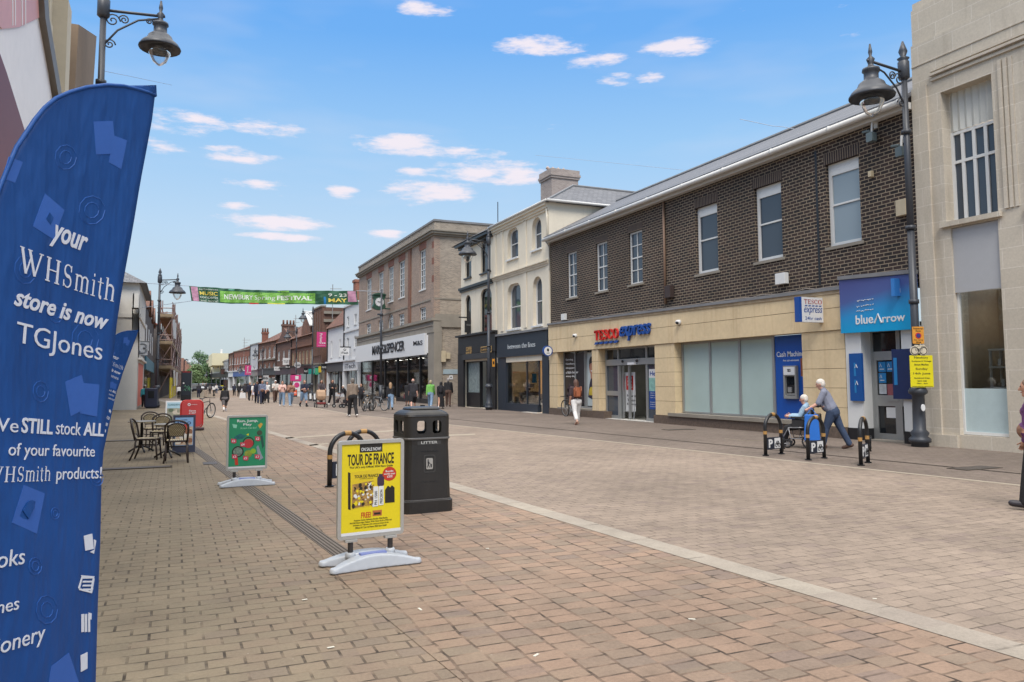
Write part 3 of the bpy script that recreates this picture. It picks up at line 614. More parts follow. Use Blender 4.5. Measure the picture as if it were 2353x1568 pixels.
def serif(mb, fn, ch, x, y, w, h, d0, d1, k=1.):
    """roman letters drawn stroke by stroke; k scales the stroke weight"""
    T, t_ = .13*k, .05*k; f = lambda a, b, d: fn(x+a*w, y+b*h, d); R2 = lambda p, wd: ribbon(mb, f, p, wd, d0, d1)
    st = lambda a: (R2([(a, 0), (a, 1)], T), R2([(a-.14, .025), (a+.14, .025)], .05), R2([(a-.14, .975), (a+.14, .975)], .05))
    if ch == 'T': st(.5); R2([(.04, .95), (.96, .95)], .1); R2([(.06, .97), (.06, .72)], .07); R2([(.94, .97), (.94, .72)], .07)
    if ch == 'E':
        st(.22); R2([(.1, .95), (.88, .95)], .1); R2([(.1, .05), (.92, .05)], .1); R2([(.25, .52), (.66, .52)], .09)
        for a, b0, b1 in ((.86, .97, .74), (.9, .03, .28), (.66, .4, .64)): R2([(a, b0), (a, b1)], .07)
    if ch == 'O': p = arc(.5, .5, .42, .46, 0, 360, 24); R2(p, [t_+(T*1.2-t_)*abs(math.cos(2*math.pi*i/24)) for i in range(25)])
    if ch == 'C': p = arc(.52, .5, .42, .46, 42, 318, 20); R2(p, [t_+(T*1.2-t_)*abs(math.cos(R_(42+276*i/20))) for i in range(21)]); R2([(.84, .95), (.84, .66)], .07); R2([(.84, .05), (.84, .34)], .07)
    if ch == 'S':
        p = arc(.5, .73, .3, .24, 30, 270, 12)+arc(.5, .26, .33, .24, 90, -150, 12)[1:]; n = len(p)
        R2(p, [t_+(T*1.15-t_)*math.exp(-((i/(n-1)-.5)/.2)**2) for i in range(n)]); R2([(.8, .97), (.8, .7)], .06); R2([(.17, .03), (.17, .3)], .06)
    if ch == 'W':
        R2([(.08, .97), (.3, 0)], .1*k); R2([(.3, 0), (.5, .8)], t_); R2([(.4, .97), (.68, 0)], .1*k); R2([(.68, 0), (.92, .97)], t_)
        for a in (.08, .42, .92): R2([(a-.09, .975), (a+.09, .975)], .04)
    if ch == 'H': st(.2); st(.8); R2([(.2, .5), (.8, .5)], t_)
    if ch == 'm':
        for a in (.15, .5, .85): R2([(a, 0), (a, .62 if a > .2 else .72)], .085*k); R2([(a-.11, .02), (a+.11, .02)], .035)
        for a in (.15, .5): R2(arc(a+.175, .5, .175, .19, 170, 10, 8), [t_]*3+[.08*k]*6)
        R2([(.04, .69), (.15, .71)], .04)
    if ch == 'i': R2([(.5, 0), (.5, .7)], .2*k); R2([(.1, .02), (.9, .02)], .04); R2([(.15, .68), (.5, .7)], .04); R2(arc(.5, .93, .05, .02, 0, 360, 8), .1)
    if ch == 't': R2([(.45, .9), (.45, .15)]+arc(.65, .14, .2, .12, 180, 300, 5), .16*k); R2([(.1, .69), (.9, .69)], .04)
    if ch == 'h':
        R2([(.2, 0), (.2, 1)], .13*k); R2([(.8, 0), (.8, .55)], .13*k); R2(arc(.5, .5, .3, .2, 165, 10, 8), [t_]*3+[.11*k]*6)
        for a in (.2, .8): R2([(a-.16, .02), (a+.16, .02)], .04)
        R2([(.04, .98), (.2, .99)], .04)
def serif_word(mb, fn, word, x, y, wid, h, d0, d1, k=1., rise=0.):
    ws = {'T': .9, 'E': .85, 'S': .72, 'C': .92, 'O': 1., 'W': 1.45, 'H': 1.05, 'm': 1.05, 'i': .36, 't': .45, 'h': .72}
    tot = sum(ws[c] for c in word); q = x
    for c in word:
        w = ws[c]/tot*wid; serif(mb, (lambda a, b, d: fn(a, b+rise*(a-x)/wid, d)), c, q+w*.06, y, w*.88, h, d0, d1, k); q += w
sg = thing('fascia_sign', 'raised red and blue lettering over the sandstone shop doors', 'sign', (17.05, 28, 3.3))
a0, b0 = P.uv(1373, 781); a1, _ = P.uv(1429, 776)
mb = MB(); serif_word(mb, P.P, 'TESCO', a0, 3.42, a1-a0, .44, .12, .2, 1.1); mb.build('lettering', REDS, sg)
mb = MB(); a2, _ = P.uv(1432, 772); a3, _ = P.uv(1503, 770)
mb.text(P, 'express', a2, 3.28, a3, 3.9, .12, .2, .012, .3); mb.build('lettering', BLUES, sg)
mb = MB(); n = 5; dw = (a1-a0)/n
for i in range(n): mb.prism(P, [(a0+i*dw, 3.24), (a0+i*dw+dw*.7, 3.24), (a0+i*dw+dw*.95, 3.34), (a0+i*dw+dw*.25, 3.34)], .12, .18)
mb.build_each('dash_mark', BLUES, sg)
# projecting double sided sign
ps = thing('projecting_sign', 'white and blue square hanging sign projecting above the cash machine', 'sign', (16.7, 16.8, 3.5))
yb = P.P(P.uv(1893, 715)[0], 0, 0).y; Q = FY(yb); r = Q.rect(1837, 683, 1891, 742)
slab(ps, 'panel', WS, Q, (r[0], r[1], r[2], r[3], -.09, .07)); slab(ps, 'edge_trim', BLUES, Q, (r[0]-.1, r[1], r[0], r[3]+.003, -.1, .075)); slab(ps, 'mounting_post', BLUES, Q, (r[2], r[1]-.12, 17.14, r[3]+.07, -.08, .06))
cx = (r[0]+r[2])/2; wd = r[2]-r[0]
mb = MB(); hh = r[3]-r[1]; serif_word(mb, Q.P, 'TESCO', r[0]+wd*.1, r[3]-hh*.27, wd*.8, hh*.18, .071, .076, 1.2); mb.build('lettering', mat('deep_red', S(180, 34, 40), .5), ps)
mb = MB(); mb.text(Q, 'express', r[0]+wd*.1, r[1]+hh*.29, r[2]-wd*.1, r[1]+hh*.58, .071, .076, 0, .3); mb.text(Q, '24hr cash', r[0]+wd*.14, r[1]+hh*.09, r[2]-wd*.14, r[1]+hh*.22, .071, .076)
for i in range(5): x = r[0]+wd*(.13+i*.155); mb.prism(Q, [(x, r[3]-hh*.37), (x+wd*.1, r[3]-hh*.37), (x+wd*.13, r[3]-hh*.32), (x+wd*.03, r[3]-hh*.32)], .071, .076)
mb.build('lettering', BLUES, ps)
rs = thing('projecting_sign', 'small round white sign with blue rim at the corner of the sandstone front', 'sign', (16.9, 34.1, 2.9)); Q = FY(34.05); c = Q.uv(1258, 807)
mb = MB(); mb.prism(Q, arc(c[0], c[1], .26, .26, 0, 345, 23), -.06, .05); mb.pb(Q, c[0]+.2, c[1]-.1, 17.14, c[1]+.1, -.04, .03); mb.build('rim', BLUES, rs)
mb = MB(); mb.prism(Q, arc(c[0], c[1], .21, .21, 0, 345, 23), .051, .06); mb.build('face', WS, rs)
mb = MB(); mb.prism(Q, arc(c[0], c[1]+.05, .06, .08, 0, 340, 9), .061, .064); mb.pb(Q, c[0]-.08, c[1]-.12, c[0]+.08, c[1]-.09, .061, .064); mb.build('mark', INK, rs)
# small things fixed on the front
def fixture(name, label, cat, px, py, pl, w, h, d, m, grp=None):
    a, b = pl.uv(px, py); mb = MB(); mb.pb(pl, a-w/2, b-h/2, a+w/2, b+h/2, .002, d)
    return tag(mb.build(name, m, org=pl.P(a, b, 0), bev=.008), label, cat, grp)
Pb_ = FX(17.1)
def camera_dome(px, py, pl, label):
    a, b = pl.uv(px, py); t = thing('security_camera', label, 'camera', pl.P(a, b, 0)); mb = MB(); mb.cyl(pl.P(a, b, 0), pl.P(a, b, .1), .1, .09, 12); mb.ball(pl.P(a, b, .1), .085); mb.build('housing', W_, t, True)
    mb = MB(); mb.ball(pl.P(a+.02, b-.02, .13), .065); mb.build('lens', BLK, t, True)
camera_dome(1324, 772, Pb_, 'small white camera dome on the sandstone band left of the red lettering'); camera_dome(1562, 741, Pb_, 'small white camera dome on the sandstone band right of the blue lettering')
fixture('alarm_box', 'small white box on the dark brick above the round sign', 'alarm box', 1299, 729, P, .34, .3, .15, W_)
fixture('alarm_box', 'white rectangular box low on the dark brick between two plain sash windows', 'alarm box', 1801, 641, P, .42, .34, .16, W_)
fixture('alarm_box', 'cream alarm box near the right end of the dark brick wall', 'alarm box', 2078, 478, P, .3, .42, .14, BEIGEP)
fixture('meter_box', 'dark brown box beside the foot of the brown downpipe', 'box', 1543, 671, P, .36, .46, .2, mat('brown_box', S(66, 52, 48), .6))
fixture('vent_cap', 'tiny cream cap high on the dark brick right of the last sash window', 'vent', 2005, 401, P, .1, .16, .12, BEIGEP)
def floodlight(px, py, label):
    a, b = P.uv(px, py); t = thing('floodlight', label, 'floodlight', P.P(a, b, 0)); mb = MB(); mb.tube([P.P(a, b+.35, 0), P.P(a, b+.35, .16), P.P(a, b, .2)], .03); mb.pb(P, a-.05, b+.2, a+.05, b+.5, .002, .05); mb.build('bracket', W_, t)
    mb = MB(); mb.prism(P, rrect(a-.1, b-.2, a+.1, b+.05, .03), .12, .3); mb.tube([P.P(a-.28, b+.15, .2), P.P(a-.02, b+.1, .25)], .035); mb.build('lamp_head', mat('teal_grey', S(104, 118, 122), .5), t)
floodlight(2015, 312, 'grey floodlight on a white bracket high on the dark brick'); floodlight(2083, 345, 'grey floodlight at the lamp post end of the dark brick')
# ------------------------------------------------------------------ blue-fronted agency shop (ground floor, right end)
a0, a1 = aF+.02, -13.56
t = thing('agency_shopfront', 'narrow shopfront with white pillars and aluminium door under a blue gradient sign', 'shopfront', (17.3, 14.8, 0))
x = [P.uv(q, 880)[0] for q in (1953, 1998, 2005, 2080, 2097)]
slab(t, 'pillar', W_, P, (a0, .32, P.uv(1985, 880)[0], 3.1, -.4, .05)); slab(t, 'pillar', W_, P, (-14.12, .32, a1, 3.1, -.4, .05)); slab(t, 'pillar_base', BLK, P, (a0-.002, 0, P.uv(1985, 880)[0]+.01, .318, -.4, .07)); slab(t, 'pillar_base', BLK, P, (-14.13, 0, a1, .318, -.4, .07))
Pd = FX(17.5); d0, d1, dm = Pd.uv(2008, 880)[0], -14.1, Pd.uv(2062, 880)[0]
fr = MB()
for q0, q1 in ((d0-.1, d0), (dm, dm+.12), (d1-.02, d1+.1)): fr.pb(Pd, q0, 0, q1, 3.0, -.1, 0)
fr.pb(Pd, d0, 2.28, d1, 2.4, -.1, -.004); fr.pb(Pd, d0, 2.93, d1, 3.0, -.1, -.004); fr.pb(Pd, d0, .04, d1, .2, -.1, -.006); fr.pb(Pd, d0, .93, d1, 1.22, -.1, -.006); fr.pb(Pd, d0, 2.16, dm, 2.28, -.1, -.006); fr.pb(Pd, d0, .2, d0+.1, 2.16, -.09, -.008); fr.pb(Pd, dm-.1, .2, dm, 2.16, -.09, -.008)
dd = fr.build('door', ALU, t); g = MB(); g.pb(Pd, d0, .2, d1, .93, -.06, -.04); g.pb(Pd, d0, 1.22, d1, 2.16, -.06, -.04); g.build_each('pane', GLD, dd); g = MB(); g.pb(Pd, d0, 2.4, d1, 2.93, -.06, -.04); g.build('transom_pane', GLD, dd)
slab(dd, 'letterbox', ALU, Pd, (d0+.42, 1.06, d0+.78, 1.14, -.005, .012)); slab(t, 'step', STONE, P, (x[1], .006, -14.13, .05, -.4, .05))
slab(t, 'soffit', W_, P, (a0, 3.0, a1, 3.1, -.4, .04))
for i in range(3):
    for j in range(3):
        if (i, j) == (1, 1): continue
        q0 = d0+.14+i*.26; m = CYAN if j > 0 else mat('poster_grey', S(190, 196, 204), .5, .4, 9)
        o = slab(dd, 'notice', m, Pd, (q0, 1.25+j*.3, q0+.23, 1.52+j*.3, -.039, -.034))
        if j: mb = MB(); mb.tube([Pd.P(q0+.04, 1.38+j*.3, -.032), Pd.P(q0+.07, 1.47+j*.3, -.032), Pd.P(q0+.1, 1.38+j*.3, -.032)], .008, 4); mb.pb(Pd, q0+.04, 1.31+j*.3, q0+.18, 1.33+j*.3, -.033, -.03); mb.build('mark', WS, o)
slab(dd, 'notice', WS, Pd, (d0+.34, .62, d0+.74, .9, -.039, -.034)); slab(dd, 'notice', mat('poster_red', S(160, 90, 96), .5, .3, 9), Pd, (d0+.4, 1.22, d0+.63, 1.52, -.033, -.03))
fx = thing('notice_cabinet', 'tall blue notice cabinet with two pale sheets on the white pillar', 'notice board', (17.1, 15.7, 1)); r = P.rect(1957, 798, 1990, 910)
slab(fx, 'cabinet', mat('cabinet_blue', S(18, 84, 158), .35, .05), P, (r[0], 1.06, r[2], 2.36, .052, .12))
for z in (1.28, 1.74): mb = MB(); mb.pb(P, r[0]+.16, z, r[2]-.2, z+.36, .121, .126); o = mb.build('sheet', CYAN, fx); mb = MB(); mb.tube([P.P(r[0]+.2, z+.22, .128), P.P(r[0]+.24, z+.32, .128), P.P(r[0]+.28, z+.22, .128)], .009, 4); mb.build('mark', WS, o)
fx = thing('notice_cabinet', 'dark blue notice cabinet behind the yellow market notice', 'notice board', (17.1, 13.9, 1)); slab(fx, 'cabinet', mat('navy_cabinet', S(26, 44, 92), .4), P, (-14.35, 1.14, -13.6, 2.42, .052, .14)); slab(fx, 'sheet', CYAN, P, (-14.3, 1.5, -14.2, 2.2, .141, .145))
m = bpy.data.materials.new('gradient_print'); m.use_nodes = True; n = NT(m.node_tree); gc = n.n('ShaderNodeSeparateXYZ', {0: n.n('ShaderNodeTexCoord').outputs['Generated']}).outputs
f = n.m('ADD', gc[2], n.m('MULTIPLY', n.m('SUBTRACT', gc[1], .5), .25))
b = n.n('ShaderNodeBsdfPrincipled', {'Base Color': n.ramp(f, [(.1, S(0, 164, 222)), (.4, S(40, 150, 214)), (.68, S(80, 98, 160)), (1, S(78, 84, 146))]), 'Roughness': .4}); n.n('ShaderNodeOutputMaterial', {0: b.outputs[0]}); GRADM = m
sg = thing('fascia_sign', 'purple to cyan gradient fascia sign with white lettering over the agency door', 'sign', (17.1, 14.8, 3.6))
mb = MB(); q0 = P.uv(1940, 640)[0]; mb.prism(P, [(q0, 2.93), (a1, 2.9), (a1, 4.3), (q0, 4.42)], .06, .2); mb.build('panel', GRADM, sg)
mb = MB(); mb.prism(P, [(q0-.02, 4.43), (a1, 4.31), (a1, 4.41), (q0-.02, 4.53)], 0, .24); mb.build('flashing', LEAD, sg)
sign_text(sg, FX(17.0), [('blue', 1967, 746.5, 2007, 725.5, WS, .012, 0, 0, .01), ('rrow', 2028, 742, 2081, 729, WS, .012, 0, 0, .01)])
Q = FX(17.0); mb = MB(); mb.tube([Q.P(Q.uv(2010, 742)[0], Q.uv(2010, 743)[1], .006), Q.P(Q.uv(2018, 722)[0], Q.uv(2018, 722)[1], .006), Q.P(Q.uv(2026, 742)[0], Q.uv(2026, 742)[1], .006)], .025, 5); mb.build('lettering', WS, sg)
rr = random.Random(2); mb = MB()
for y in (692, 705, 716):
    for i in range(9): p = 1969+i*4.4+rr.uniform(-1, 1); mb.tube([Q.P(*Q.uv(p, y-i*.6), .003), Q.P(*Q.uv(p+rr.uniform(1.5, 3), y-i*.6-rr.uniform(-2, 2)), .003)], .012, 4)
mb.build('worn_line', WS, sg)
ps = thing('projecting_sign', 'small blue square sign projecting from the gradient fascia', 'sign', (16.7, 14, 3.9)); Q = FY(14.0); r = Q.rect(2051, 640, 2098, 683); slab(ps, 'panel', mat('mid_blue_print', S(58, 130, 206), .4, .1, 2), Q, (r[0], r[1], r[2], r[3], -.06, .04)); slab(ps, 'arm', BLK, Q, (r[2], r[3]-.3, 17.1, r[3]-.2, -.03, .02))
mb = MB(); mb.text(Q, 'blueArrow', r[0]+.2, r[1]+.09, r[2]-.08, r[1]+.2, .041, .045); mb.build('lettering', WS, ps)
def each(par, name, m, pl, boxes, bev=0.):     # one object per piece
    out = []
    for b in boxes: mb = MB(); mb.pb(pl, *b); out.append(mb.build(name, m, par, bev=bev))
    return out
# ------------------------------------------------------------------ limestone building, far right
P = FX(17.2)
t = thing('stone_building', 'pale limestone building with metal windows at the right edge of the photo', 'building', (19, 8, 0))
aL, aR = -13.5, -2.
wr = [P.rect(2160, 208, 2282, 490), P.rect(2338, 185, 2460, 460)]
dxw = wr[0][2]-wr[0][0]; pit = 2.05
ops = []; shops = []
for i in range(4):
    a = wr[0][0]+i*pit; ops.append((a, 5.46, a+dxw+.12, 8.72)); shops.append((a+.1, .32, a+.1+dxw, 5.3))
wall(t, P, [(aL, 0), (aR, 0), (aR, 10.2), (aL, 10.2)], [rect(*r) for r in ops+shops], LIME, t=.5)
wall(t, Pl((0, 13.5, 0), (-1, 0, 0), (0, 0, 1)), [(-26, 0), (-17.3, 0), (-17.3, 10.6), (-26, 10.6)], [], LIME)
slab(t, 'parapet', LIME, P, (aL, 10.2, aR, 11.15, -.6, -.06)); slab(t, 'coping', LIME, P, (aL, 11.15, aR, 11.35, -.65, -.12))
mb = MB()
for z, h, d in ((9.08, .07, .05), (9.2, .06, .1), (9.31, .05, .06), (9.62, .03, .02)): mb.pb(P, aL+(.55 if z < 9.5 else 0), z, aR, z+h, .002, d)
mb.build('moulding', LIME, t)
slab(t, 'corner_pilaster', LIME, P, (aL, .3, aL+.42, 9.05, .002, .06)); slab(t, 'plinth', LIME, P, (aL, 0, shops[0][0]-.02, .3, .002, .09))
for i, r in enumerate(ops):
    s = (r[2]-.02, r[3]); b = r[1]
    for k in range(3):
        if i < 3: x = r[2]+.18+k*.12; slab(t, 'fluting', LIME, P, (x, 5.5, x+.08, 8.95, .002, .05-.012*k))
    w = MB(); a0, a1 = r[0], r[2]-.12; z1 = 7.72; D = -.3
    fb = lambda x0, y0, x1, y1, e=0: w.pb(P, x0, y0, x1, y1, D-.07, D-e)
    for x in (a0, a1-.07): fb(x, b, x+.07, z1)
    for z in (b, z1-.07, b+1.47): fb(a0+.07, z, a1-.07, z+.07, .003)
    for k in (1, 2, 3): x = a0+(a1-a0)*k/4; fb(x-.04, b+.07, x+.04, z1-.07, .006)
    w = w.build('window', W_, t); g = MB(); g.pb(P, a0, b, r[2], z1, D-.06, D-.045); g.build('pane', GLS, w)
    bl = MB(); n = 14; top = []
    for k in range(n+1): x = a0+.02+(r[2]-a0-.04)*k/n; top.append((x, D-.02+.05*(k % 2)))
    bl.add([P.P(x, z, d) for z in (z1+.02, r[3]-.01) for x, d in top], [(k, k+1, n+2+k, n+1+k) for k in range(n)]); bl.build('blind', mat('pale_blind', S(214, 214, 208), .7, .05), t)
    slab(t, 'sill', LIME, P, (a0-.12, b-.12, r[2]+.1, b-.002, -.3, .1))
    s = shops[i]
    slab(t, 'spandrel_panel', mat('grey_panel', S(184, 184, 186), .5, .05), P, (s[0], 3.72, s[2], 5.29, -.12, -.06))
    f = MB()
    for x in (s[0], s[2]-.05): f.pb(P, x, .33, x+.05, 3.72, -.2, -.12)
    f.pb(P, s[0], .33, s[2], .4, -.2, -.121); f = f.build('shop_window', W_, t); g = MB(); g.pb(P, s[0], .4, s[2], 3.72, -.18, -.165); g.build('pane', GLT, f)
    slab(f, 'frosted_strip', mat('etched', S(196, 214, 216), .4, .08), P, (s[0]+.05, .4, s[2]-.05, 1.42, -.164, -.158))
    # display behind the glass
    bk = MB(); bk.pb(P, s[0]-.2, .1, s[2]+.2, 3.9, -1.9, -1.8); bk.pb(P, s[0]-.2, .1, s[0]-.15, 3.9, -1.8, -.5); bk.pb(P, s[2]+.15, .1, s[2]+.2, 3.9, -1.8, -.5); bk.pb(P, s[0]-.15, .1, s[2]+.15, .2, -1.8, -.5); bk.build('display_room', mat('taupe_wall', S(176, 164, 146), .9, .2), t)
    if i < 2:
        slab(t, 'ceiling_light', mat('lamp_warm', (1, .82, .56, 1), .5, 0, emit=9, fine=0), P, (s[0]+.5, 3.62, s[2]-.2, 3.66, -1.3, -1.1)); slab(t, 'display_board', mat('walnut', S(116, 84, 62), .6, .4, 6), P, (s[0]+.45, 1.6, s[2]-.1, 2.85, -1.79, -1.7))
        sh = MB()
        for z in (1.42, 1.9, 2.32): sh.pb(P, s[0]+.3, z, s[2]-.02, z+.04, -1.2, -.7)
        for x in (s[0]+.3, s[2]-.05): sh.pb(P, x, .3, x+.04, 2.32, -1.15, -1.1); sh.pb(P, x, .3, x+.04, 2.32, -.78, -.73)
        sh.build('display_shelf', W_, t); rr = random.Random(i+20); gd = MB()
        for z in (1.46, 1.94):
            for k in range(4): x = s[0]+.42+k*.18; gd.ball(P.P(x, z+.05, -.9), (.05, .07, .05), 8, 5)
        gd.build('display_goods', mat('pale_goods', S(200, 180, 160), .6, .5, 20), t, True)
        cd_ = MB()
        for k in range(3): x = s[0]+.5+k*.24; cd_.pb(P, x, 1.94+.02, x+.07, 2.12, -.76, -.75); cd_.pb(P, x+.06, 1.48, x+.13, 1.64, -.76, -.75)
        cd_.build('price_card', WS, t)
# ------------------------------------------------------------------ cream rendered building with the card shop
a0, aS, a1 = P.uv(1059.6, 600)[0], P.uv(1134, 600)[0], -34.45
t = thing('cream_building', 'tall cream rendered building with arched windows and hipped slate roof', 'building', (19, 38, 0))
rnd = lambda a0, b0, a1, b1: arched(a0, b0, a1, b1)
flat = lambda a0, b0, a1, b1: rrect_top(a0, b0, a1, b1)
def rrect_top(a0, b0, a1, b1): r = (a1-a0)*.3; return [(a0, b0), (a1, b0)]+arc(a1-r, b1-r, r, r, 0, 90, 5)+arc(a0+r, b1-r, r, r, 90, 180, 5)
Wn = [(P.rect(1167, 530, 1187, 591), rrect_top), (P.rect(1223, 504, 1240, 571), rnd), (P.rect(1167, 656, 1193, 754.5), rrect_top), (P.rect(1225, 638, 1242, 747), rnd)]
Wn = [((r[0]-.05, r[1], r[2]+.22, r[3]), f) for r, f in Wn]
wall(t, P, [(aS, 2.7), (a1, 2.7), (a1, 10.72), (aS, 10.72)], [f(*r) for r, f in Wn], CREAM, t=.4)
for r, f in Wn: window(t, P, r, -.2, 1, 2 if f is rnd else 2, shape=f, fr=.09, sill=.1)
wall(t, Pl((0, 34.46, 0), (1, 0, 0), (0, 0, 1)), [(17.22, 2.5), (26, 2.5), (26, 10.7), (17.22, 10.7)], [], CREAM)
mb = MB()
for z, h, d in ((7.5, .1, .06), (7.6, .1, .12), (7.7, .06, .2), (10.3, .12, .08), (10.42, .14, .16), (10.56, .12, .26)): mb.pb(P, aS, z, a1, z+h, .002, d)
mb.build('cornice', CREAM, t)
pil = [P.uv(x, 600)[0] for x in (1136, 1152, 1205, 1257)]
for i, x in enumerate(pil): slab(t, 'pilaster', CREAM, P, (x-.05, 4.5, x+.3, 7.48, .002, .045)); slab(t, 'pilaster', CREAM, P, (x-.05, 7.78, x+.3, 10.28, .002, .045))
mb = MB(); ev = 10.72; rz = 12.75; x0, x1, y0, y1, ym = 16.95, 30, 34.2, 48.2, 41.2
xr = 20.6
mb.add([(x0, y0, ev), (x1, y0, ev), (x1, y1, ev), (x0, y1, ev), (xr, ym-3, rz), (x1, ym-3, rz), (xr, ym+3, rz), (x1, ym+3, rz)], [(0, 1, 5, 4), (4, 5, 7, 6), (2, 3, 6, 7), (3, 0, 4, 6), (1, 2, 7, 5), (3, 2, 1, 0)]); rf = mb.build('roof', SLATE, t)
mb = MB(); mb.tube([(x0, y0, ev+.02), (xr, ym-3, rz+.03), (x1, ym-3, rz+.03)], .07); mb.build('ridge', LEAD, rf)
mb = MB(); mb.tube([(x0-.04, y0, ev+.02), (x0-.04, 42, ev+.02)], .07, 8); mb.tube([(x0, y0-.04, ev+.02), (x1, y0-.04, ev+.02)], .07, 8); mb.build('gutter', PVC, rf, True)
c = PCH = None
q = FY(40.5); r = q.rect(1253, 392, 1322, 449); CHB = brick('chimney_brick', S(178, 164, 156), S(154, 140, 134), S(186, 174, 166), .225, .075, .012)
mb = MB(); mb.box(r[0]+.12, 39.9, 11, r[2]-.12, 41.4, r[3]-.55); mb.box(r[0]+.05, 39.83, r[3]-.55, r[2]-.05, 41.47, r[3]-.42); mb.box(r[0], 39.78, r[3]-.42, r[2], 41.52, r[3]-.28); mb.box(r[0]+.05, 39.83, r[3]-.28, r[2]-.05, 41.47, r[3]); ch = mb.build('chimney', CHB, t)
for i in range(4): x = r[0]+.3+i*.36; mb = MB(); mb.tube([(x, 40.6, r[3]), (x-.05, 40.6, r[3]+.16), (x-.16, 40.6, r[3]+.22)], .1, 8); mb.build('chimney_pot', mat('pot_clay', S(190, 170, 158), .8, .3, 8), ch, True)
mb = MB(); mb.tube([(17.1, 34.6, 10.6), (17.1, 34.5, 9.9), (17.12, 34.5, 8.6)], .05, 8); mb.build('downpipe', CREAM, t, True)
# card shop
t = thing('card_shopfront', 'dark grey blue shopfront with a warm lit display under the cream building', 'shopfront', (17.3, 38, 0))
f0, f1 = P.uv(1145, 800)[0], P.uv(1261, 800)[0]
s0, s1, s2, s3 = [P.uv(x, 880)[0] for x in (1163, 1208, 1236, 1247)]
each(t, 'pilaster', NAVY, P, [(f0, 0, s0, 2.98, -.35, .03), (s3, 0, f1, 2.98, -.35, .03)])
slab(t, 'stall_riser', NAVY, P, (s0, 0, s2, .42, -.2, .02)); slab(t, 'stall_riser', NAVY, P, (s2+.3, 0, s3, .5, -.6, -.3))
f = MB()
for x in (s0, s1, s2): f.pb(P, x, .42, x+.05, 2.98, -.12, -.04)
f = f.build('shop_window', NAVY, t); g = MB(); g.pb(P, s0, .42, s2, 2.98, -.09, -.08); g.build('pane', GLT, f)
rm = MB(); rm.pb(P, s0-.2, .05, f1+.2, 3.1, -2.4, -2.3); rm.pb(P, s0-.2, 3.0, f1, 3.1, -2.3, -.1); rm.pb(P, s0-.2, .05, s0-.15, 3.1, -2.3, -.13); rm.pb(P, f1, .05, f1+.1, 3.1, -2.3, -.36); rm.pb(P, s0, .01, f1, .04, -2.3, -.12); rm.build('interior', mat('warm_interior', S(236, 214, 182), .9, .1), t)
lm = MB()
for k in range(4): x = s0+.5+k*1.1; lm.pb(P, x, 2.93, x+.8, 2.98, -.9, -.6)
lm.build_each('ceiling_light', mat('lamp_warm', (1, .82, .56, 1), .5, 0, emit=9, fine=0), t)
slab(t, 'display_plinth', W_, P, (s0+.1, .05, s2-.1, .5, -1.0, -.15)); rr = random.Random(11)
gd = [MB(), MB(), MB()]
for k in range(46): x = rr.uniform(s0+.2, s2-.2); z = .5+rr.choice((0, .18, .36, .6, .85))*max(.25, 1-abs((x-(s0+s2)/2)/1.9)); gd[k % 3].pb(P, x, z, x+rr.uniform(.08, .2), z+rr.uniform(.08, .24), -.7+rr.uniform(-.2, .2), -.4)
for g, c in zip(gd, (S(236, 232, 224), S(110, 92, 84), S(160, 150, 150))): g.build('display_goods', mat('goods_%d' % int(c[0]*99), c, .5, .3, 9), t)
slab(t, 'blue_poster', mat('sky_poster', S(70, 176, 232), .5), P, (s1-.5, 1.55, s1+.1, 2.05, -.6, -.59)); slab(t, 'door', mat('wood_door', S(110, 84, 66), .5, .3), P, (s1+.35, .05, s1+.47, 2.5, -2.2, -1.2), (s2-.2, .05, s2-.1, 2.5, -1.2, -1.1)); slab(t, 'step', mat('pale_tile', S(210, 202, 190), .7), P, (s1+.2, .006, s3, .03, -.5, .35))
sg = thing('fascia_sign', 'dark blue grey fascia with thin pale lower case lettering', 'sign', (17.1, 38, 3.5)); mb = MB(); mb.prism(P, [(f0, 3.0), (f1, 3.0), (f1, 4.22), (f0, 4.22)], .0, .1); mb.build('panel', NAVY, sg)
mb = MB(); mb.prism(P, [(f0-.02, 4.23), (f1+.02, 4.23), (f1+.02, 4.34), (f0-.02, 4.34)], 0, .2); mb.build('flashing', LEAD, sg); sign_text(sg, FX(17.1), [('between the lines', 1167, 803, 1230, 792, mat('pale_letter', S(190, 196, 200), .5), 0, 0, .001, .02, 797)])
# ------------------------------------------------------------------ black trimmed part
t = thing('black_trim_building', 'narrow cream building with black window surrounds and black shop below', 'building', (19, 45, 0))
Wn = [(P.rect(1069, 573, 1083, 636), rnd), (P.rect(1105, 553, 1127.5, 622), rrect_top), (P.rect(1069, 680, 1082.4, 778), rnd), (P.rect(1104, 667, 1130, 772), rrect_top)]
wall(t, P, [(a0, 0), (aS-.01, 0), (aS-.01, 10.45), (a0, 10.45)], [f(*r) for r, f in Wn]+[rect(a0+.3, .02, aS-.35, 2.9)], CREAM, t=.4)
for r, f in Wn:
    w = window(t, P, (r[0], r[1], r[2], r[3]), -.1, 1, 1, m=BLK, glass=GLD, fr=.12, shape=f, meet=False, sill=.1)
mb = MB()
for z, h, d in ((7.45, .12, .1), (7.57, .16, .2), (10.25, .14, .2), (10.39, .16, .45)): mb.pb(P, a0-.05, z, aS-.012, z+h, .002, d)
mb.build('cornice', BLK, t)

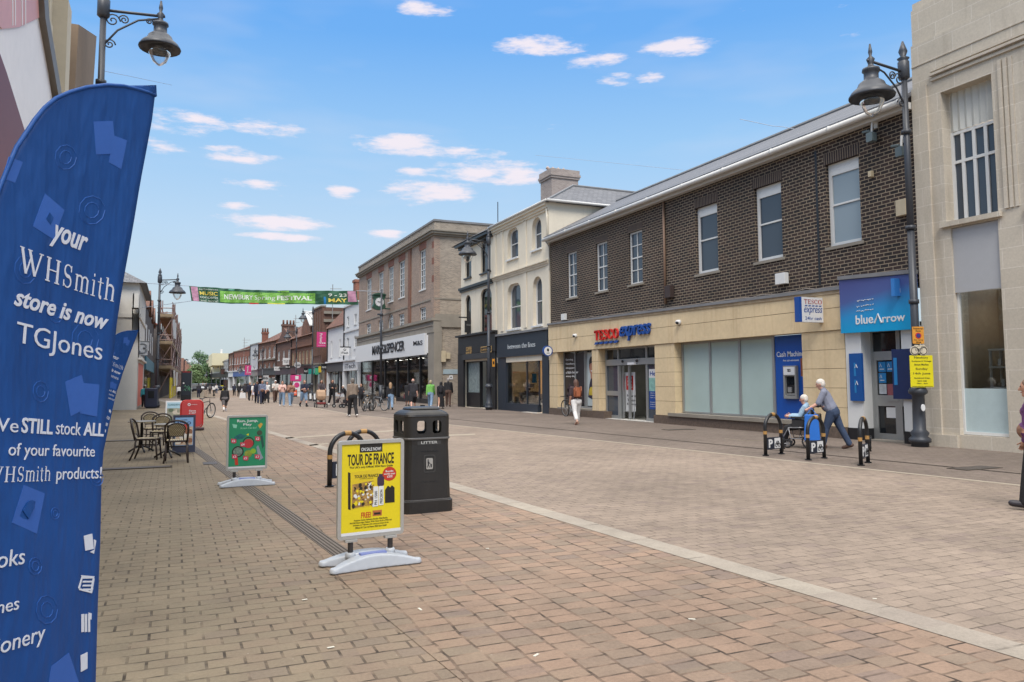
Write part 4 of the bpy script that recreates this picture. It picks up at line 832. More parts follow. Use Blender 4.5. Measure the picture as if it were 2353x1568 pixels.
mb = MB(); ya, yb = 42.0, 48.2; mb.add([(16.7, ya, 10.56), (16.7, yb, 10.56), (21, yb, 12.2), (21, ya, 12.2), (21, yb, 10.56), (21, ya, 10.56)], [(0, 3, 2, 1), (0, 5, 3), (1, 2, 4), (2, 3, 5, 4), (0, 1, 4, 5)]); mb.build('roof', SLATE, t)
wall(t, Pl((0, 47.6, 0), (-1, 0, 0), (0, 0, 1)), [(-26, 0), (-17.3, 0), (-17.3, 10.5), (-26, 10.5)], [], CREAM, d=-.05)
mb = MB(); mb.cyl((19.2, 46, 11), (19.2, 46, 13.4), .03); mb.build('aerial', BLK, t)
t = thing('black_shopfront', 'black cafe shopfront with frosted windows and small gold lettering', 'shopfront', (17.2, 45, 0))
s = [P.uv(x, 870)[0] for x in (1057, 1069, 1099, 1114, 1133)]
each(t, 'pilaster', BLK, P, [(s[0]-.1, 0, s[1], 3.4, .002, .12), (s[4]-.3, 0, s[4]+.6, 3.4, .002, .12)])
slab(t, 'fascia', BLK, P, (a0-.15, 3.4, aS+.6, 4.5, .002, .16)); slab(t, 'cornice', BLK, P, (a0-.25, 4.5, aS+.6, 4.62, .002, .34)); slab(t, 'shutter_box', mat('grey_black', S(60, 60, 62), .5), P, (s[1], 3.02, s[4]-.3, 3.38, .002, .2))
f = MB(); f.pb(P, s[1], 0, s[2], .95, -.3, -.1); f.pb(P, s[3], 0, s[4]-.3, .95, -.3, -.1)
for x in (s[1], s[2]-.06, s[3], s[4]-.36): f.pb(P, x, .95, x+.08, 2.95, -.3, -.101)
f.pb(P, s[1], 2.85, s[4]-.3, 3.0, -.3, -.098); f = f.build('shop_window', BLK, t)
g = MB(); g.pb(P, s[1]+.08, .95, s[2]-.06, 2.85, -.25, -.2); g.pb(P, s[3]+.08, .95, s[4]-.36, 2.85, -.25, -.2); g.build_each('pane', mat('patterned_frost', S(150, 162, 160), .35, .8, 5, fine=.6), f); g = MB(); g.pb(P, s[2], 0, s[3], 2.85, -1.2, -1.1); g.build('door', GLD, t)
sg = thing('fascia_sign', 'two small gold framed lettering panels on the black fascia', 'sign', (17, 45, 3.8)); GOLD = mat('gold', S(206, 168, 108), .5); Q = FX(17.03)
mb = MB(); r = Q.rect(1071, 802, 1084, 814); mb.text(Q, 'COFFEE', r[0], r[1]+.22, r[2], r[3]+.1, .001, .01, .01); mb.text(Q, 'HOUSE', r[0], r[1]-.03, r[2], r[1]+.18, .001, .01, .01); mb.build_each('lettering', GOLD, sg)
r = Q.rect(1105, 797.5, 1130, 809.5); mb = MB(); mb.prism(Q, rect(*r), .001, .01, [rect(r[0]+.06, r[1]+.05, r[2]-.06, r[3]-.05)]); mb.build('frame', GOLD, sg); mb = MB(); mb.text(Q, 'COFFEE HOUSE', r[0]+.15, r[1]+.14, r[2]-.15, r[3]-.14, .001, .01, .01); mb.build('lettering', GOLD, sg)
ps = thing('hanging_sign', 'black hanging board with small grey lettering on the black trimmed building', 'sign', (16.8, 46, 5)); Q = FY(45.8); r = Q.rect(1068, 737, 1096, 765)
slab(ps, 'board', BLK, Q, (r[0], r[1], r[2], r[3], -.05, .03)); mb = MB(); mb.tube([(r[0]-.4, 45.8, r[3]+.2), (17.2, 45.8, r[3]+.2)], .04); mb.cyl((17.15, 45.8, r[3]-.1), (17.15, 45.8, r[3]+.6), .05); mb.cyl((r[0]+.2, 45.8, r[3]), (r[0]+.2, 45.8, r[3]+.2), .02); mb.cyl((r[2]-.1, 45.8, r[3]), (r[2]-.1, 45.8, r[3]+.2), .02); mb.build('bracket', BLK, ps)
mb = MB(); mb.text(Q, 'ESQUIRES', r[0]+.12, r[1]+.42, r[2]-.12, r[1]+.54, .031, .04); mb.build('lettering', GREYP, ps)
# ------------------------------------------------------------------ brown brick department store
t = tms = thing('brick_store', 'brown brick three storey store with stone parapet and tall white sash windows', 'building', (19, 65, 0))
P = FX(17.2); a0, a1 = P.uv(825, 700)[0], P.uv(999, 700)[0]
Wt = [P.rect(*q) for q in ((842.6, 643, 852.6, 709), (870, 626, 880, 700), (893, 614.4, 903.3, 690), (917, 602.6, 929, 682), (964.7, 581.7, 977, 667.4))]
Wl = [P.rect(*q) for q in ((841.7, 746, 851.6, 778), (869, 736.5, 879.7, 770), (891.5, 719, 903.3, 764.8), (916.4, 724, 928, 759.8), (964.7, 708, 977.7, 750))]
fs = sum(r[3] for r in Wt)/5, sum(r[1] for r in Wt)/5; Wt = [(r[0], fs[1], r[2]+.1, fs[0]) for r in Wt]
fs = sum(r[3] for i, r in enumerate(Wl) if i != 2)/4, sum(r[1] for r in Wl)/5; Wl = [(r[0], fs[1], r[2]+.1, fs[0]) for r in Wl]; Wl[2] = (Wl[2][0], fs[1], Wl[2][2], fs[0]+.35)
wall(t, P, [(a0, 5.5), (a1, 5.5), (a1, 12.6), (a0, 12.6)], [rect(*r) for r in Wt]+[rnd(*r) if i == 2 else rect(*r) for i, r in enumerate(Wl)], BRN, t=.4)
for r in Wt:
    window(t, P, r, -.1, 3, 6, fr=.1, bar=.05, sill=.06); slab(t, 'lintel', REDB, P, (r[0]-.15, r[3]+.003, r[2]+.15, r[3]+.75, -.1, .012))
for i, r in enumerate(Wl): window(t, P, r, -.1, 3, 4, fr=.1, bar=.05, sill=.06, shape=rnd if i == 2 else None)
for i in (1, 2, 3):
    r = Wl[i]; mb = MB()
    for z in (.35, .8): mb.tube([P.P(r[2]+.2, r[1]+z, .02), P.P(r[2]+.2, r[1]+z, .4), P.P(r[2]+.9, r[1]+z, .4)], .02, 4)
    mb.build('balconet', BLK, t)
py = [P.uv(940, 600)[0], P.uv(950, 600)[0], P.uv(985, 600)[0]]
mb = MB(); mb.pb(P, py[0], 5.6, py[0]+.7, 12.5, .002, .09); mb.build('pilaster', REDB2, t); mb = MB(); mb.pb(P, a1-.75, 5.6, a1, 12.5, .002, .07); mb.build('pilaster', BRN, t)
mb = MB(); mb.pb(P, a0, 7.62, a1+.003, 7.74, .002, .05); mb.build('string_course', STONE, t)
mb = MB()
for z, h, d in ((12.3, .14, .16), (12.44, .16, .32), (12.6, .1, .42)): mb.pb(P, a0-.2, z, a1+d, z+h, -.5, d); mb.hexa([(x, y, zz) for zz in (z+.002, z+h-.002) for x, y in ((17.2, 53.2-d), (26, 53.2-d), (26, 53.4), (17.2, 53.4))])
mb.build('cornice', STONE, t)
mb = MB(); mb.pb(P, a0-.1, 12.7, a1+.05, 13.35, -.4, .05); mb.hexa([(x, y, zz) for zz in (12.7, 13.35) for x, y in ((17.6, 53.15), (26, 53.15), (26, 53.6), (17.6, 53.6))]); pp = mb.build('parapet', GREYB, t)
mb = MB(); mb.pb(P, a0-.15, 13.35, a1+.12, 13.5, -.45, .12); mb.hexa([(x, y, zz) for zz in (13.351, 13.499) for x, y in ((17.66, 53.08), (26, 53.08), (26, 53.65), (17.66, 53.65))]); mb.build('coping', LEAD, pp)
QS = Pl((0, 53.2, 0), (1, 0, 0), (0, 0, 1)); wall(t, QS, [(17.22, 0), (26, 0), (26, 12.6), (17.22, 12.6)], [], GREYB, name='side_wall')
slab(t, 'belt_course', STONE, QS, (17.2, 5.6, 26, 6.55, .002, .12)); slab(t, 'string_course', STONE, QS, (17.2, 7.62, 26, 7.74, .003, .05))
for i, z in enumerate((8.9, 10.2, 11.4)): slab(t, 'red_bricks', REDB, P, (a1-.5, z, a1+.002, z+.5, .071, .078))
# ground floor
b0 = P.uv(823.6, 860)[0]
slab(t, 'stone_pier', STONE, P, (P.uv(986.5, 850)[0], 0, a1+.15, 5.55, -.5, .1)); slab(t, 'stone_frieze', STONE, P, (b0-.4, 5.2, a1+.16, 6.05, -.4, .14))
slab(t, 'stone_cornice', STONE, P, (b0-.5, 6.05, a1+.2, 6.25, -.4, .3))
mb = MB(); mb.tube([P.P(a0+(a1-a0)*i/30, 5.7+.12*noise.noise((i*.7, 3, 0)), .17) for i in range(31)], .03, 5); mb.build('cable', MATS['pale_cable'], t)
gx = [P.uv(x, 870)[0] for x in (826, 851, 880, 908, 933, 960, 985)]
f = MB()
for x in gx: f.pb(P, x-.09, 0, x+.09, 3.64, -.3, -.14)
f.pb(P, gx[0], 0, gx[-1], .35, -.3, -.16); f = f.build('shop_window', BLK, t); g = MB(); g.pb(P, gx[0], .35, gx[-1], 3.64, -.26, -.22); g.build('pane', GLT, f)
each(t, 'column', STONE, P, [(gx[i]-.3, 0, gx[i]+.3, 3.7, -.9, -.5) for i in (2, 4)])
im = mat('store_interior', S(120, 116, 110), .9, .3, .7); i_ = MB(); i_.pb(P, gx[0], .02, gx[-1], 3.9, -6, -5.9); i_.pb(P, gx[0], 3.7, gx[-1], 3.8, -5.9, -.3); i_.pb(P, gx[0], .02, gx[-1], .05, -5.9, -.31); i_.pb(P, gx[0]-.1, .02, gx[0], 3.8, -5.9, -.3); i_.pb(P, gx[-1], .02, gx[-1]+.1, 3.8, -5.9, -.5); i_.build('interior', im, t)
lm = MB()
for k in range(6): x = gx[0]+2+k*3.6; lm.pb(P, x, 3.64, x+1.5, 3.68, -2.4, -2.2)
lm.build_each('ceiling_light', mat('lamp_white', (1, .95, .86, 1), .5, 0, emit=8, fine=0), t)
rr = random.Random(6); gd = MB()
for k in range(40): x = rr.uniform(gx[0]+.5, gx[-1]-.5); z = rr.choice((.3, .9, 1.5)); gd.pb(P, x, z, x+rr.uniform(.2, .7), z+rr.uniform(.2, .5), -3-rr.random()*2, -2.5)
gd.build('display_goods', MATS['goods'], t)
sg = thing('fascia_sign', 'long white fascia sign with bold black condensed capitals', 'sign', (17, 66, 4.4))
c1 = P.uv(985.5, 800)[0]; mb = MB(); mb.pb(P, b0, 3.64, c1, 5.22, .15, .34); mb.build('panel', WS, sg); Q = FX(16.86)
sign_text(sg, Q, [('MARKS&SPENCER', 856, 816.5, 930, 796, INK, .012, 0, .02, .05, 806), ('M&S', 950, 795, 971, 784.5, INK, .015, 0, .001, .02, 793)])
fx = thing('wall_box', 'tall beige utility box on the brick side wall', 'box', (17.8, 53.1, 3)); slab(fx, 'box', BEIGEP, QS, (*[QS.rect(1012, 807, 1022, 832)[i] for i in range(4)], .002, .25)); 
fx = thing('wall_box', 'short beige utility box right of the tall box on the brick side wall', 'box', (18.3, 53.1, 3)); slab(fx, 'box', BEIGEP, QS, (*[QS.rect(1023.5, 811, 1032.5, 825)[i] for i in range(4)], .002, .2))
fx = thing('street_plate', 'long pale street name plate low on the brick side wall', 'sign', (18.5, 53.1, 2)); slab(fx, 'plate', mat('pale_plate', S(170, 188, 196), .5, .2, 8), QS, (*[QS.rect(1018, 849, 1051, 860)[i] for i in range(4)], .002, .05))
fx = thing('notice', 'small white notice below the street name plate', 'sign', (18.8, 53.1, 1.6)); r = QS.rect(1032, 863, 1040, 872); slab(fx, 'plate', WS, QS, (*r, .002, .04)); mb = MB(); mb.prism(QS, arc((r[0]+r[2])/2, (r[1]+r[3])/2, .06, .06, 0, 330, 11), .041, .045); mb.build('symbol', INK, fx)
# clock on its bracket
Yc = 65.6; Q = FY(Yc); c = Q.uv(872, 694.5); rad = 9.7/FL*68
t = thing('street_clock', 'green cased double faced clock on a bracket from the brick store', 'clock', (c[0], Yc, c[1])); GRN = mat('clock_green', S(44, 82, 64), .45, .1)
mb = MB(); k = rad
pf = [(-1.5*k, 1.65*k), (1.5*k, 1.65*k), (1.45*k, 1.15*k), (1.2*k, .7*k), (1.25*k, -.3*k), (1.5*k, -.9*k), (1.5*k, -1.25*k), (.9*k, -1.7*k), (0, -1.85*k), (-.9*k, -1.7*k), (-1.5*k, -1.25*k), (-1.5*k, -.9*k), (-1.25*k, -.3*k), (-1.2*k, .7*k), (-1.45*k, 1.15*k)]
mb.prism(Q, [(c[0]+a, c[1]+b) for a, b in pf], -.5, .0); mb.prism(Q, [(c[0]+a, c[1]+b) for a, b in ((-1.75*k, 1.65*k), (1.75*k, 1.65*k), (1.2*k, 2.0*k), (0, 2.15*k), (-1.2*k, 2.0*k))], -.6, .1); mb.prism(Q, [(c[0]+1.4*k, c[1]-1.6*k), (17.2, c[1]-1.6*k), (17.2, c[1]-1.35*k), (c[0]+1.4*k, c[1]-1.3*k)], -.35, -.15)
mb.build('case', GRN, t, bev=.02); mb = MB(); mb.tube([(c[0]+1.3*k, Yc+.2, c[1]+1.0*k), (17.2, Yc+.2, c[1]+1.05*k)], .04); mb.build('stay', BLK, t)
mb = MB(); mb.prism(Q, arc(c[0], c[1], rad, rad, 0, 350, 28), .001, .03); fc = mb.build('dial', WS, t)
mb = MB()
for h in range(12): a = math.radians(h*30); mb.tube([Q.P(c[0]+rad*.78*math.sin(a), c[1]+rad*.78*math.cos(a), .034), Q.P(c[0]+rad*.94*math.sin(a), c[1]+rad*.94*math.cos(a), .034)], .018, 4)
mb.build('numeral', INK, fc); mb = MB()
for a, l, w in ((78, .62, .035), (84+180-180, .45, .04)): a = math.radians(a); mb.tube([Q.P(c[0], c[1], .045), Q.P(c[0]+rad*l*math.sin(a), c[1]+rad*l*math.cos(a), .045)], w, 4)
a = math.radians(282); mb.tube([Q.P(c[0], c[1], .05), Q.P(c[0]+rad*.5*math.sin(a), c[1]+rad*.5*math.cos(a), .05)], .035, 4); mb.build('clock_hand', INK, fc)
# ------------------------------------------------------------------ far right-hand frontages
YM = [(473, 222), (507, 190), (525, 178), (535, 171), (574, 154), (593, 145), (634, 131), (669, 119), (717, 104), (738, 98), (752, 94), (792, 85.5), (825, 78.5)]
def ymap(x):
    for (a, p), (b, q) in zip(YM, YM[1:]):
        if x <= b: return p+(q-p)*(x-a)/(b-a)
    return 78.5
def onY(x, y, Y): d = ray(x, y); return CAM+d*(Y/d.y)
def fplane(x0, x1):                           # frontage plane through two bearings; a runs left to right
    p, q = onY(x0, 880, ymap(x0)), onY(x1, 880, ymap(x1)); p.z = q.z = 0
    return Pl(p, q-p, (0, 0, 1)), (q-p).length
FARN = 0
def frontage(label, x0, x1, ytop, m, rows=(), roof=None, fascia=None, shop=GLD, win=W_, depth=9, gab=0, cat='building', shopm=None, words=None, wm=None, parapet=None):
    """rows: (y_top, y_bottom at the right end, columns, share of width that is window, arched)"""
    pl, L = fplane(x0, x1); z = lambda y: pl.uv(x1, y)[1]; zt = z(ytop); zs = 3.9
    t = thing('shop_building', label, cat, pl.P(L/2, 0, -4)); hs = []; ws = []
    for (ya, yb, n, sh, ar) in rows:
        for i in range(n):
            c = L*(i+.5)/n; w = L/n*sh/2; r = (c-w, z(yb), c+w, z(ya)); ws.append((r, ar)); hs.append(arched(*r) if ar else rect(*r))
    out = [(0, zs), (L, zs), (L, zt), (L/2, zt+gab), (0, zt)] if gab else [(0, zs), (L, zs), (L, zt), (0, zt)]
    wall(t, pl, out, hs, m, t=.4)
    for r, ar in ws: window(t, pl, r, -.08, 2, 2, m=win, fr=.12, bar=.08, shape=arched if ar else None, sill=.08)
    bx = MB(); bx.pb(pl, .02, 0, L-.02, zt-.05, -depth, -.42); bx.build('rear_wall', m, t)
    if roof:
        h, rm = roof; mb = MB(); e = zt; P4 = lambda a, d, zz: pl.P(a, zz, d)
        mb.add([P4(-.1, .3, e), P4(L+.1, .3, e), P4(L+.1, -depth/2, e+h), P4(-.1, -depth/2, e+h), P4(-.1, -depth, e), P4(L+.1, -depth, e)], [(0, 1, 2, 3), (3, 2, 5, 4), (1, 5, 2), (0, 3, 4), (0, 4, 5, 1)]); mb.build('roof', rm, t)
    else:
        mb = MB(); mb.pb(pl, -.05, zt, L+.05, zt+.18, -.5, .16); mb.build('coping', parapet or STONE, t)
    mb = MB(); mb.cyl(pl.P(.12, zs, .08), pl.P(.12, zt, .08), .07, n=6); mb.build('downpipe', BLK, t)
    if fascia:
        mb = MB(); mb.pb(pl, 0, 2.85, L, 3.88, -.4, .12); f = mb.build('fascia', fascia, t)
        if words:
            tx = MB(); tx.text(pl, words, L*.15, 3.1, L*.85, 3.6, .121, .15, .01); tx.build('lettering', wm or WS, f)
        mb = MB(); mb.pb(pl, -.05, 3.89, L+.05, 4.05, -.3, .3); mb.build('cornice', shopm or m, t)
        for a0, a1 in ((0, .35), (L-.35, L)): mb = MB(); mb.pb(pl, a0, 0, a1, 2.84, -.4, .08); mb.build('pilaster', shopm or m, t)
        mb = MB(); mb.pb(pl, .36, 0, L-.36, .4, -.3, -.1); mb.build('stall_riser', shopm or m, t)
        g = MB(); g.pb(pl, .36, .4, L-.36, 2.84, -.35, -.25); g = g.build('shop_window', shop, t)
        mb = MB()
        for k in (1, 2): a = .36+(L-.72)*k/3; mb.pb(pl, a-.05, .4, a+.05, 2.84, -.25, -.2)
        mb.build('mullion', shopm or m, g)
    return t, pl, L, zt
def chimney(t, x0, x1, y0, y1, Y, m, pots=2):
    q = FY(Y); r = q.rect(x0, y0, x1, y1); mb = MB(); mb.pb(q, r[0]+.1, r[1]-2.5, r[2]-.1, r[3]-.3, -1.2, 0); mb.pb(q, r[0], r[3]-.3, r[2], r[3], -1.3, .1); c = mb.build('chimney', m, t)
    for i in range(pots): x = r[0]+(r[2]-r[0])*(i+.5)/pots; mb = MB(); mb.cyl((x, Y+.6, r[3]), (x, Y+.6, r[3]+.7), .17, .14, 8); mb.build('chimney_pot', TILE, c, True)
BRD = brick('deep_brick', S(118, 78, 64), S(98, 68, 58), S(130, 112, 98), .225, .075, .01)
tA, pA, LA, zA = frontage('tall white rendered three storey building next to the brick store', 790, 824.5, 695, WD, [(719, 743, 2, .3, 0), (771, 799, 2, .3, 0)], fascia=WS, words='iTech', wm=mat('grey_letter', S(110, 112, 116), .5), shopm=WD, parapet=WD)
mb = MB(); mb.pb(pA, -.05, pA.uv(824, 757)[1], LA+.05, pA.uv(824, 752)[1], .002, .12); mb.build('string_course', WD, tA); chimney(tA, 815, 832, 642, 690, 86, REDB, 0)
tB, pB, LB, zB = frontage('white two storey building with steep clay tiled roof', 752, 790, 747, WD, [(779, 818, 2, .16, 0)], roof=(5.2, TILE), fascia=mat('dark_board', S(84, 82, 82), .7, .3, 6), shopm=WD)
tC, pC, LC, zC = frontage('huge plain dark red brick block rising behind the white buildings', 718, 738, 706, BRD, [], fascia=mat('slate_grey', S(150, 156, 160), .6), shopm=STONE, depth=22)
for i in range(4): mb = MB(); a = LC*(i+.3)/4; mb.pb(pC, a, 5, a+.7, zC-.4, .002, .16); mb.build('brick_pier', BRD, tC)
q = Pl(pC.P(LC, 0, 0), -pC.n, (0, 0, 1)); mb = MB()
for z0 in (9.2, zC-.9): mb.pb(q, .2, z0, 20, z0+.35, .005, .25)
mb.build('string_course', STONE, tC)
tD, pD, LD, zD = frontage('red brown brick building with a long row of cream mullioned windows', 669, 717.5, 768, REDB2, [(803, 842, 6, .62, 0)], roof=(3.4, TILE), fascia=mat('maroon_fascia', S(98, 50, 60), .5), shopm=BLK, win=mat('cream_paint', S(228, 206, 172), .5)); mb = MB(); pl = pD
mb.pb(pl, 0, pl.uv(717, 793)[1], LD, pl.uv(717, 789)[1], .002, .25); mb.build('string_course', REDB2, tD)
mb = MB(); mb.prism(pl, [(LD*.5, zD-.3), (LD*.9, zD-.3), (LD*.9, zD+1.2), (LD*.7, zD+3.2), (LD*.5, zD+1.2)], -2, .05); mb.prism(pl, [(LD*.66, zD), (LD*.74, zD), (LD*.74, zD+1.6), (LD*.66, zD+1.6)], .051, .09); mb.build('gable_dormer', REDB2, tD)
mb = MB(); mb.hexa([pl.P(a, z, d) for z in (0, .15) for a, z, d in ((LD*.7, zD+3.3+z, .3), (LD*.95, zD+1.1+z, .3), (LD*.95, zD+1.1+z, -3), (LD*.7, zD+3.3+z, -3))]); mb.build('dormer_roof', mat('pale_lead', S(206, 206, 204), .6), tD)
chimney(tD, 665, 679, 746, 770, 122, BRD, 2)
tE, pE, LE, zE = frontage('dark brown building with small upper windows and a jettied gable', 634, 669, 783, BRD, [(803, 825, 3, .4, 0)], roof=(3.2, TILE), fascia=mat('plum_fascia', S(70, 52, 66), .5), shopm=BLK, gab=2.2)
chimney(tE, 648, 665, 745, 770, 128, BRD, 2)
tF, pF, LF, zF = frontage('red brick building with two rows of white arched windows', 593, 634, 783, REDB2, [(794, 821, 4, .46, 1), (832, 868, 4, .5, 1)], roof=(2.6, TILE), fascia=mat('charcoal_fascia', S(58, 60, 64), .5), shopm=BLK)
chimney(tF, 602, 618, 763, 785, 143, REDB, 3); mb = MB()
mb.pb(pF, 0, pF.uv(634, 826)[1], LF, pF.uv(634, 823)[1], .002, .2); mb.build('string_course', STONE, tF)
tG, pG, LG, zG = frontage('narrow pale grey rendered building between two brick ones', 574, 593, 790, mat('grey_render', S(198, 200, 202), .8, .08, 1), [(802, 822, 1, .3, 0), (841, 864, 1, .3, 0)], fascia=GREYP, shopm=WS, parapet=GREYP)
tH, pH, LH, zH = frontage('flat topped red brick building with close set white windows', 536, 574, 803, REDB, [(818, 834, 6, .5, 0), (842, 862, 6, .5, 0)], fascia=BLUES, shopm=WS, words=None)
tI, pI, LI, zI = frontage('slim brown brick building left of the flat topped one', 525, 536, 812, REDB2, [(822, 838, 2, .4, 0), (846, 862, 2, .4, 0)], roof=(2, TILE), fascia=WS, shopm=WS)
tJ, pJ, LJ, zJ = frontage('small black and white building beside the big cream one', 507, 525, 829, WD, [(835, 848, 3, .4, 0), (856, 872, 3, .4, 0)], roof=(2.4, SLATE), fascia=BLK, shopm=BLK, win=BLK)
tK, pK, LK, zK = frontage('large cream building with flat parapet at the far end of the right hand row', 473, 507, 822, mat('cream_paint_wall', S(232, 222, 186), .8, .06, 1), [(834, 846, 3, .3, 0), (856, 870, 3, .3, 0)], fascia=BLK, shopm=WS, depth=34)
q = FY(186); r = q.rect(488, 812, 532, 840); wall(tK, q, rect(*r), [], MATS['cream_paint_wall'], t=20, name='rear_block'); r = q.rect(483, 802, 492, 818); mb = MB(); mb.pb(q, r[0]+2.2, r[1]-1.2, r[2]+1.8, r[3], -1.5, -1); mb.build('chimney', WS, tK)
q = FY(214); r = q.rect(478, 855, 492, 892); wall(tK, q, [(r[0], 0), (r[2], 0), (r[2], r[3]), (r[0], r[3])], [rect(r[0]+.4, 3.6, r[0]+.8, r[3]-.6), rect(r[0]+1, 3.6, r[0]+1.4, r[3]-.6)], BRD, name='brick_bay', t=1)
# ------------------------------------------------------------------ end of the street
q = FY(262.); r = q.rect(396, 822, 452, 890); t = thing('brick_building', 'wide brown brick building with tiled roof closing the far end of the street', 'building', (8, 262, 0)); ze = q.uv(400, 859)[1]
ws = [(q.uv(x, 868)[0]-.75, q.uv(x, 869.5)[1], q.uv(x, 868)[0]+.75, q.uv(x, 862.5)[1]) for x in (410, 418.5, 428, 437)]+[(q.uv(x, 868)[0]-.75, q.uv(x, 886)[1], q.uv(x, 868)[0]+.75, q.uv(x, 876)[1]) for x in (410, 418.5, 428, 437)]
wall(t, q, [(r[0]-8, -.5), (r[2], -.5), (r[2], ze), (r[0]-8, ze)], [rect(*w) for w in ws], BRD)
for w in ws: window(t, q, w, -.1, 2, 2, fr=.22, bar=.14)
mb = MB(); mb.add([(r[0]-9, 261.5, ze), (r[2]+.6, 261.5, ze), (r[2]-4, 266, r[3]), (r[0]-9, 266, r[3]), (r[2]+.6, 272, ze), (r[0]-9, 272, ze)], [(0, 1, 2, 3), (1, 4, 2), (2, 4, 5, 3), (0, 5, 4, 1), (0, 3, 5)]); mb.build('roof', TILE, t)
# tree: tapered trunk, limbs and leaf clumps
def tree(label, x, yb, Y, w, h, seed, col):
    p = onY(x, 880, Y); p.z = 0; rr = random.Random(seed); t = thing('broadleaf_tree', label, 'tree', p)
    mb = MB(); mb.tube([p, p+V((.1, 0, h*.25)), p+V((0, .1, h*.55))], [.35, .28, .12], 8)
    for k in range(7): a = k*.9; mb.tube([p+V((0, 0, h*(.22+.04*k))), p+V((math.cos(a)*w*.2, math.sin(a)*w*.2, h*(.42+.05*k))), p+V((math.cos(a)*w*.36, math.sin(a)*w*.36, h*(.5+.05*k)))], [.14, .09, .04], 6)
    mb.build('trunk', mat('bark', S(82, 70, 58), .9, .3, 6), t, True)
    mb = MB(); cl = []
    for k in range(64):
        zc = rr.uniform(.12, 1); rad = w/2*math.sin(math.pi*min(.97, (.16+zc*.8)))**.7; a = rr.uniform(0, 6.28); q = rad*math.sqrt(rr.random())
        cl.append((p+V((q*math.cos(a), q*math.sin(a), h*zc*.97)), rr.uniform(.5, 1.0)))
    for c, s in cl:
        for k in range(60):
            d = V((rr.gauss(0, 1), rr.gauss(0, 1), rr.gauss(0, .8))).normalized()*s*rr.uniform(.55, 1.15); o = c+d; u = V((rr.gauss(0, 1), rr.gauss(0, 1), rr.gauss(0, 1))).normalized()*.17; v = u.orthogonal().normalized()*.11
            mb.add([o-u, o-v, o+u, o+v], [(0, 1, 2, 3)])
    mb.build('crown', col, t)
LEAF = mat('leaves', S(86, 118, 74), .7, .9, .6, fine=.5); LEAF2 = mat('leaves_light', S(116, 140, 92), .7, .8, .7, fine=.5)
tree('tall rounded green tree in front of the far brick building', 458, 900, 226, 6.2, 10.2, 3, LEAF); tree('lower pale green tree standing before the tall one', 449, 900, 196, 4.6, 5.6, 5, LEAF2); tree('small dark green tree beside the big cream building', 469, 900, 212, 3.4, 6.4, 9, LEAF)
# parked cars far away
def car(x, Y, label, col, hd):
    p = onY(x, 880, Y); p.z = 0; t = thing('parked_car', label, 'car', p, hd)
    t['_local'] = 1; mb = MB(); q = Pl((0, 0, 0), (0, 1, 0), (0, 0, 1)); pr = [(-2.1, .35), (-2.1, .8), (-1.3, .95), (-.7, 1.45), (.9, 1.48), (1.6, 1.0), (2.1, .9), (2.15, .35)]
    mb.prism(q, pr, -.85, .85); mb.build('body', col, t, bev=.06)
    for s in (-1, 1):
        mb = MB(); mb.prism(q, [(-1.15, .98), (-.62, 1.38), (.82, 1.4), (1.4, 1.02)], s*.86-.006, s*.86+.006); mb.build('side_window', GLD, t)
        mb = MB(); mb.ball((s*.62, -2.12, .68), (.14, .05, .08)); mb.build('headlight', WS, t, True)
        for y in (-1.35, 1.35): mb = MB(); mb.cyl((s*.86, y, .32), (s*.66, y, .32), .32, n=16); w_ = mb.build('wheel', BLK, t); mb = MB(); mb.cyl((s*.87, y, .32), (s*.85, y, .32), .18, n=12); mb.build('rim', ALU, w_)
    mb = MB(); mb.hexa([(x_, y_, z_) for d in (0, .02) for x_, y_, z_ in ((-.72, -1.28-d, .99), (.72, -1.28-d, .99), (.66, -.74-d, 1.42), (-.66, -.74-d, 1.42))]); mb.build('windscreen', GLD, t)
    mb = MB(); mb.pb(LOC, -.5, .45, .5, .62, 2.1, 2.14); mb.build('grille', BLK, t)
car(448, 132, 'dark pickup seen end on beside the totem sign', mat('car_dark', S(58, 60, 66), .3), .05); car(459, 150, 'white car parked beyond the dark pickup', mat('car_white', S(220, 222, 224), .3), .3); car(476, 176, 'silver car parked far down the street on the right', mat('car_silver', S(150, 156, 164), .3), .5); car(490, 172, 'dark blue car parked far down near the cream building', mat('car_blue', S(40, 48, 70), .3), 1.2)
car(443, 158, 'grey car parked below the trees', mat('car_grey', S(96, 100, 106), .3), 1.3)
# ------------------------------------------------------------------ left-hand frontage
P = FL_(-2.0)
SB = mat('buff_stone', S(228, 214, 188), .85, .14, .8, .15, 40)
t = thing('stone_shop_building', 'buff stone building with tall pilasters above the blue flag at the left edge', 'building', (-3, 12, 0))
mb = MB(); mb.pb(P, 1, 0, 17.45, 11.6, -8, -.5); mb.build('wall', SB, t)
for x, wd, d in ((150, .5, -.28), (168, .35, -.36), (120, .5, -.3), (95, .6, -.25)):
    a, b = P.uv(x, 60); mb = MB(); mb.pb(P, a-wd, 0, a, 11.5, -.5, d); mb.pb(P, a-wd-.1, 7.9, a+.1, 8.2, -.5, d+.07); mb.build('pilaster', SB, t)
mb = MB(); mb.pb(P, 16.9, 0, 17.46, 9.2, -.5, -.1); mb.pb(P, 16.6, 6.9, 17.5, 7.15, -.5, -.02); mb.build('pier', SB, t)
uvp = lambda pl, L: [pl.uv(*p) for p in L]
t = thing('shop_canopy', 'white and dark red shop canopy panel in a grey frame above the blue flag', 'canopy', (-2, 12, 4)); Q = FL_(-1.75)
mb = MB(); mb.prism(Q, uvp(Q, [(-80, -80), (80, -80), (85, 0), (122, 238), (100, 300), (40, 380), (0, 190), (-80, -60)]), -.2, 0); mb.build('white_panel', mat('canopy_white', S(252, 244, 238, .92), .5, .04, .6), t)
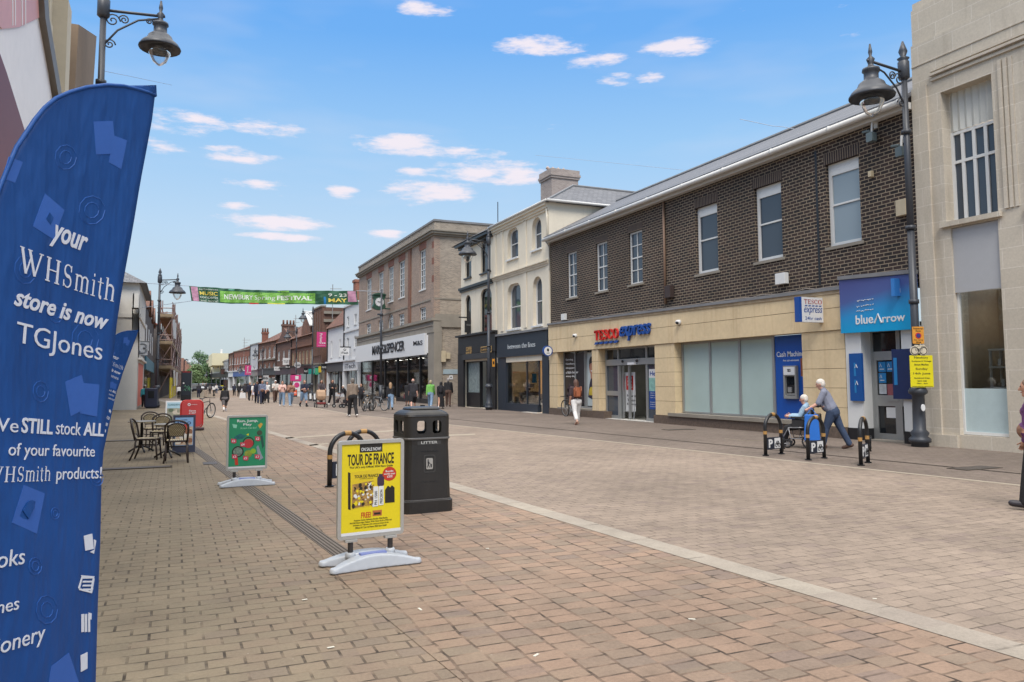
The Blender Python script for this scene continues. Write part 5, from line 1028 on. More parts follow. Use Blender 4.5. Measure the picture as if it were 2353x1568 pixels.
mb = MB(); mb.prism(Q, uvp(Q, [(-90, -80), (0, 165), (55, 335), (60, 460), (-90, 460)]), -.19, .06); mb.build('red_panel', mat('canopy_red', S(128, 62, 60), .5, .15, .8), t)
mb = MB(); mb.prism(Q, uvp(Q, [(-40, -80), (80, -80), (86, 40), (40, 62), (0, 66), (-40, 20)]), .003, .02); mb.build('pink_panel', mat('canopy_pink', S(226, 160, 148, .9), .4, .25, .9), t)
mb = MB()
for x in (22, 28, 44, 52): mb.prism(Q, uvp(Q, [(x, -60), (x+2.4, -60), (x+2.8, 58), (x+1, 58)]), .021, .024)
mb.build('pale_stripe', MATS['canopy_white'], t)
mb = MB(); mb.prism(Q, uvp(Q, [(80, -80), (90, -80), (98, 40), (134, 245), (120, 300), (113, 300), (124, 240), (88, 40)]), -.25, .08); mb.build('frame', mat('grey_frame', S(128, 120, 110), .5), t)
t = thing('brick_house', 'dull brown building with a sloping roof edge behind the near lamp post', 'building', (-3, 20, 0)); Q = FL_(-2.15)
mb = MB(); mb.prism(Q, [(17.5, 0), (23.5, 0), (23.5, 7.4), (22.4, 9.0)]+[Q.uv(222, 84), Q.uv(181, 57)], -7, 0); mb.build('wall', mat('dull_brick', S(150, 128, 106), .85, .15, 1.2, .2), t); mb = MB(); mb.prism(Q, [(20, 4.2), (21.4, 4.2), (21.4, 6), (20, 6)], .001, .03); mb.build('window', W_, t)
zz = [7.4, 7.0, 7.6]
for i, (y0, y1, lab) in enumerate(((23.6, 33, 'red brick shop building mostly hidden behind the blue flag'), (33.05, 43, 'pale rendered shop building hidden behind the blue flag'), (43.05, 52.9, 'brown brick shop building hidden behind the blue flag next to the white corner building'))):
    t = thing('shop_building', lab, 'building', (-3, y0+4, 0)); m = (REDB, WD, BRN)[i]; Q = FL_(-3.7)
    ws = [(y0+1+k*2.8, 4.6, y0+2.2+k*2.8, 6.4) for k in range(3)]
    wall(t, Q, rect(y0, 3.4, y1, zz[i]), [rect(*w) for w in ws], m)
    for w in ws: window(t, Q, w, -.1, 2, 4)
    mb = MB(); mb.pb(Q, y0, 0, y1, zz[i]-.1, -7, -.4); mb.build('rear_wall', m, t); mb = MB(); mb.pb(Q, y0, 2.7, y1, 3.39, -.3, .1); mb.build('fascia', (NAVY, REDS, BLK)[i], t); mb = MB(); mb.pb(Q, y0+.3, .3, y1-.3, 2.69, -.2, -.1); mb.build('shop_window', GLD, t); mb = MB(); mb.pb(Q, y0, zz[i], y1, zz[i]+.2, -.6, .1); mb.build('coping', STONE, t)
# white corner building
t = thing('corner_building', 'white rendered corner building with dark slate roof and salmon shop panels', 'building', (-4, 57, 0)); P = FL_(-2.1); Q = FY(53.)
y1 = P.uv(332, 800)[0]; W2 = mat('white_wall', S(222, 218, 210), .8, .08, 1)
wn = [P.rect(319, 675, 324, 720), P.rect(319, 775, 324, 828)]; wn = [(a, b, a+1.1, d) for a, b, c, d in wn]
wall(t, P, rect(53, 3.2, y1, 7.9), [rect(*w) for w in wn], W2)
for w in wn: window(t, P, w, -.25, 1, 2, glass=GLD)
wall(t, Q, rect(-12, 0, -2.1, 7.9), [], W2, d=-.003); slab(t, 'string_course', W2, Q, (-12, 5.7, -2.0, 5.95, .002, .08)); slab(t, 'string_course', W2, P, (52.93, 5.7, y1, 5.95, .002, .08)); slab(t, 'blue_band', NAVY, P, (52.99, 3.5, y1, 3.72, .003, .02)); slab(t, 'cornice', W2, P, (52.9, 3.1, y1, 3.22, .002, .18))
slab(t, 'salmon_panel', mat('salmon', S(222, 118, 98), .6, .08), P, (54.2, .12, y1-.8, 2.95, -.1, -.03)); each(t, 'shop_pillar', W2, P, [(53, 0, 54.2, 3.09, -.3, 0), (y1-.8, 0, y1, 3.09, -.3, 0)]); slab(t, 'shop_base', STONE, P, (54.2, 0, y1-.8, .12, -.2, 0)); slab(t, 'shop_head', W2, P, (54.2, 2.95, y1-.8, 3.09, -.3, 0))
mb = MB(); mb.add([(-1.7, 52.6, 7.85), (-12, 52.6, 7.85), (-12, y1+.3, 7.85), (-1.7, y1+.3, 7.85), (-5.5, 56.5, 10.2), (-12, 56.5, 10.2), (-5.5, 60, 10.2), (-12, 60, 10.2)], [(0, 4, 5, 1), (4, 6, 7, 5), (0, 3, 6, 4), (2, 7, 6, 3), (0, 1, 2, 3)]); mb.build('roof', SLATE, t)
ps = thing('projecting_sign', 'square white sign with an outlined figure three projecting from the white corner building', 'sign', (-1.5, 56, 4)); Q = FY(56.); r = Q.rect(314.5, 787, 339, 816.5); slab(ps, 'board', WS, Q, (*r, -.08, .05)); slab(ps, 'bracket', GREYP, Q, (r[0]-.7, r[3]+.003, r[2]+.15, r[3]+.09, -.04, .02)); cx, cz = (r[0]+r[2])/2, (r[1]+r[3])/2
mb = MB()
for s in (.27, .2): mb.tube([Q.P(a, b, .06) for a, b in arc(cx, cz+.15, s, .15*s/.22, 150, -80, 10)], .016, 4); mb.tube([Q.P(a, b, .06) for a, b in arc(cx, cz-.13, s*1.05, .17*s/.22, 80, -150, 10)], .016, 4)
mb.build('lettering', INK, ps)
t = thing('dark_gabled_building', 'row of dark timbered gables between the white corner and the scaffolding', 'building', (-4, 75, 0)); P = FL_(-2.1)
y2 = 90; wall(t, P, rect(y1+.02, 0, y2, 7.6), [], mat('dark_timber', S(76, 68, 66), .8, .3, 1.5))
for k in range(3): a = y1+1.5+k*8; mb = MB(); mb.prism(P, [(a, 7.6), (a+7, 7.6), (a+3.5, 8.9)], -6, .05); mb.build('gable', WD if k == 1 else MATS['dark_timber'], t); mb = MB(); mb.prism(P, [(a-.3, 7.5), (a, 7.3), (a+3.5, 8.8), (a+7, 7.3), (a+7.3, 7.5), (a+3.5, 9.15)], -6, .2); mb.build('roof', TILE, t)
for k in range(4): slab(t, 'window', W_, P, (y1+2+k*6, 4.4, y1+3.6+k*6, 6.2, .002, .03))
slab(t, 'shop_fascia', mat('teal_fascia', S(70, 122, 140), .5), P, (y1+1, 2.7, y2, 3.7, .002, .12)); slab(t, 'shop_window', GLD, P, (y1+1, .4, y2-1, 2.6, .002, .03))
# scaffolded building
p0, p1 = V((-.35, 90, 0)), V((1.0, 150, 0)); Q = Pl(p0, p1-p0, (0, 0, 1)); zt = FY(90.).uv(393, 690)[1]; Ls = 60.
t = thing('scaffolded_building', 'dark grey building hidden behind scaffolding on the left', 'building', (-4, 110, 0)); mb = MB(); mb.pb(Q, .8, 0, Ls, zt-2.6, -9, -1.5); mb.build('wall', mat('sooty_wall', S(112, 104, 100), .9, .25, 1.5), t)
mb = MB(); q = Pl(Q.P(0, 0, 0), (1, 0, 0), (0, 0, 1)); mb.add([Q.P(.6, zt-2.6, -9), Q.P(.6, zt-2.6, -1.4), Q.P(Ls, zt-2.6, -1.4), Q.P(Ls, zt-2.6, -9), Q.P(.6, zt+.4, -5), Q.P(Ls, zt+.4, -5)], [(0, 1, 4), (1, 2, 5, 4), (3, 0, 4, 5), (2, 3, 5), (0, 3, 2, 1)]); mb.build('roof', mat('red_roof', S(170, 92, 78), .8, .2, 3), t)
for k in range(10):
    for z in (4.6, 7.4): slab(t, 'window', W_, Q, (3+k*5.6, z, 4.4+k*5.6, z+1.5, -1.499, -1.46))
s = thing('scaffolding', 'rusty tube scaffolding with timber decks wrapped round the building on the left', 'scaffolding', (-.3, 90, 0)); PO = mat('scaffold_tube', S(150, 124, 116), .5, .3, 3, metal=.2); DK = mat('scaffold_board', S(150, 130, 104), .9, .3, 2)
lv = [FY(90.).uv(393, y)[1] for y in (849, 793, 731)]; YP = mat('yellow_wrap', S(226, 206, 70), .6)
for i in range(13):
    a = i*Ls/12
    for d in (0, -1.35):
        h = zt+.5*((i*7) % 3-1)+(.4 if d else 0); mb = MB(); mb.cyl(Q.P(a, 0, d), Q.P(a, h, d), .06, n=6); po = mb.build('standard_pole', PO, s)
        if i < 5: mb = MB(); mb.cyl(Q.P(a, 0, d), Q.P(a, 2.2, d), .11, n=8); mb.build('yellow_sleeve', YP, po)
for d in (0, -1.35):
    for z in lv+[l+1.05 for l in lv]+[zt-.3]: mb = MB(); mb.cyl(Q.P(-.4, z, d), Q.P(Ls+.3, z, d), .055, n=6); mb.build('ledger_tube', PO, s)
for k in range(3):
    mb = MB(); mb.pb(Q, -.2, lv[k]+.02, Ls, lv[k]+.1, -1.4, .05); mb.build('deck', DK, s); mb = MB(); mb.pb(Q, -.22, lv[k]+.1, Ls, lv[k]+.4, .051, .09); mb.build('toe_board', DK, s); mb = MB(); mb.pb(Q, -.25, lv[k]+.1, -.21, lv[k]+.42, -1.4, .05); mb.build('toe_board', DK, s)
    z0 = lv[k-1] if k else 0
    mb = MB(); mb.cyl(Q.P(0, z0+.2, -1.35), Q.P(0, lv[k], 0), .05, n=6); mb.build('brace_tube', PO, s)
    for z in (1.05, .55): mb = MB(); mb.cyl(Q.P(-.02, lv[k]+z, -1.5), Q.P(-.02, lv[k]+z, .1), .05, n=6); mb.build('guard_rail', PO, s)
    for j in range(5): mb = MB(); mb.cyl(Q.P(j*12+.5, z0, .06), Q.P(j*12+10, lv[k], .06), .045, n=5); mb.build('brace_tube', PO, s)
rr = random.Random(4)
for k in range(6): a = rr.uniform(1, 26); z = rr.choice(lv); mb = MB(); n = 6; mb.add([Q.P(a+i*.5, z-1.8+1.8*j, .1+.15*math.sin(i*1.7+k+j)) for j in (0, 1) for i in range(n)], [(i, i+1, n+i+1, n+i) for i in range(n-1)]); mb.build('sheeting', mat('sheeting', S(220, 220, 216), .6, .1), s)
slab(t, 'hoarding', mat('hoarding', S(70, 64, 62), .8, .3), Q, (0.2, 0, Ls, 2.5, -1.2, -1.1))
# totem
q0 = G(427, 922); t = thing('information_totem', 'tall black digital information totem standing in the street', 'totem', q0); Q = FY(q0.y); r = Q.rect(416.5, 853, 438.5, 922)
slab(t, 'cabinet', BLK, Q, (r[0], 0, r[2], r[3], -.25, .0)); slab(t, 'screen', mat('totem_screen', S(40, 46, 56), .25, .2, 2), Q, (r[0]+.07, .5, r[2]-.07, r[3]-.12, .001, .012)); slab(t, 'edge_trim', ALU, Q, (r[2]+.002, 0, r[2]+.05, r[3], -.24, .01)); slab(t, 'red_strip', REDS, Q, (r[0]+.1, r[3]-.1, r[2]-.1, r[3]-.06, .001, .014))
mb = MB(); rr = random.Random(1)
for k in range(7): x = r[0]+.2+rr.random()*.5; z = .95+rr.random()*.4; mb.tube([Q.P(x, z, .02), Q.P(x+.1, z+.15, .02), Q.P(x+.18, z-.05, .02)], .02, 4)
mb.build('screen_picture', mat('screen_green', S(110, 180, 140), .5), t); mb = MB(); mb.prism(Q, arc(r[0]+.22, 1.62, .07, .07, 0, 330, 11), .013, .02); mb.build('screen_icon', WS, t)
# ------------------------------------------------------------------ street lamps
LMP = mat('lamp_black', S(64, 67, 74), .45, .1, 3); LGL = glassy('lamp_glass', (.9, .92, .93, 1), trans=.8)
def lamp(label, p, H, arm, hd, k=1., base=1, grp='black street lamps with scrolled brackets'):
    t = thing('street_lamp', label, 'street lamp', p, hd, grp); mb = MB()
    mb.lathe([(.2, 0), (.2, .1), (.25, .12), (.25, .2), (.18, .26), (.22, .34), (.15, .42), (.14, 1.25), (.21, 1.3), (.22, 1.36), (.14, 1.5)] if base else [(.12, 0), (.12, .3)], n=12); mb.build('base', LMP, t, True)
    mb = MB(); mb.cyl((0, 0, .3), (0, 0, H*.55), .1, .085, 12); mb.cyl((0, 0, H*.5), (0, 0, H-.55), .085, .07, 12)
    for z in (H*.36, H*.55, H*.8): mb.cyl((0, 0, z), (0, 0, z+.1), .12, n=12)
    mb.build('pole', LMP, t, True); mb = MB(); mb.lathe([(.075, H-.56), (.14, H-.5), (.14, H-.1), (.1, H-.05), (.15, H), (.06, H+.05), (.11, H+.18), (.02, H+.45)], n=10); mb.build('finial', LMP, t, True)
    z = H-.35; mb = MB(); mb.tube([(0, 0, z), (arm+.1, 0, z+.1*k)], .035, 6); mb.tube([(0, 0, z-.9), (arm*.25, 0, z-.45), (arm*.6, 0, z-.12), (arm, 0, z+.02)], .025, 6)
    def scroll(cx, cz, r, s): mb.tube([(cx+s*r*(1-i/22)*math.cos(i*.55), 0, cz+r*(1-i/22)*math.sin(i*.55)) for i in range(20)], .018, 5)
    scroll(arm*.16, z-.22, .17, 1); scroll(arm*.36, z-.16, .12, -1); scroll(arm*.12, z-.82, .13, 1); scroll(arm*.8, z-.1, .08, 1); mb.build('bracket', LMP, t, True)
    mb = MB(); r = .54*k; zt = z-.02
    mb.lathe([(.02, zt+.55*k), (.05, zt+.34*k), (.03, zt+.24*k), (.1*k, zt+.16*k), (.06*k, zt+.04*k), (.08*k, zt-.04*k), (.2*k, zt-.08*k), (.21*k, zt-.14*k), (.17*k, zt-.18*k), (.17*k, zt-.36*k), (.23*k, zt-.4*k), (.3*k, zt-.46*k), (.34*k, zt-.56*k), (r*.86, zt-.66*k), (r, zt-.78*k), (r*.98, zt-.82*k), (r*.6, zt-.76*k)], (arm, 0, 0), 20)
    mb.build('lantern_hood', LMP, t, True); mb = MB(); mb.lathe([(.3*k, zt-.78*k), (.28*k, zt-.95*k), (.17*k, zt-1.18*k), (.04*k, zt-1.28*k)], (arm, 0, 0), 16); mb.build('lantern_glass', LGL, t, True)
    return t
pr = G(2127, 1022); pr.x = 16.75; pr = onY(2127, 1022, 13.1); pr.z = 0
lamp('tall black lamp post with signs in front of the agency shop', (16.72, 13.35, 0), 9.75, 1.15, math.pi)
pm = G(1137, 940); lamp('black lamp post before the black and cream shopfronts', (16.6, 41.2, 0), 10.1, 1.3, math.pi)
t = thing('banner_pole', 'plain black pole carrying the right end of the green street banner', 'pole', (14.62, 58.6, 0)); hz_ = FY(58.6).uv(815, 662)[1]
mb = MB(); mb.cyl((14.62, 58.6, 0), (14.62, 58.6, 1.4), .16, .14, 12); mb.cyl((14.62, 58.6, 1.4), (14.62, 58.6, hz_), .1, .07, 12); mb.build('pole', mat('lamp_black', S(64, 67, 74), .45, .1, 3), t, True)
for z_ in (4.2, 6.8): mb = MB(); mb.pb(FY(58.6), 14.3, z_, 14.6, z_+.12, -.05, .05); mb.ball((14.62, 58.6, z_+.06), .16); mb.build('clamp', MATS['lamp_black'], t)
lamp('near grey lamp post cut by the top edge on the left', (-1.78, 20.3, 0), 10.95, 1.25, 0, .9)
lamp('black lamp post beside the white corner building', (-1.05, 56.6, 0), 8.9, 1.1, 0, 1.)
for x, yt, lab in ((717, 712, 'far lamp post carrying the larger pink street banner'), (680, 757, 'far lamp post behind the pink top and jeans pair'), (603, 802, 'far lamp post before the arched window building'), (567, 838, 'far lamp post carrying the smaller pink street banner'), (486, 853, 'distant lamp post before the large cream building')):
    Y = ymap(x)-8; p = onY(x, 880, Y); H = FY(Y).uv(x, yt)[1]; p.z = 0; lamp(lab, p, H, 1.2, math.pi)
p = onY(422, 880, 150); p.z = 0; t = thing('camera_pole', 'thin pole with a white dome camera above the black totem', 'pole', p, 0); z1 = FY(150.).uv(422, 840)[1]; mb = MB(); mb.cyl((0, 0, 0), (0, 0, z1), .12, .09, 8); mb.tube([(0, 0, z1), (0, 0, z1+.8), (.35, 0, z1+1.1), (.7, 0, z1+.9)], .1, 6); mb.build('pole', LMP, t); mb = MB(); mb.ball((.75, 0, z1+.55), .34); mb.build('camera_dome', WS, t, True)
# signs on the near right lamp post
Q = FY(13.2); Q2 = Pl((16.72, 13.12, 0), (.93, -.36, 0), (0, 0, 1)); X0 = 16.72
def onpost(nm, label, x0, y0, x1, y1, m): r = Q2.rect(x0, y0, x1, y1); t = thing(nm, label, 'sign', Q2.P((r[0]+r[2])/2, r[1], 0)); mb = MB(); mb.prism(Q2, rrect(*r, .02), -.012, .0); mb.build('plate', m, t); return t, r
t, r = onpost('restriction_sign', 'small orange parking restriction plate on the near right lamp post', 2096, 751, 2124, 790, mat('sign_orange', S(232, 160, 58), .5))
w_ = r[2]-r[0]; h_ = r[3]-r[1]; mb = MB()
for s_, z_ in (('Pedestrian', .84), ('Zone', .7), ('At any', .16), ('time', .04)): mb.text(Q2, s_, r[0]+w_*(.08 if len(s_) > 5 else .28), r[1]+h_*z_, r[2]-w_*(.08 if len(s_) > 5 else .28), r[1]+h_*(z_+.1), .001, .004, .005)
mb.build('lettering', INK, t); cx, cz = (r[0]+r[2])/2, r[1]+h_*.47; mb = MB(); mb.prism(Q2, arc(cx, cz, .075, .075, 0, 340, 17), .001, .005); mb.build('red_ring', REDS, t); mb = MB(); mb.prism(Q2, arc(cx, cz, .055, .055, 0, 340, 17), .0055, .008); mb.build('blue_disc', mat('disc_blue', S(60, 60, 130), .5), t)
t, r = onpost('market_notice', 'bright yellow market notice tied to the near right lamp post', 2090, 817, 2146, 890, YEL); w_ = r[2]-r[0]; h_ = r[3]-r[1]; mb = MB()
for s_, z_, hh, ww in (('Newbury', .88, .08, .6), ('Antiques & Vintage', .785, .055, .86), ('Street Market', .68, .06, .62), ('Sunday', .525, .085, .52), ('14th June', .38, .085, .74), ('Northbrook Street,', .26, .05, .68), ('RG14 1ND', .17, .05, .4), ('10am - 4pm', .09, .05, .46)): mb.text(Q2, s_, r[0]+w_*(.5-ww/2), r[1]+h_*z_, r[0]+w_*(.5+ww/2), r[1]+h_*(z_+hh), .001, .004, .006)
mb.pb(Q2, r[0]+.03, r[1]+.015, r[2]-.03, r[1]+.025, .001, .003); mb.build('lettering', INK, t)
r = Q2.rect(2090, 793, 2132, 817); t = thing('bicycle_sign', 'little bicycle shaped cream plate between the orange and yellow signs', 'sign', Q2.P((r[0]+r[2])/2, r[1], 0)); M_ = mat('cream_plate', S(226, 214, 190), .5, .2, 12); w_ = r[2]-r[0]; h_ = r[3]-r[1]; mb = MB(); rd = .115
c1, c2 = (r[0]+rd, r[1]+rd), (r[2]-rd, r[1]+rd)
for c in (c1, c2): mb.prism(Q2, arc(*c, rd, rd, 0, 345, 23), .004, .012)
mb.prism(Q2, [(c1[0], c1[1]-.05), (c2[0], c2[1]-.05), (c2[0]-.06, r[3]-.05), (c1[0]+.07, r[3]-.05)], .013, .018); mb.pb(Q2, c2[0]-.12, r[3]-.05, c2[0]+.04, r[3], .004, .012); mb.pb(Q2, c1[0]+.0, r[3]-.04, c1[0]+.14, r[3], .004, .012); mb.build('plate', M_, t)
mb = MB()
for c in (c1, c2): mb.tube([Q2.P(a, b, .0195) for a, b in arc(*c, rd*.78, rd*.78, 0, 345, 18)], .008, 4, True)
mb.text(Q2, 'USE IT', c1[0]+.02, r[1]+.1, c2[0]-.02, r[1]+.17, .019, .022, .005); mb.build('lettering', INK, t)
t = thing('badge', 'small pale round badge on the base of the near right lamp post', 'badge', (16.6, 13.2, 1.0)); r = Q2.uv(2119, 937); mb = MB(); mb.prism(Q2, arc(r[0], r[1], .05, .085, 0, 340, 15), .03, .05); mb.build('plate', WS, t)
q = Pl((16.6, 41.05, 0), (1, 0, 0), (0, 0, 1)); r = q.rect(1131, 825, 1137, 843); t = thing('restriction_sign', 'small orange plate on the lamp post before the black shopfront', 'sign', (16.6, 41, 3)); slab(t, 'plate', MATS['sign_orange'], q, (*r, -.012, 0)); mb = MB(); mb.prism(q, arc((r[0]+r[2])/2, (r[1]+r[3])/2, .05, .09, 0, 330, 11), .001, .006); mb.build('symbol', INK, t)
# pink banners
for x0, y0, x1, y1, px, lab in ((728, 763, 749, 798, 717, 'larger pink banner hung from the lamp post near the white buildings'), (563, 840, 577, 862, 567, 'smaller pink banner hung from a lamp post further down the street')):
    Y = ymap(px)-8.2; q = FY(Y); r = q.rect(x0, y0, x1, y1); t = thing('street_banner', lab, 'banner', q.P(r[0], r[1], 0), None, 'pink banners on lamp posts'); slab(t, 'cloth', mat('pink_cloth', S(214, 58, 130), .6, .06), q, (*r, -.02, .02)); mb = MB(); w_ = r[2]-r[0]; h_ = r[3]-r[1]
    qq = Pl(q.P(r[0]+w_*.38, r[3]-h_*.1, 0), (0, 0, -1), (1, 0, 0)); mb.text(qq, 'Parkway', 0, -w_*.14, h_*.7, w_*.22, .021, .04, .01); mb.pb(q, r[0]+w_*.15, r[1]+h_*.1, r[2]-w_*.1, r[1]+h_*.115, .021, .03); mb.pb(q, r[2]-w_*.42, r[1]+h_*.22, r[2]-w_*.28, r[1]+h_*.3, .021, .03); mb.prism(q, arc(r[2]-w_*.14, r[1]+h_*.26, w_*.08, w_*.08, 0, 330, 11), .021, .03); mb.build('lettering', WS, t); mb = MB(); q0 = onY(px, 880, Y+.2); mb.tube([(q0.x, Y, r[3]+.06), (r[2], Y, r[3]+.06)], .03); mb.tube([(q0.x, Y, r[1]-.06), (r[2], Y, r[1]-.06)], .03); mb.build('bracket', LMP, t)
# ------------------------------------------------------------------ the banner across the street and its cables
Y = 58.; q = FY(Y); U = lambda x, y: q.uv(x, y)
def cable(label, pts, r=.02): mb = MB(); mb.tube(pts, r, 5); tag(mb.build('cable', mat('wire', S(176, 184, 196), .6), org=pts[0]), label, 'cable')
top = [U(434.5, 657.5), U(520, 663), U(597, 667.3), U(700, 668.5), U(819, 668.5)]; bot = [U(440, 692), U(520, 698), U(597, 699), U(700, 699.5), U(823, 700.5)]
t = thing('street_banner', 'long green festival banner strung across the street', 'banner', q.P(*top[0], 0))
def lerp(L, s): i = min(int(s*4), 3); f = s*4-i; return (L[i][0]+(L[i+1][0]-L[i][0])*f, L[i][1]+(L[i+1][1]-L[i][1])*f)
def BF(s, v, d): a, b = lerp(top, s), lerp(bot, s); return q.P(b[0]+(a[0]-b[0])*v, b[1]+(a[1]-b[1])*v, d+.09*math.sin(s*37+v*2)+.05*math.sin(s*83+v*5))
def bpatch(s0, v0, s1, v1, d, nx=40):
    mb = MB(); n = nx+1; vs = [BF(s0+(s1-s0)*i/nx, v0+(v1-v0)*j/4, e) for e in (d-.01, d) for j in range(5) for i in range(n)]; k = 5*n; fs = []
    for j in range(4):
        for i in range(nx): a = j*n+i; fs += [(a, a+n, a+n+1, a+1), (a+k, a+1+k, a+n+1+k, a+n+k)]
    edge = [i for i in range(n)]+[j*n+nx for j in range(1, 5)]+[4*n+i for i in range(nx-1, -1, -1)]+[j*n for j in (3, 2, 1)]
    fs += [(a, b, b+k, a+k) for a, b in zip(edge, edge[1:]+edge[:1])]
    return mb.add(vs, fs)
bpatch(0, 0, 1, 1, 0, 120).build('cloth', mat('banner_green', S(48, 100, 72), .6, .1, .6), t)
bpatch(.205, .07, .8, .82, .012, 60).build('lime_panel', mat('banner_lime', S(132, 192, 84), .6, .08, .8), t)
o = [bpatch(.01, .02, .055, .97, .012, 8).build('pink_shape', mat('banner_pink', S(206, 150, 176), .6, .4, 4), t), bpatch(.955, .2, .995, .97, .012, 6).build('pink_shape', MATS['banner_pink'], t), bpatch(.42, -.01, .49, .08, .016, 8).build('red_mark', REDS, t), bpatch(.54, -.01, .64, .07, .016, 8).build('yellow_mark', mat('banner_yellow', S(226, 222, 90), .6), t), bpatch(.6, .85, .66, .98, .016, 8).build('lime_mark', MATS['banner_lime'], t), bpatch(.838, .03, .848, .55, .016, 4).build('blue_mark', CYAN, t), bpatch(.265, .88, .31, .98, .016, 4).build('teal_mark', mat('banner_teal', S(110, 180, 150), .6), t)]
def btext(items, m):
    mb = MB()
    for s_, s0, v0, s1, v1, bd in items: mb.text(q, s_, s0, v0, s1, v1, .02, .03, bd, fn=BF)
    mb.build('lettering', m, t)
PW = mat('banner_white', S(234, 240, 226), .6, .02)
btext([('performances', .065, .76, .19, .92, 0), ('concerts', .065, .24, .19, .4, 0), ('and more!', .065, .02, .19, .18, 0), ('NEWBURY', .235, .28, .45, .62, .025), ('Spring', .462, .2, .585, .62, -.004), ('FESTIVAL', .595, .28, .785, .62, .025), ('9 - 23', .86, .56, .95, .8, .02)], PW); btext([('MUSIC', .065, .46, .19, .7, .02), ('MAY', .86, .16, .95, .44, .02)], mat('banner_gold', S(238, 214, 96), .6, .02))
A = q.P(*top[0], 0); B = q.P(*top[-1], 0); cable('upper banner cable to the white corner building', [A, V((-2.05, 54, 8.0))]); cable('lower banner cable to the white corner building', [q.P(*bot[0], 0), V((-2.05, 56, 6.6))]); cable('short cable from the banner to the lamp post', [B, V((14.72, 58.6, B.z+.1))], .025)
def px3(x, y, Y): return onY(x, y, Y)
cable('thin overhead wire from the near left lamp towards the middle', [px3(236, 163, 20.3), px3(300, 176, 24), px3(395, 196, 30)], .006)
cable('thin overhead wire rising over the dark slate roof', [px3(1230, 357, 45), px3(1400, 374, 38), px3(1568, 391, 30)], .009); cable('frayed wire end above the slate roof on the right', [px3(1700, 274, 25), px3(1775, 290, 23.5), px3(1800, 292, 22), px3(1825, 297, 21.5)], .012)
for lab, x, y0, y1, Y in (('thin roof aerial above the flat topped brick building', 561, 776, 806, 160), ('tall roof aerial above the brown gabled building', 679, 724, 768, 122), ('thin mast rising behind the green banner', 764, 654, 705, 96)):
    q = FY(Y); a, b0 = q.uv(x, y1); _, b1 = q.uv(x, y0); t = thing('roof_aerial', lab, 'aerial', q.P(a, b0-1.5, 0)); mb = MB(); mb.cyl(q.P(a, b0-1.5, 0), q.P(a, b1, 0), .05, n=5)
    for k, l in ((.35, .9), (.6, .6), (.8, 1.1)): mb.cyl(q.P(a-l*.3, b0+(b1-b0)*k, 0), q.P(a+l, b0+(b1-b0)*k+.05, 0), .035, n=5)
    mb.build('mast', GREYP, t)
# boards and projecting signs down the street
def board(label, x0, y0, x1, y1, dy, m, txt=None, tm=WS, rd=False, arm=True):
    xm = (x0+x1)/2; Y = ymap(xm)-dy; q = FY(Y); r = q.rect(x0, y0, x1, y1); t = thing('projecting_sign', label, 'sign', q.P((r[0]+r[2])/2, r[1], 0)); mb = MB()
    mb.prism(q, arc((r[0]+r[2])/2, (r[1]+r[3])/2, (r[2]-r[0])/2, (r[3]-r[1])/2, 0, 345, 23) if rd else rect(*r), -.1, .05); mb.build('board', m, t)
    if arm: mb = MB(); mb.pb(q, r[0], r[3]+.003 if not rd else (r[1]+r[3])/2, r[2]+1.2, (r[3]+.12) if not rd else (r[1]+r[3])/2+.1, -.12, -.06); mb.build('arm', BLK, t)
    w, h = r[2]-r[0], r[3]-r[1]
    if txt: mb = MB(); mb.text(q, txt, r[0]+w*.12, r[1]+h*.32, r[2]-w*.12, r[1]+h*.68, .051, .07, .01); mb.build('lettering', tm, t)
    return t, q, r
t, q, r = board('square white hanging sign with a swirl above lettering on the white buildings', 782, 799, 802, 817, 3, WS, None)
mb = MB(); w, h = r[2]-r[0], r[3]-r[1]; mb.text(q, 'iTech', r[0]+w*.12, r[1]+h*.2, r[2]-w*.12, r[1]+h*.45, .051, .07, .02); mb.tube([q.P(a, b, .06) for a, b in arc(r[0]+w*.5, r[1]+h*.74, w*.12, h*.13, 100, 400, 10)], .03, 4); mb.build('lettering', INK, t)
board('dark rectangular sign at the low shop beside the white building', 738, 839, 751, 850, 2, BLK, 'FISHER', WS); board('teal and yellow projecting sign among the shops', 709, 848, 723, 860, 2, mat('teal_sign', S(40, 160, 150), .5)); t, q, r = board('small green projecting sign right of the teal one', 724, 846, 733, 861, 3, mat('green_sign', S(70, 180, 140), .5)); board('yellow shop sign right of the green one', 732, 842, 738, 856, 1.5, mat('gold_sign', S(230, 200, 60), .5)); board('black square sign left of the teal one', 698, 847, 708, 860, 2, BLK, 'NV', WS)
board('white oval hanging sign over the maroon shop', 676.5, 832, 691.5, 846, 4, WS, 'shoes', INK, True); board('white agent board on the dark gabled building', 650, 823, 664, 839, 3, WS, 'TO LET', INK, arm=False); board('lower white agent board on the arched window building', 630, 843, 644, 852, 3, WS, 'TO LET', INK, arm=False); board('round dark sign below the white agent board', 655, 838, 667, 849, 5, BLK, 'Bird', WS, True); board('white sign with black mark left of the dark fascia', 603, 863, 617, 876, 3, WS, 'BB', INK); board('brown hanging sign on the black and white building', 508, 849, 516, 860, 3, mat('brown_sign', S(84, 56, 48), .5)); board('yellow notice beyond the man in black jacket', 506, 886, 513, 898, 8, YEL, arm=False)
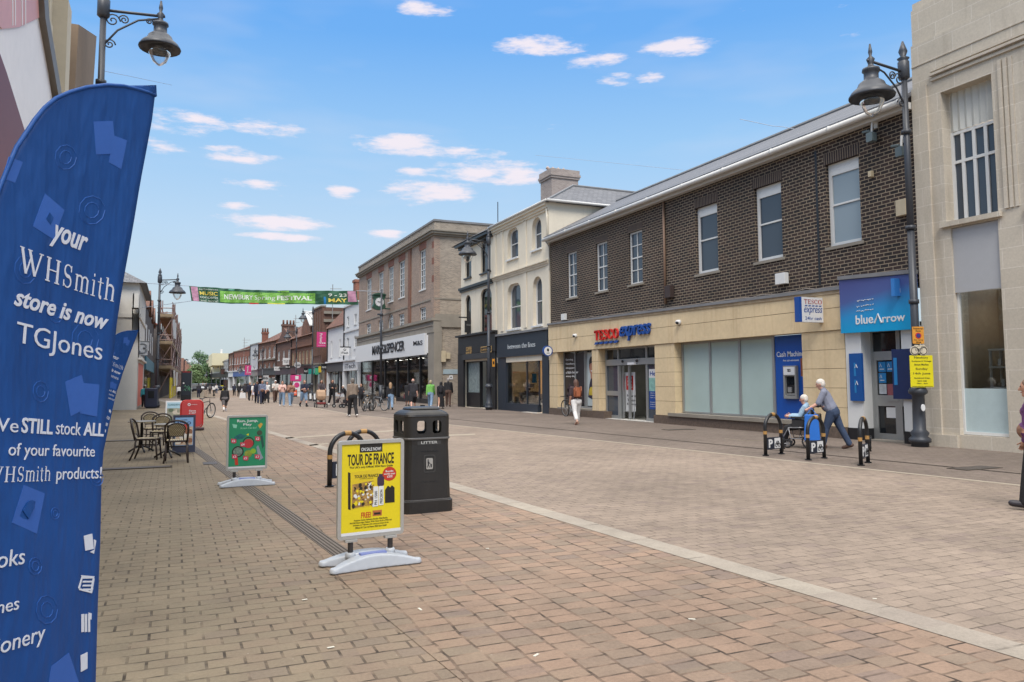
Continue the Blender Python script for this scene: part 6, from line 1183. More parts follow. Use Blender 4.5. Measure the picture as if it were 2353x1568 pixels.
# pink promotional stand
Y = 92.; q = FY(Y); p = onY(681, 880, Y); p.z = 0; t = thing('promotional_stand', 'pink promotional stand with white panel in front of the shops', 'stand', p); r = q.rect(670, 862, 692, 876); slab(t, 'pink_canopy', MATS['pink_cloth'], q, (*r, -1.2, 0)); slab(t, 'white_logo', WS, q, (r[0]+.42, r[1]+.2, r[0]+.78, r[3]-.12, .001, .02)); r2 = q.rect(674, 877, 690, 900); slab(t, 'white_panel', WS, q, (*r2, -.9, -.05)); mb = MB(); mb.prism(q, arc((r2[0]+r2[2])/2, r2[1]+.75, .3, .3, 0, 345, 23), -.049, -.03); mb.build('pink_disc', MATS['pink_cloth'], t); slab(t, 'counter', WS, q, (r2[0]-.1, .0, r2[2]+.5, r2[1]-.01, -.8, -.1))
def aboard(label, x0, yt, x1, yb, m, back=BLK, txt=None, Y=None, tm=WS):
    p = G((x0+x1)/2, yb) if Y is None else onY((x0+x1)/2, 880, Y); p.z = 0; q = FY(p.y); r = q.rect(x0, yt, x1, yb); t = thing('pavement_board', label, 'sign', p); h = r[3]; mb = MB()
    q2 = Pl(q.P(0, 0, 0), (1, 0, 0), (0, .16, 1)); q3 = Pl(q.P(0, 0, -.45), (1, 0, 0), (0, -.12, 1)); mb.pb(q2, r[0], 0.04, r[2], h, -.03, 0); mb.pb(q3, r[0]+.02, .04, r[2]-.02, h-.05, -.03, -.001); mb.build('frame', back, t); mb = MB(); mb.pb(q2, r[0]+.05, .2, r[2]-.05, h-.06, .001, .008); mb.build('poster', m, t)
    if txt: mb = MB(); mb.text(q2, txt, r[0]+.1, h*.45, r[2]-.1, h*.62, .009, .013, .01); mb.build('lettering', tm, t)
    return t, q2, r
aboard('orange pavement board in front of the pink stand', 673, 895, 683, 925, mat('orange_poster', S(226, 92, 50), .5, .1), txt='OPEN', Y=88); aboard('yellow pavement board left of the pink stand', 662, 905, 671, 923, mat('pale_yellow', S(236, 214, 130), .6), Y=90)
aboard('black and white pavement board left of the pushchair', 710, 903, 717, 931, WS, Y=68); aboard('second black and white pavement board next to the pushchair', 720, 903, 728, 931, WS, Y=66)
# ------------------------------------------------------------------ soft shapes: union of simple solids, remeshed to one skin
_tmpc = bpy.data.collections.new('scratch'); COL.children.link(_tmpc)
def rem(mb, vox, sm=4, fac=.5):
    me = bpy.data.meshes.new('tmp'); me.from_pydata([tuple(q) for q in mb.v], [], mb.f); o = bpy.data.objects.new('tmp', me); _tmpc.objects.link(o)
    r = o.modifiers.new('r', 'REMESH'); r.mode = 'VOXEL'; r.voxel_size = vox
    if sm: s = o.modifiers.new('s', 'SMOOTH'); s.factor = fac; s.iterations = sm
    dg = bpy.context.evaluated_depsgraph_get(); e = o.evaluated_get(dg); m2 = e.to_mesh(); out = MB(); out.v = [v.co.copy() for v in m2.vertices]; out.f = [tuple(p.vertices) for p in m2.polygons]
    e.to_mesh_clear(); bpy.data.objects.remove(o); bpy.data.meshes.remove(me); return out
# ------------------------------------------------------------------ feather flags
def flagcloth(name, c):                       # thin woven polyester: some light comes through
    m = bpy.data.materials.new(name); m.use_nodes = True; n = NT(m.node_tree); p = n.n('ShaderNodeNewGeometry').outputs['Position']
    f = n.m('ADD', n.m('MULTIPLY', n.m('SUBTRACT', n.noise(p, 1.1, 3), .5), .5), n.m('MULTIPLY', n.m('SUBTRACT', n.noise(p, 9, 4), .5), .22))
    c2 = n.n('ShaderNodeVectorMath', {0: c[:3], 3: n.m('ADD', f, 1)}, operation='SCALE').outputs[0]
    st = n.n('ShaderNodeVectorMath', {0: p, 1: (5, 5, 1.4)}, operation='MULTIPLY').outputs[0]
    h = n.m('ADD', n.noise(st, 1.6, 3), n.m('MULTIPLY', n.noise(p, 420, 2), .012))
    bp = n.n('ShaderNodeBump', {'Height': h, 'Strength': .55, 'Distance': .06}).outputs[0]
    a = n.n('ShaderNodeBsdfPrincipled', {'Base Color': c2, 'Roughness': .55, 'Normal': bp}).outputs[0]; b = n.n('ShaderNodeBsdfTranslucent', {0: c2, 1: bp}).outputs[0]
    n.n('ShaderNodeOutputMaterial', {0: n.n('ShaderNodeMixShader', {0: .3, 1: a, 2: b}).outputs[0]}); return m
ud = (ROT @ V(((1580-PCX)/FL, (PCY-1070)/FL, -1))).normalized()
T0 = CAM+ray(360, 222)*2.55
vd = (V((0, 0, 1))-ud*ud.z).normalized(); PF0 = Pl(T0, ud, vd)
FLG = flagcloth('flag_cloth', S(24, 94, 176)); FLV = mat('flag_violet', S(50, 104, 190), .6, .06); FLW = mat('flag_white', S(236, 238, 246), .6, .02); FLD = mat('flag_line', S(34, 98, 182), .6, .05)
yl = lambda yb, x0, x1: yb+(x1-x0)*(1070-yb)/(1580-x0)
def make_flag(label, P1, name_seed):
    t = thing('feather_flag', label, 'flag', (P1.P(-.4, 0, 0).x, P1.P(-.4, 0, 0).y, 0), None, 'blue feather flags outside the shop')
    W = lambda a, b, d=0.: P1.P(a, b, d+.025*math.sin(b*2.2+a*3)+.02*math.sin(a*7+b)*(.3+abs(min(b, 0))*.4))
    rows = [(222, 359.5, 360), (214, 344, 359), (206, 322, 358.6), (199, 296, 358), (196, 262, 357.7), (201, 220, 357.3), (212, 182, 356.5), (226, 150, 355.5), (248, 123, 354), (275, 99, 352), (340, 50, 344), (400, 20, 336), (440, 0, 331), (500, -36, 324), (560, -66, 316), (640, -96, 304), (740, -122, 290), (870, -142, 275), (960, -150, 262), (1100, -158, 248), (1250, -164, 240), (1400, -168, 229), (1568, -172, 220), (1700, -175, 214), (1900, -178, 206)]
    mb = MB(); n = 22; g = []
    L = [(PF0.uv(l, y), PF0.uv(r, y+(0 if i == 0 else 0))) for i, (y, l, r) in enumerate(rows)]
    for d in (-.0015, .0015):
        for (a, b) in L:
            for k in range(n+1): s = k/n; g.append(W(a[0]+(b[0]-a[0])*s, a[1]+(b[1]-a[1])*s, d))
    m = len(L); K = m*(n+1); fs = []
    for i in range(m-1):
        for k in range(n): a = i*(n+1)+k; fs += [(a, a+n+1, a+n+2, a+1), (a+K, a+1+K, a+n+2+K, a+n+1+K)]
    ed = list(range(n+1))+[i*(n+1)+n for i in range(1, m)]+[(m-1)*(n+1)+k for k in range(n-1, -1, -1)]+[i*(n+1) for i in range(m-2, 0, -1)]
    fs += [(p, q, q+K, p+K) for p, q in zip(ed, ed[1:]+ed[:1])]
    mb.add(g, fs); mb.build('cloth', FLG, t, True)
    mb = MB(); pts = [W(*PF0.uv(l-2, y-2)) for (y, l, r) in rows]; mb.tube(pts, .006, 8); mb.build('pole_sleeve', FLG, t, True); mb = MB(); mb.cyl(pts[-1], V((pts[-1].x, pts[-1].y, .12)), .014, n=8); mb.build('pole', BLK, t, True)
    mb = MB(); c = pts[-1]; mb.lathe([(.3, 0), (.32, .03), (.3, .06), (.08, .09), (.05, .16)], (c.x, c.y, 0), 20); mb.build('base', BLK, t)
    def tx(mb, s, x0, yb, x1, yt, bold=0, sh=0):
        a0, b0 = PF0.uv(x0, yb); _, b1 = PF0.uv(x0, yt); a1, b2 = PF0.uv(x1, yl(yb, x0, x1)); mb.text(P1, s, a0, b0, a1, b1, .0022, .0036, bold, sh, b2-b0, fn=W)
    def sf(mb, s, x0, yb, x1, yt, k):
        a0, b0 = PF0.uv(x0, yb); _, b1 = PF0.uv(x0, yt); a1, b2 = PF0.uv(x1, yl(yb, x0, x1)); serif_word(mb, W, s, a0, b0, a1-a0, b1-b0, .0022, .0036, k, b2-b0)
    def line(f, *a): mb = MB(); f(mb, *a); mb.build('lettering', FLW, t)
    for a in (('your', 126, 564, 218, 508, .02, .35), ('store is now', 24, 702, 268, 659, .022, .32), ('TGJones', 24, 802, 252, 737, -.002), ('We', -62, 990, 22, 957, -.002), ('STILL', 31, 995, 118, 959, .022), ('stock', 128, 998, 196, 967), ('ALL', 204, 1001, 254, 970, .022), ('of your favourite', -7, 1056, 230, 1017), ('products!', 124, 1112, 245, 1074), ('Books', -104, 1314, 29, 1274), ('Games', -112, 1424, 12, 1392), ('Stationery', -138, 1540, 79, 1486)): line(tx, *a)
    line(sf, 'WHSmith', 36, 622, 284, 561, 1.); line(sf, 'WHSmith', -70, 1109, 109, 1072, .9)
    def poly(mb, L, d=.0022, fn=None): q = [PF0.uv(*p) for p in L]; k = MB(); k.prism(LOC, q, 0, .0014); mb.add([W(v.x, v.z, d-v.y) for v in k.v], k.f)
    mb = MB()
    poly(mb, [(197, 1232), (219, 1227), (222, 1262), (200, 1266)]); poly(mb, [(223, 1240), (229, 1243), (222, 1273), (212, 1269), (224, 1264)])
    for j in range(4): poly(mb, [(192+j*0, 1326+j*9), (218, 1326+j*9), (216, 1330+j*9), (190, 1330+j*9)])
    poly(mb, [(186, 1322), (222, 1325), (220, 1330), (188, 1327)]); poly(mb, [(178, 1352), (188, 1326), (191, 1327), (182, 1354)]); poly(mb, [(180, 1356), (214, 1364), (215, 1360), (182, 1352)]); poly(mb, [(217, 1330), (222, 1330), (215, 1362), (210, 1360)])
    for x, w_ in ((185, 7), (194, 6), (203, 5)): poly(mb, [(x, 1412), (x+w_, 1411), (x+w_-1, 1452), (x-1, 1453)])
    poly(mb, [(204, 1408), (212, 1410), (211, 1424), (204, 1424)]); poly(mb, [(181, 1506), (199, 1499), (198, 1536), (181, 1544)])
    mb.build_each('icon', FLW, t)
    mb = MB()
    for L in ([(233, 278), (274, 277), (282, 352), (240, 354)], [(276, 310), (304, 322), (294, 388), (268, 372)], [(118, 444), (167, 482), (138, 550), (84, 520)], [(159, 878), (204, 862), (222, 935), (172, 957)], [(206, 880), (248, 884), (240, 958), (196, 950)], [(34, 1114), (92, 1134), (66, 1226), (0, 1200)], [(100, 1530), (150, 1500), (176, 1568), (90, 1580)], [(26, 360), (62, 372), (40, 420), (8, 410)]): mb = MB(); poly(mb, L, .0008); mb.build('pale_shape', FLV, t)
    mb = MB()
    for L in ([(128, 487), (138, 500), (130, 516), (118, 502)], [(46, 1150), (62, 1164), (44, 1192), (28, 1172)]): mb = MB(); poly(mb, L, .0023); mb.build('heart', FLG, t)
    for cx, cy, r in ((170, 360, 26), (232, 482, 30), (60, 620, 30), (214, 780, 34), (90, 900, 22), (60, 1300, 18), (90, 1400, 30), (140, 720, 20), (236, 1100, 16), (120, 1180, 12)):
        mb = MB()
        for e in (1, .55): q = [PF0.uv(cx+r*e*math.cos(k*.6), cy+r*e*1.1*math.sin(k*.6)) for k in range(11)]; mb.tube([W(a, b, .0015) for a, b in q], .0014, 4)
        mb.build('line_drawing', FLD, t)
    return t
make_flag('large blue feather flag with white lettering filling the left foreground', PF0, 0)
T2 = CAM+ray(318, 763)*13.2; u2 = (V((ud.x, ud.y, 0)).normalized()+V((.25, 0, 0))).normalized(); u2 = (u2*math.cos(R_(18))-V((0, 0, 1))*math.sin(R_(18))).normalized(); v2 = (V((0, 0, 1))-u2*u2.z).normalized()
make_flag('second blue feather flag peeping out behind the large one', Pl(T2, u2, v2), 1)
# ------------------------------------------------------------------ swing poster stands
WHP = mat('pale_plastic', S(196, 200, 206), .4, .12, 3, .04, 200, streak=S(150, 146, 140)); SIL = mat('silver_frame', S(196, 194, 188), .3, .05, metal=.35); POST = mat('dark_post', S(52, 46, 44), .5); CAPM = mat('cap_blue', S(130, 140, 196), .45)
def stand_base():
    m = MB(); n = 12
    for s in (-1, 1):
        sec = []
        for i in range(n+1):
            x = -.4+.8*i/n; k = abs(x)/.4; y = s*(.085+.085*k**1.6); hw = .105-.05*k**2; zt = .04+.085*(1-k**1.7)+.012*k; sec.append((x, y, hw, zt))
        for (x0, y0, w0, t0), (x1, y1, w1, t1) in zip(sec, sec[1:]): m.hexa([(x0, y0-w0, .004), (x1, y1-w1, .004), (x1, y1+w1, .004), (x0, y0+w0, .004), (x0, y0-w0*.82, t0), (x1, y1-w1*.82, t1), (x1, y1+w1*.82, t1), (x0, y0+w0*.82, t0)])
        for x, y, w, t in (sec[0], sec[-1]): m.lathe([(w, .004), (w*.98, t*.6), (w*.8, t)], (x, y, 0), 14)
    return rem(m, .0085, 5)
_sb = stand_base()
def swing_stand(label, p, rz, pm):
    t = thing('poster_stand', label, 'poster stand', (p.x, p.y, .004), rz); t.scale = (.94,)*3
    mb = MB(); mb.v = [q.copy() for q in _sb.v]; mb.f = list(_sb.f); mb.build('base', WHP, t, True); mb = MB(); mb.hexa([(x, y, z) for z in (.1, .134) for x, y in ((-.13, -.1), (.13, -.1), (.13, -.03), (-.13, -.03))]); mb.build('filler_label', CAPM, t, bev=.004)
    for s in (-.2, .2): mb = MB(); mb.lathe([(.045, .07), (.05, .12), (.04, .14)], (s, 0, 0), 14); mb.build('socket', WHP, t, True); mb = MB(); mb.cyl((s, 0, .13), (s, 0, .24), .026, n=14); mb.build('post', POST, t); mb = MB(); mb.pb(LOC, s-.06, .235, s+.06, .26, -.03, .03); mb.build('clamp', SIL, t, bev=.004)
    mb = MB(); mb.prism(LOC, rrect(-.335, .262, .335, 1.19, .035), -.02, .02, [rect(-.3, .297, .3, 1.155)]); mb.build('frame', SIL, t, bev=.006)
    mb = MB(); mb.pb(LOC, -.302, .295, .302, 1.157, -.012, .008); mb.build('poster', pm, t); mb = MB(); mb.pb(LOC, -.3, .297, .3, .325, .0205, .022); mb.build('rail_glint', WS, t)
    return t
BLKI = mat('print_black', S(40, 34, 26), .45, .03); PY = mat('poster_yellow_bright', S(244, 220, 28), .42, .04); PR = mat('print_red', S(206, 62, 36), .45, .03); PO_ = mat('print_ochre', S(190, 150, 60), .45, .5, 26); PW2 = mat('print_white', S(240, 240, 236), .45, .02)
p = G(851, 1299); t = swing_stand('yellow cycling magazine poster in a silver swing stand in front of the litter bin', p, R_(7), PY)
F = LOC; z0, H_ = .325, .83; yy = lambda f: 1.155-f*H_       # f: distance down the poster
def ptext(t, m, items, d=.0085):
    mb = MB()
    for s, x0, f1, x1, f0, b in items: mb.text(F, s, x0, yy(f1), x1, yy(f0), d, d+.0015, b)
    return mb.build('lettering', m, t)
mb = MB(); mb.prism(F, rect(-.12, yy(.1), .11, yy(0)), .0085, .0095); mb.build('black_tab', BLKI, t); ptext(t, PW2, [('ON SALE NOW!', -.105, .085, .095, .045, .01)], .0097)
ptext(t, BLKI, [('TOUR DE FRANCE', -.24, .245, .23, .115, .025), ("The UK's only Official 2026 Race Guide", -.22, .285, .22, .255, .012), ('TOUR DE FRANCE', -.17, .39, .07, .355, .015), ('THE OFFICIAL UK RACE GUIDE', -.12, .405, .02, .398, 0)])
mb = MB(); mb.prism(F, [(-.235, yy(.315)), (-.21, yy(.325)), (-.205, yy(.745)), (-.23, yy(.735))], .0085, .01); mb.build('magazine_spine', BLKI, t); mb = MB(); mb.prism(F, [(-.2, yy(.32)), (.09, yy(.3)), (.09, yy(.72)), (-.2, yy(.745))], .0082, .0084); mb.build('magazine_cover', mat('cover_yellow', S(236, 206, 40), .4, .06), t)
mb = MB(); mb.prism(F, [(-.19, yy(.46)), (.02, yy(.43)), (.02, yy(.7)), (-.19, yy(.735))], .0086, .0092); mb.build('cover_photo', mat('cover_photo', S(168, 130, 70), .5, 1., 22, fine=.8), t)
rr = random.Random(3); ms = [PW2, BLKI, PO_, PY, mat('print_brown', S(110, 78, 52), .45)]; gs = [MB() for _ in ms]
for k in range(90): x, f = rr.uniform(-.18, .05), rr.uniform(.46, .72); r = rr.uniform(.006, .017); gs[k % 5].prism(F, arc(x, yy(f), r, r*rr.uniform(.6, 1.6), 0, 320, 7), .0093+k*.00001, .0094+k*.00001)
for g, m in zip(gs, ms): g.build('cover_rider', m, t)
mb = MB(); mb.prism(F, arc(.185, yy(.365), .072, .068, 0, 350, 27), .0085, .0095); mb.build('red_roundel', PR, t); ptext(t, PW2, [('Bundle', .145, .345, .225, .322, .015), ('worth over', .125, .375, .245, .352, .015), ('£20!', .16, .408, .215, .383, .015)], .0097)
mb = MB(); mb.prism(F, rrect(.06, yy(.5), .13, yy(.385), .02), .0095, .011); mb.prism(F, rect(.075, yy(.385), .115, yy(.36)), .0095, .011); mb.build('bottle', mat('print_plum', S(70, 52, 70), .45), t)
for x0, f0, f1, s, m in ((.02, .5, .73, 'PH 1500', PW2), (.075, .5, .72, 'PRECISION', PW2)):
    mb = MB(); mb.prism(F, rrect(x0, yy(f1), x0+.05, yy(f0), .008), .0112, .0122); mb.build('tube', m, t)
    mb = MB(); q = Pl(F.P(x0+.012, yy(f1-.02), 0), (0, 0, 1), (-1, 0, 0)); q.n = F.n; mb.text(Pl((x0+.04, 0, yy(f1-.02)), (0, 0, 1), (-1, 0, 0)), s, 0, 0, .13, .028, .0125, .0135, .01); mb.build('lettering', BLKI, t)
for x0 in (.14, .18): mb = MB(); mb.prism(F, [(x0, yy(.7)), (x0+.06, yy(.7)), (x0+.058, yy(.53)), (x0+.03, yy(.5)), (x0, yy(.55))], .0085+x0*.01, .0095+x0*.01); mb.build('sachet', BLKI, t)
ptext(t, PR, [('FREE!', -.1, .85, .0, .785, .02)]); mb = MB(); mb.prism(F, rect(.015, yy(.84), .11, yy(.775)), .0085, .009); mb.build('brand_patch', mat('patch', S(190, 110, 60), .5, .5, 14), t); mb = MB(); mb.prism(F, rect(.03, yy(.825), .095, yy(.8)), .0092, .0098); mb.build('brand_bar', BLKI, t)
ptext(t, BLKI, [('Precision Fuel & Hydration Bundle: PF&H Bottle,', -.17, .885, .17, .862, .006), ('PH1500 Electrolyte Tablets, PF30 Chew PLUS a PF30 Gel', -.21, .912, .21, .89, .006), ('exclusive to TGJones with every purchase of the', -.18, .938, .18, .917, .006), ("Official UK Tour de France 2026 Race Guide'", -.16, .965, .16, .944, .006)])
p = G(566, 1116); PG = mat('poster_green', S(42, 150, 104), .42, .2, .9); t = swing_stand('green toy poster in a silver swing stand near the cafe chairs', p, R_(2), PG)
ptext(t, PW2, [('Run, Jump,', -.17, .115, .17, .045, .02), ('Play', -.07, .185, .07, .125, .02)]); mb = MB(); mb.text(F, 'Screen free fun!', -.12, yy(.24), .15, yy(.2), .0085, .01, 0, .4); mb.build('lettering', mat('print_mint', S(170, 230, 190), .5), t)
PK = mat('print_magenta', S(214, 50, 84), .45, .03)
for x, f, s in ((-.22, .43, '£2'), (.17, .4, '£2'), (-.07, .51, '£4'), (-.2, .75, '£3'), (-.02, .79, '£2'), (.17, .77, '£1')):
    mb = MB(); mb.prism(F, [(x-.045, yy(f)), (x+.04, yy(f+.01)), (x+.042, yy(f+.085)), (x+.012, yy(f+.1)), (x-.04, yy(f+.08))], .012, .0128); g = mb.build('price_tag', PK, t); mb = MB(); mb.text(F, s, x-.028, yy(f+.07), x+.025, yy(f+.025), .013, .0142, .02); mb.build('lettering', PW2, g)
def disc(x, f, r, m, d, ring=0): mb = MB(); mb.prism(F, arc(x, yy(f), r, r, 0, 345, 23), d, d+.001, [arc(x, yy(f), ring, ring, 0, 345, 23)] if ring else ()); mb.build('toy_picture', m, t)
disc(.02, .52, .095, BLKI, .0085, .08); disc(.02, .54, .078, mat('toy_red', S(196, 60, 60), .45), .0086); disc(-.15, .7, .095, BLKI, .0087); disc(-.15, .7, .075, mat('toy_grey', S(120, 140, 124), .5, .9, 30), .0098); disc(.02, .75, .062, mat('toy_orange', S(150, 160, 60), .45, .5, 20), .0087); disc(.1, .7, .045, mat('toy_lime', S(150, 190, 50), .45), .0098); disc(.2, .33, .045, mat('toy_dark', S(70, 80, 60), .5, .6, 20), .0087)
for L, m in (([(.15, yy(.62)), (.18, yy(.58)), (.24, yy(.78)), (.27, yy(.85)), (.2, yy(.9))], mat('toy_lilac', S(150, 160, 170), .5)), ([(.21, yy(.4)), (.25, yy(.38)), (.28, yy(.6)), (.25, yy(.66))], mat('toy_pine', S(34, 90, 74), .5)), ([(-.2, yy(.82)), (-.15, yy(.82)), (-.14, yy(.97)), (-.19, yy(.97))], PR), ([(-.25, yy(.13)), (-.17, yy(.15)), (-.18, yy(.22)), (-.23, yy(.21))], mat('toy_mint', S(150, 216, 186), .5)), ([(.17, yy(.17)), (.22, yy(.12)), (.25, yy(.15)), (.22, yy(.22)), (.2, yy(.24))], mat('toy_amber', S(214, 170, 70), .5)), ([(-.22, yy(.4)), (-.12, yy(.33)), (-.02, yy(.38)), (-.08, yy(.44)), (-.2, yy(.46))], mat('toy_teal', S(30, 110, 110), .5, .6, 30)), ([(-.02, yy(.36)), (.02, yy(.33)), (.02, yy(.38))], YEL)): mb = MB(); mb.prism(F, L, .0086, .0096); mb.build('toy_picture', m, t)
# ------------------------------------------------------------------ litter bin
p = G(973, 1174); t = thing('litter_bin', 'large black plastic litter bin with silver lettering behind the yellow poster stand', 'litter bin', (p.x, p.y+.12, .004), R_(4)); t.scale = (1.06,)*3; BIN = mat('bin_plastic', S(42, 39, 37), .42, .3, 2.5, .06, 160, fine=.2, streak=S(70, 64, 58))
def loft(secs):
    mb = MB(); n = None; vs = []
    for hx, r, z in secs: L = rrect(-hx, -hx, hx, hx, r); n = len(L); vs += [(x, y, z) for x, y in L]
    m = len(secs); fs = [(i*n+k, i*n+(k+1) % n, (i+1)*n+(k+1) % n, (i+1)*n+k) for i in range(m-1) for k in range(n)]; fs += [tuple(range(n-1, -1, -1)), tuple(range((m-1)*n, m*n))]
    return mb.add(vs, fs)
loft([(.315, .09, 0), (.315, .09, .135), (.3, .09, .145), (.298, .09, .16)]).build('plinth', BIN, t); loft([(.296, .1, .161), (.278, .1, .8), (.28, .1, .86)]).build('body', BIN, t); loft([(.29, .1, .861), (.293, .1, .875), (.29, .1, .885)]).build('rim_band', mat('bin_trim', S(110, 108, 106), .4), t); loft([(.3, .092, .148), (.3, .092, .158)]).build('base_band', MATS['bin_trim'], t)
for k in range(4):
    a = k*math.pi/2; q = Pl((.283*math.sin(a), -.283*math.cos(a), 0), (math.cos(a), math.sin(a), 0), (0, 0, 1)); mb = MB(); pts = [(-.19, .886), (.19, .886), (.19, 1.12), (-.19, 1.12)]
    mb.prism(q, pts, -.03, 0, [rrect(-.155, .93, -.04, 1.085, .035), rrect(.04, .93, .155, 1.085, .035)]); mb.build('hood_panel', BIN, t)
    mb = MB(); c = V((math.cos(a)*.19-math.sin(a)*-.19, math.sin(a)*.19+math.cos(a)*-.19, 0)); vs = []
    for z in (.886, 1.12):
        for r in (.093, .065): vs += [(c.x+r*math.cos(a-math.pi/2+i*math.pi/12), c.y+r*math.sin(a-math.pi/2+i*math.pi/12), z) for i in range(7)]
    fs = [(i, i+1, 14+i+1, 14+i) for i in range(6)]+[(7+i, 21+i, 22+i, 8+i) for i in range(6)]; mb.add(vs, fs); mb.build('hood_corner', BIN, t, True)
loft([(.283, .1, 1.121), (.286, .1, 1.135), (.28, .1, 1.155), (.262, .1, 1.178), (.235, .1, 1.196), (.2, .09, 1.21)]).build('hood_top', BIN, t); loft([(.19, .08, 1.2101), (.195, .08, 1.222), (.18, .08, 1.24), (.12, .07, 1.25)]).build('lid', mat('bin_lid', S(58, 57, 56), .3), t, bev=.004); mb = MB(); mb.cyl((.02, 0, 1.25), (.02, 0, 1.265), .03, n=10); mb.build('lock', BLK, t)
for a in (0, -math.pi/2):
    q = Pl((.302*math.sin(a), -.302*math.cos(a), 0), (math.cos(a), math.sin(a), -.0), (-.028*math.sin(a), .028*math.cos(a), 1)); mb = MB(); mb.prism(q, rrect(-.15, .8, .15, .852, .01), -.02, .001); g = mb.build('name_plate', mat('bin_plate', S(66, 64, 62), .4), t)
    mb = MB(); mb.text(q, 'LITTER', -.105, .811, .105, .842, .0012, .004, .012); mb.build('lettering', mat('silver_letter', S(200, 200, 196), .4), g)
    mb = MB(); mb.prism(q, rrect(-.075, .47, .075, .68, .025), -.02, .004, [rrect(-.062, .483, .062, .667, .02)]); mb.build('panel_frame', MATS['bin_plate'], t); mb = MB(); mb.prism(q, rrect(-.042, .51, .042, .64, .015), -.02, .0045); g = mb.build('symbol_plate', mat('symbol_grey', S(176, 172, 166), .5), t); mb = MB()
    mb.prism(q, arc(-.018, .618, .009, .009, 0, 330, 11), .0046, .006); mb.prism(q, [(-.028, .604), (-.012, .606), (.0, .585), (.012, .575), (.01, .57), (-.008, .578), (-.01, .565), (.002, .53), (-.006, .53), (-.018, .556), (-.026, .53), (-.034, .53), (-.024, .565)], .0046, .006); mb.prism(q, [(.008, .57), (.03, .57), (.026, .53), (.012, .53)], .0046, .006); mb.build('symbol', BLK, g)
for z in (.72, .36): mb = MB(); mb.pb(Pl((0, -.28-(.8-z)*.02, 0), (1, 0, 0), (0, 0, 1)), -.1, z, .11, z+.006, -.01, .004); mb.build('groove', BLK, t)
# ------------------------------------------------------------------ cycle hoops
GOLDB = mat('gold_band', S(186, 142, 82), .5, .1)
def hoop(label, g0, g1, h, plate=True):
    c = (g0+g1)/2; d = g1-g0; w = max(d.length/2, .3); rz = math.atan2(d.y, d.x); t = thing('cycle_hoop', label, 'cycle stand', (c.x, c.y, .012), rz, 'black cycle hoops with gold bands'); mb = MB(); r = w
    q = lambda a, b: (a, 0, b)
    pts = [q(-w, 0), q(-w, h-r)]+[q(a, b) for a, b in arc(0, h-r, w, r, 180, 0, 14)][1:-1]+[q(w, h-r), q(w, 0)]
    mb.tube(pts, .038, 10); mb.build('hoop', BLK, t, True)
    for s in (-1, 1): mb = MB(); mb.cyl((s*w, 0, h*.52), (s*w, 0, h*.6), .041, n=10); mb.build('gold_band', GOLDB, t); mb = MB(); mb.cyl((s*w, 0, 0), (s*w, 0, .015), .07, n=12); mb.build('foot', BLK, t)
    mb = MB(); mb.tube([q(a, b) for a, b in arc(0, h-r, w, r, 100, 80, 4)], .041, 10); mb.build('gold_band', GOLDB, t)
    if plate:
        mb = MB(); mb.pb(LOC, -w+.04, .12, w-.04, .38, -.015, .015); pl_ = mb.build('plate', mat('plate_navy', S(32, 40, 58), .5), t); mb = MB(); mb.pb(LOC, .02, .14, w-.06, .36, .016, .02); mb.build('white_panel', WS, pl_); mb = MB(); mb.text(LOC, 'P', -w+.1, .16, -.05, .34, .016, .022, .03); mb.build('lettering', WS, pl_)
        mb = MB(); x0 = (w-.04)/2; [mb.tube([LOC.P(a, b, .023) for a, b in arc(x0+s*.055, .21, .04, .04, 0, 345, 12)], .007, 4, True) for s in (-1, 1)]; mb.tube([LOC.P(a, b, .023) for a, b in ((x0-.055, .21), (x0-.03, .29), (x0+.035, .29), (x0+.055, .21))], .007, 4); mb.tube([LOC.P(a, b, .023) for a, b in ((x0-.03, .29), (x0, .22), (x0+.035, .29))], .007, 4); mb.build('symbol', INK, pl_)
    return t
h1 = hoop('cycle hoop nearest the cash machine', G(1759.6, 1048.4), G(1795.7, 1044.4), .88); hoop('cycle hoop standing in front of the wheelchair', G(1864.5, 1057.8), G(1887.5, 1055), .86); h3 = hoop('cycle hoop in front of the aluminium door with a chain lock hanging on it', G(1979.6, 1070.6), G(1993.8, 1065), .88)
hoop('cycle hoop half hidden behind the yellow poster stand', G(757, 1120), G(836, 1112), .82); g = G(815, 1080); hoop('cycle hoop further back between the yellow poster and the bin', G(800, 1099), G(868, 1094), .78)
for lab, (x, y) in (('dark chain lock hanging from the first cycle hoop', (1799, 1030)), ('black cable lock wound on the cycle hoop before the aluminium door', (1997, 1030))):
    c = G(x, y+13); mb = MB(); r0 = random.Random(x); mb.tube([(c.x+r0.uniform(-.06, .06), c.y+r0.uniform(-.05, .05), .05+.35*abs(math.sin(i*.8))) for i in range(14)], .02, 6); tag(mb.build('bike_lock', BLK, org=c, smooth=True), lab, 'lock')
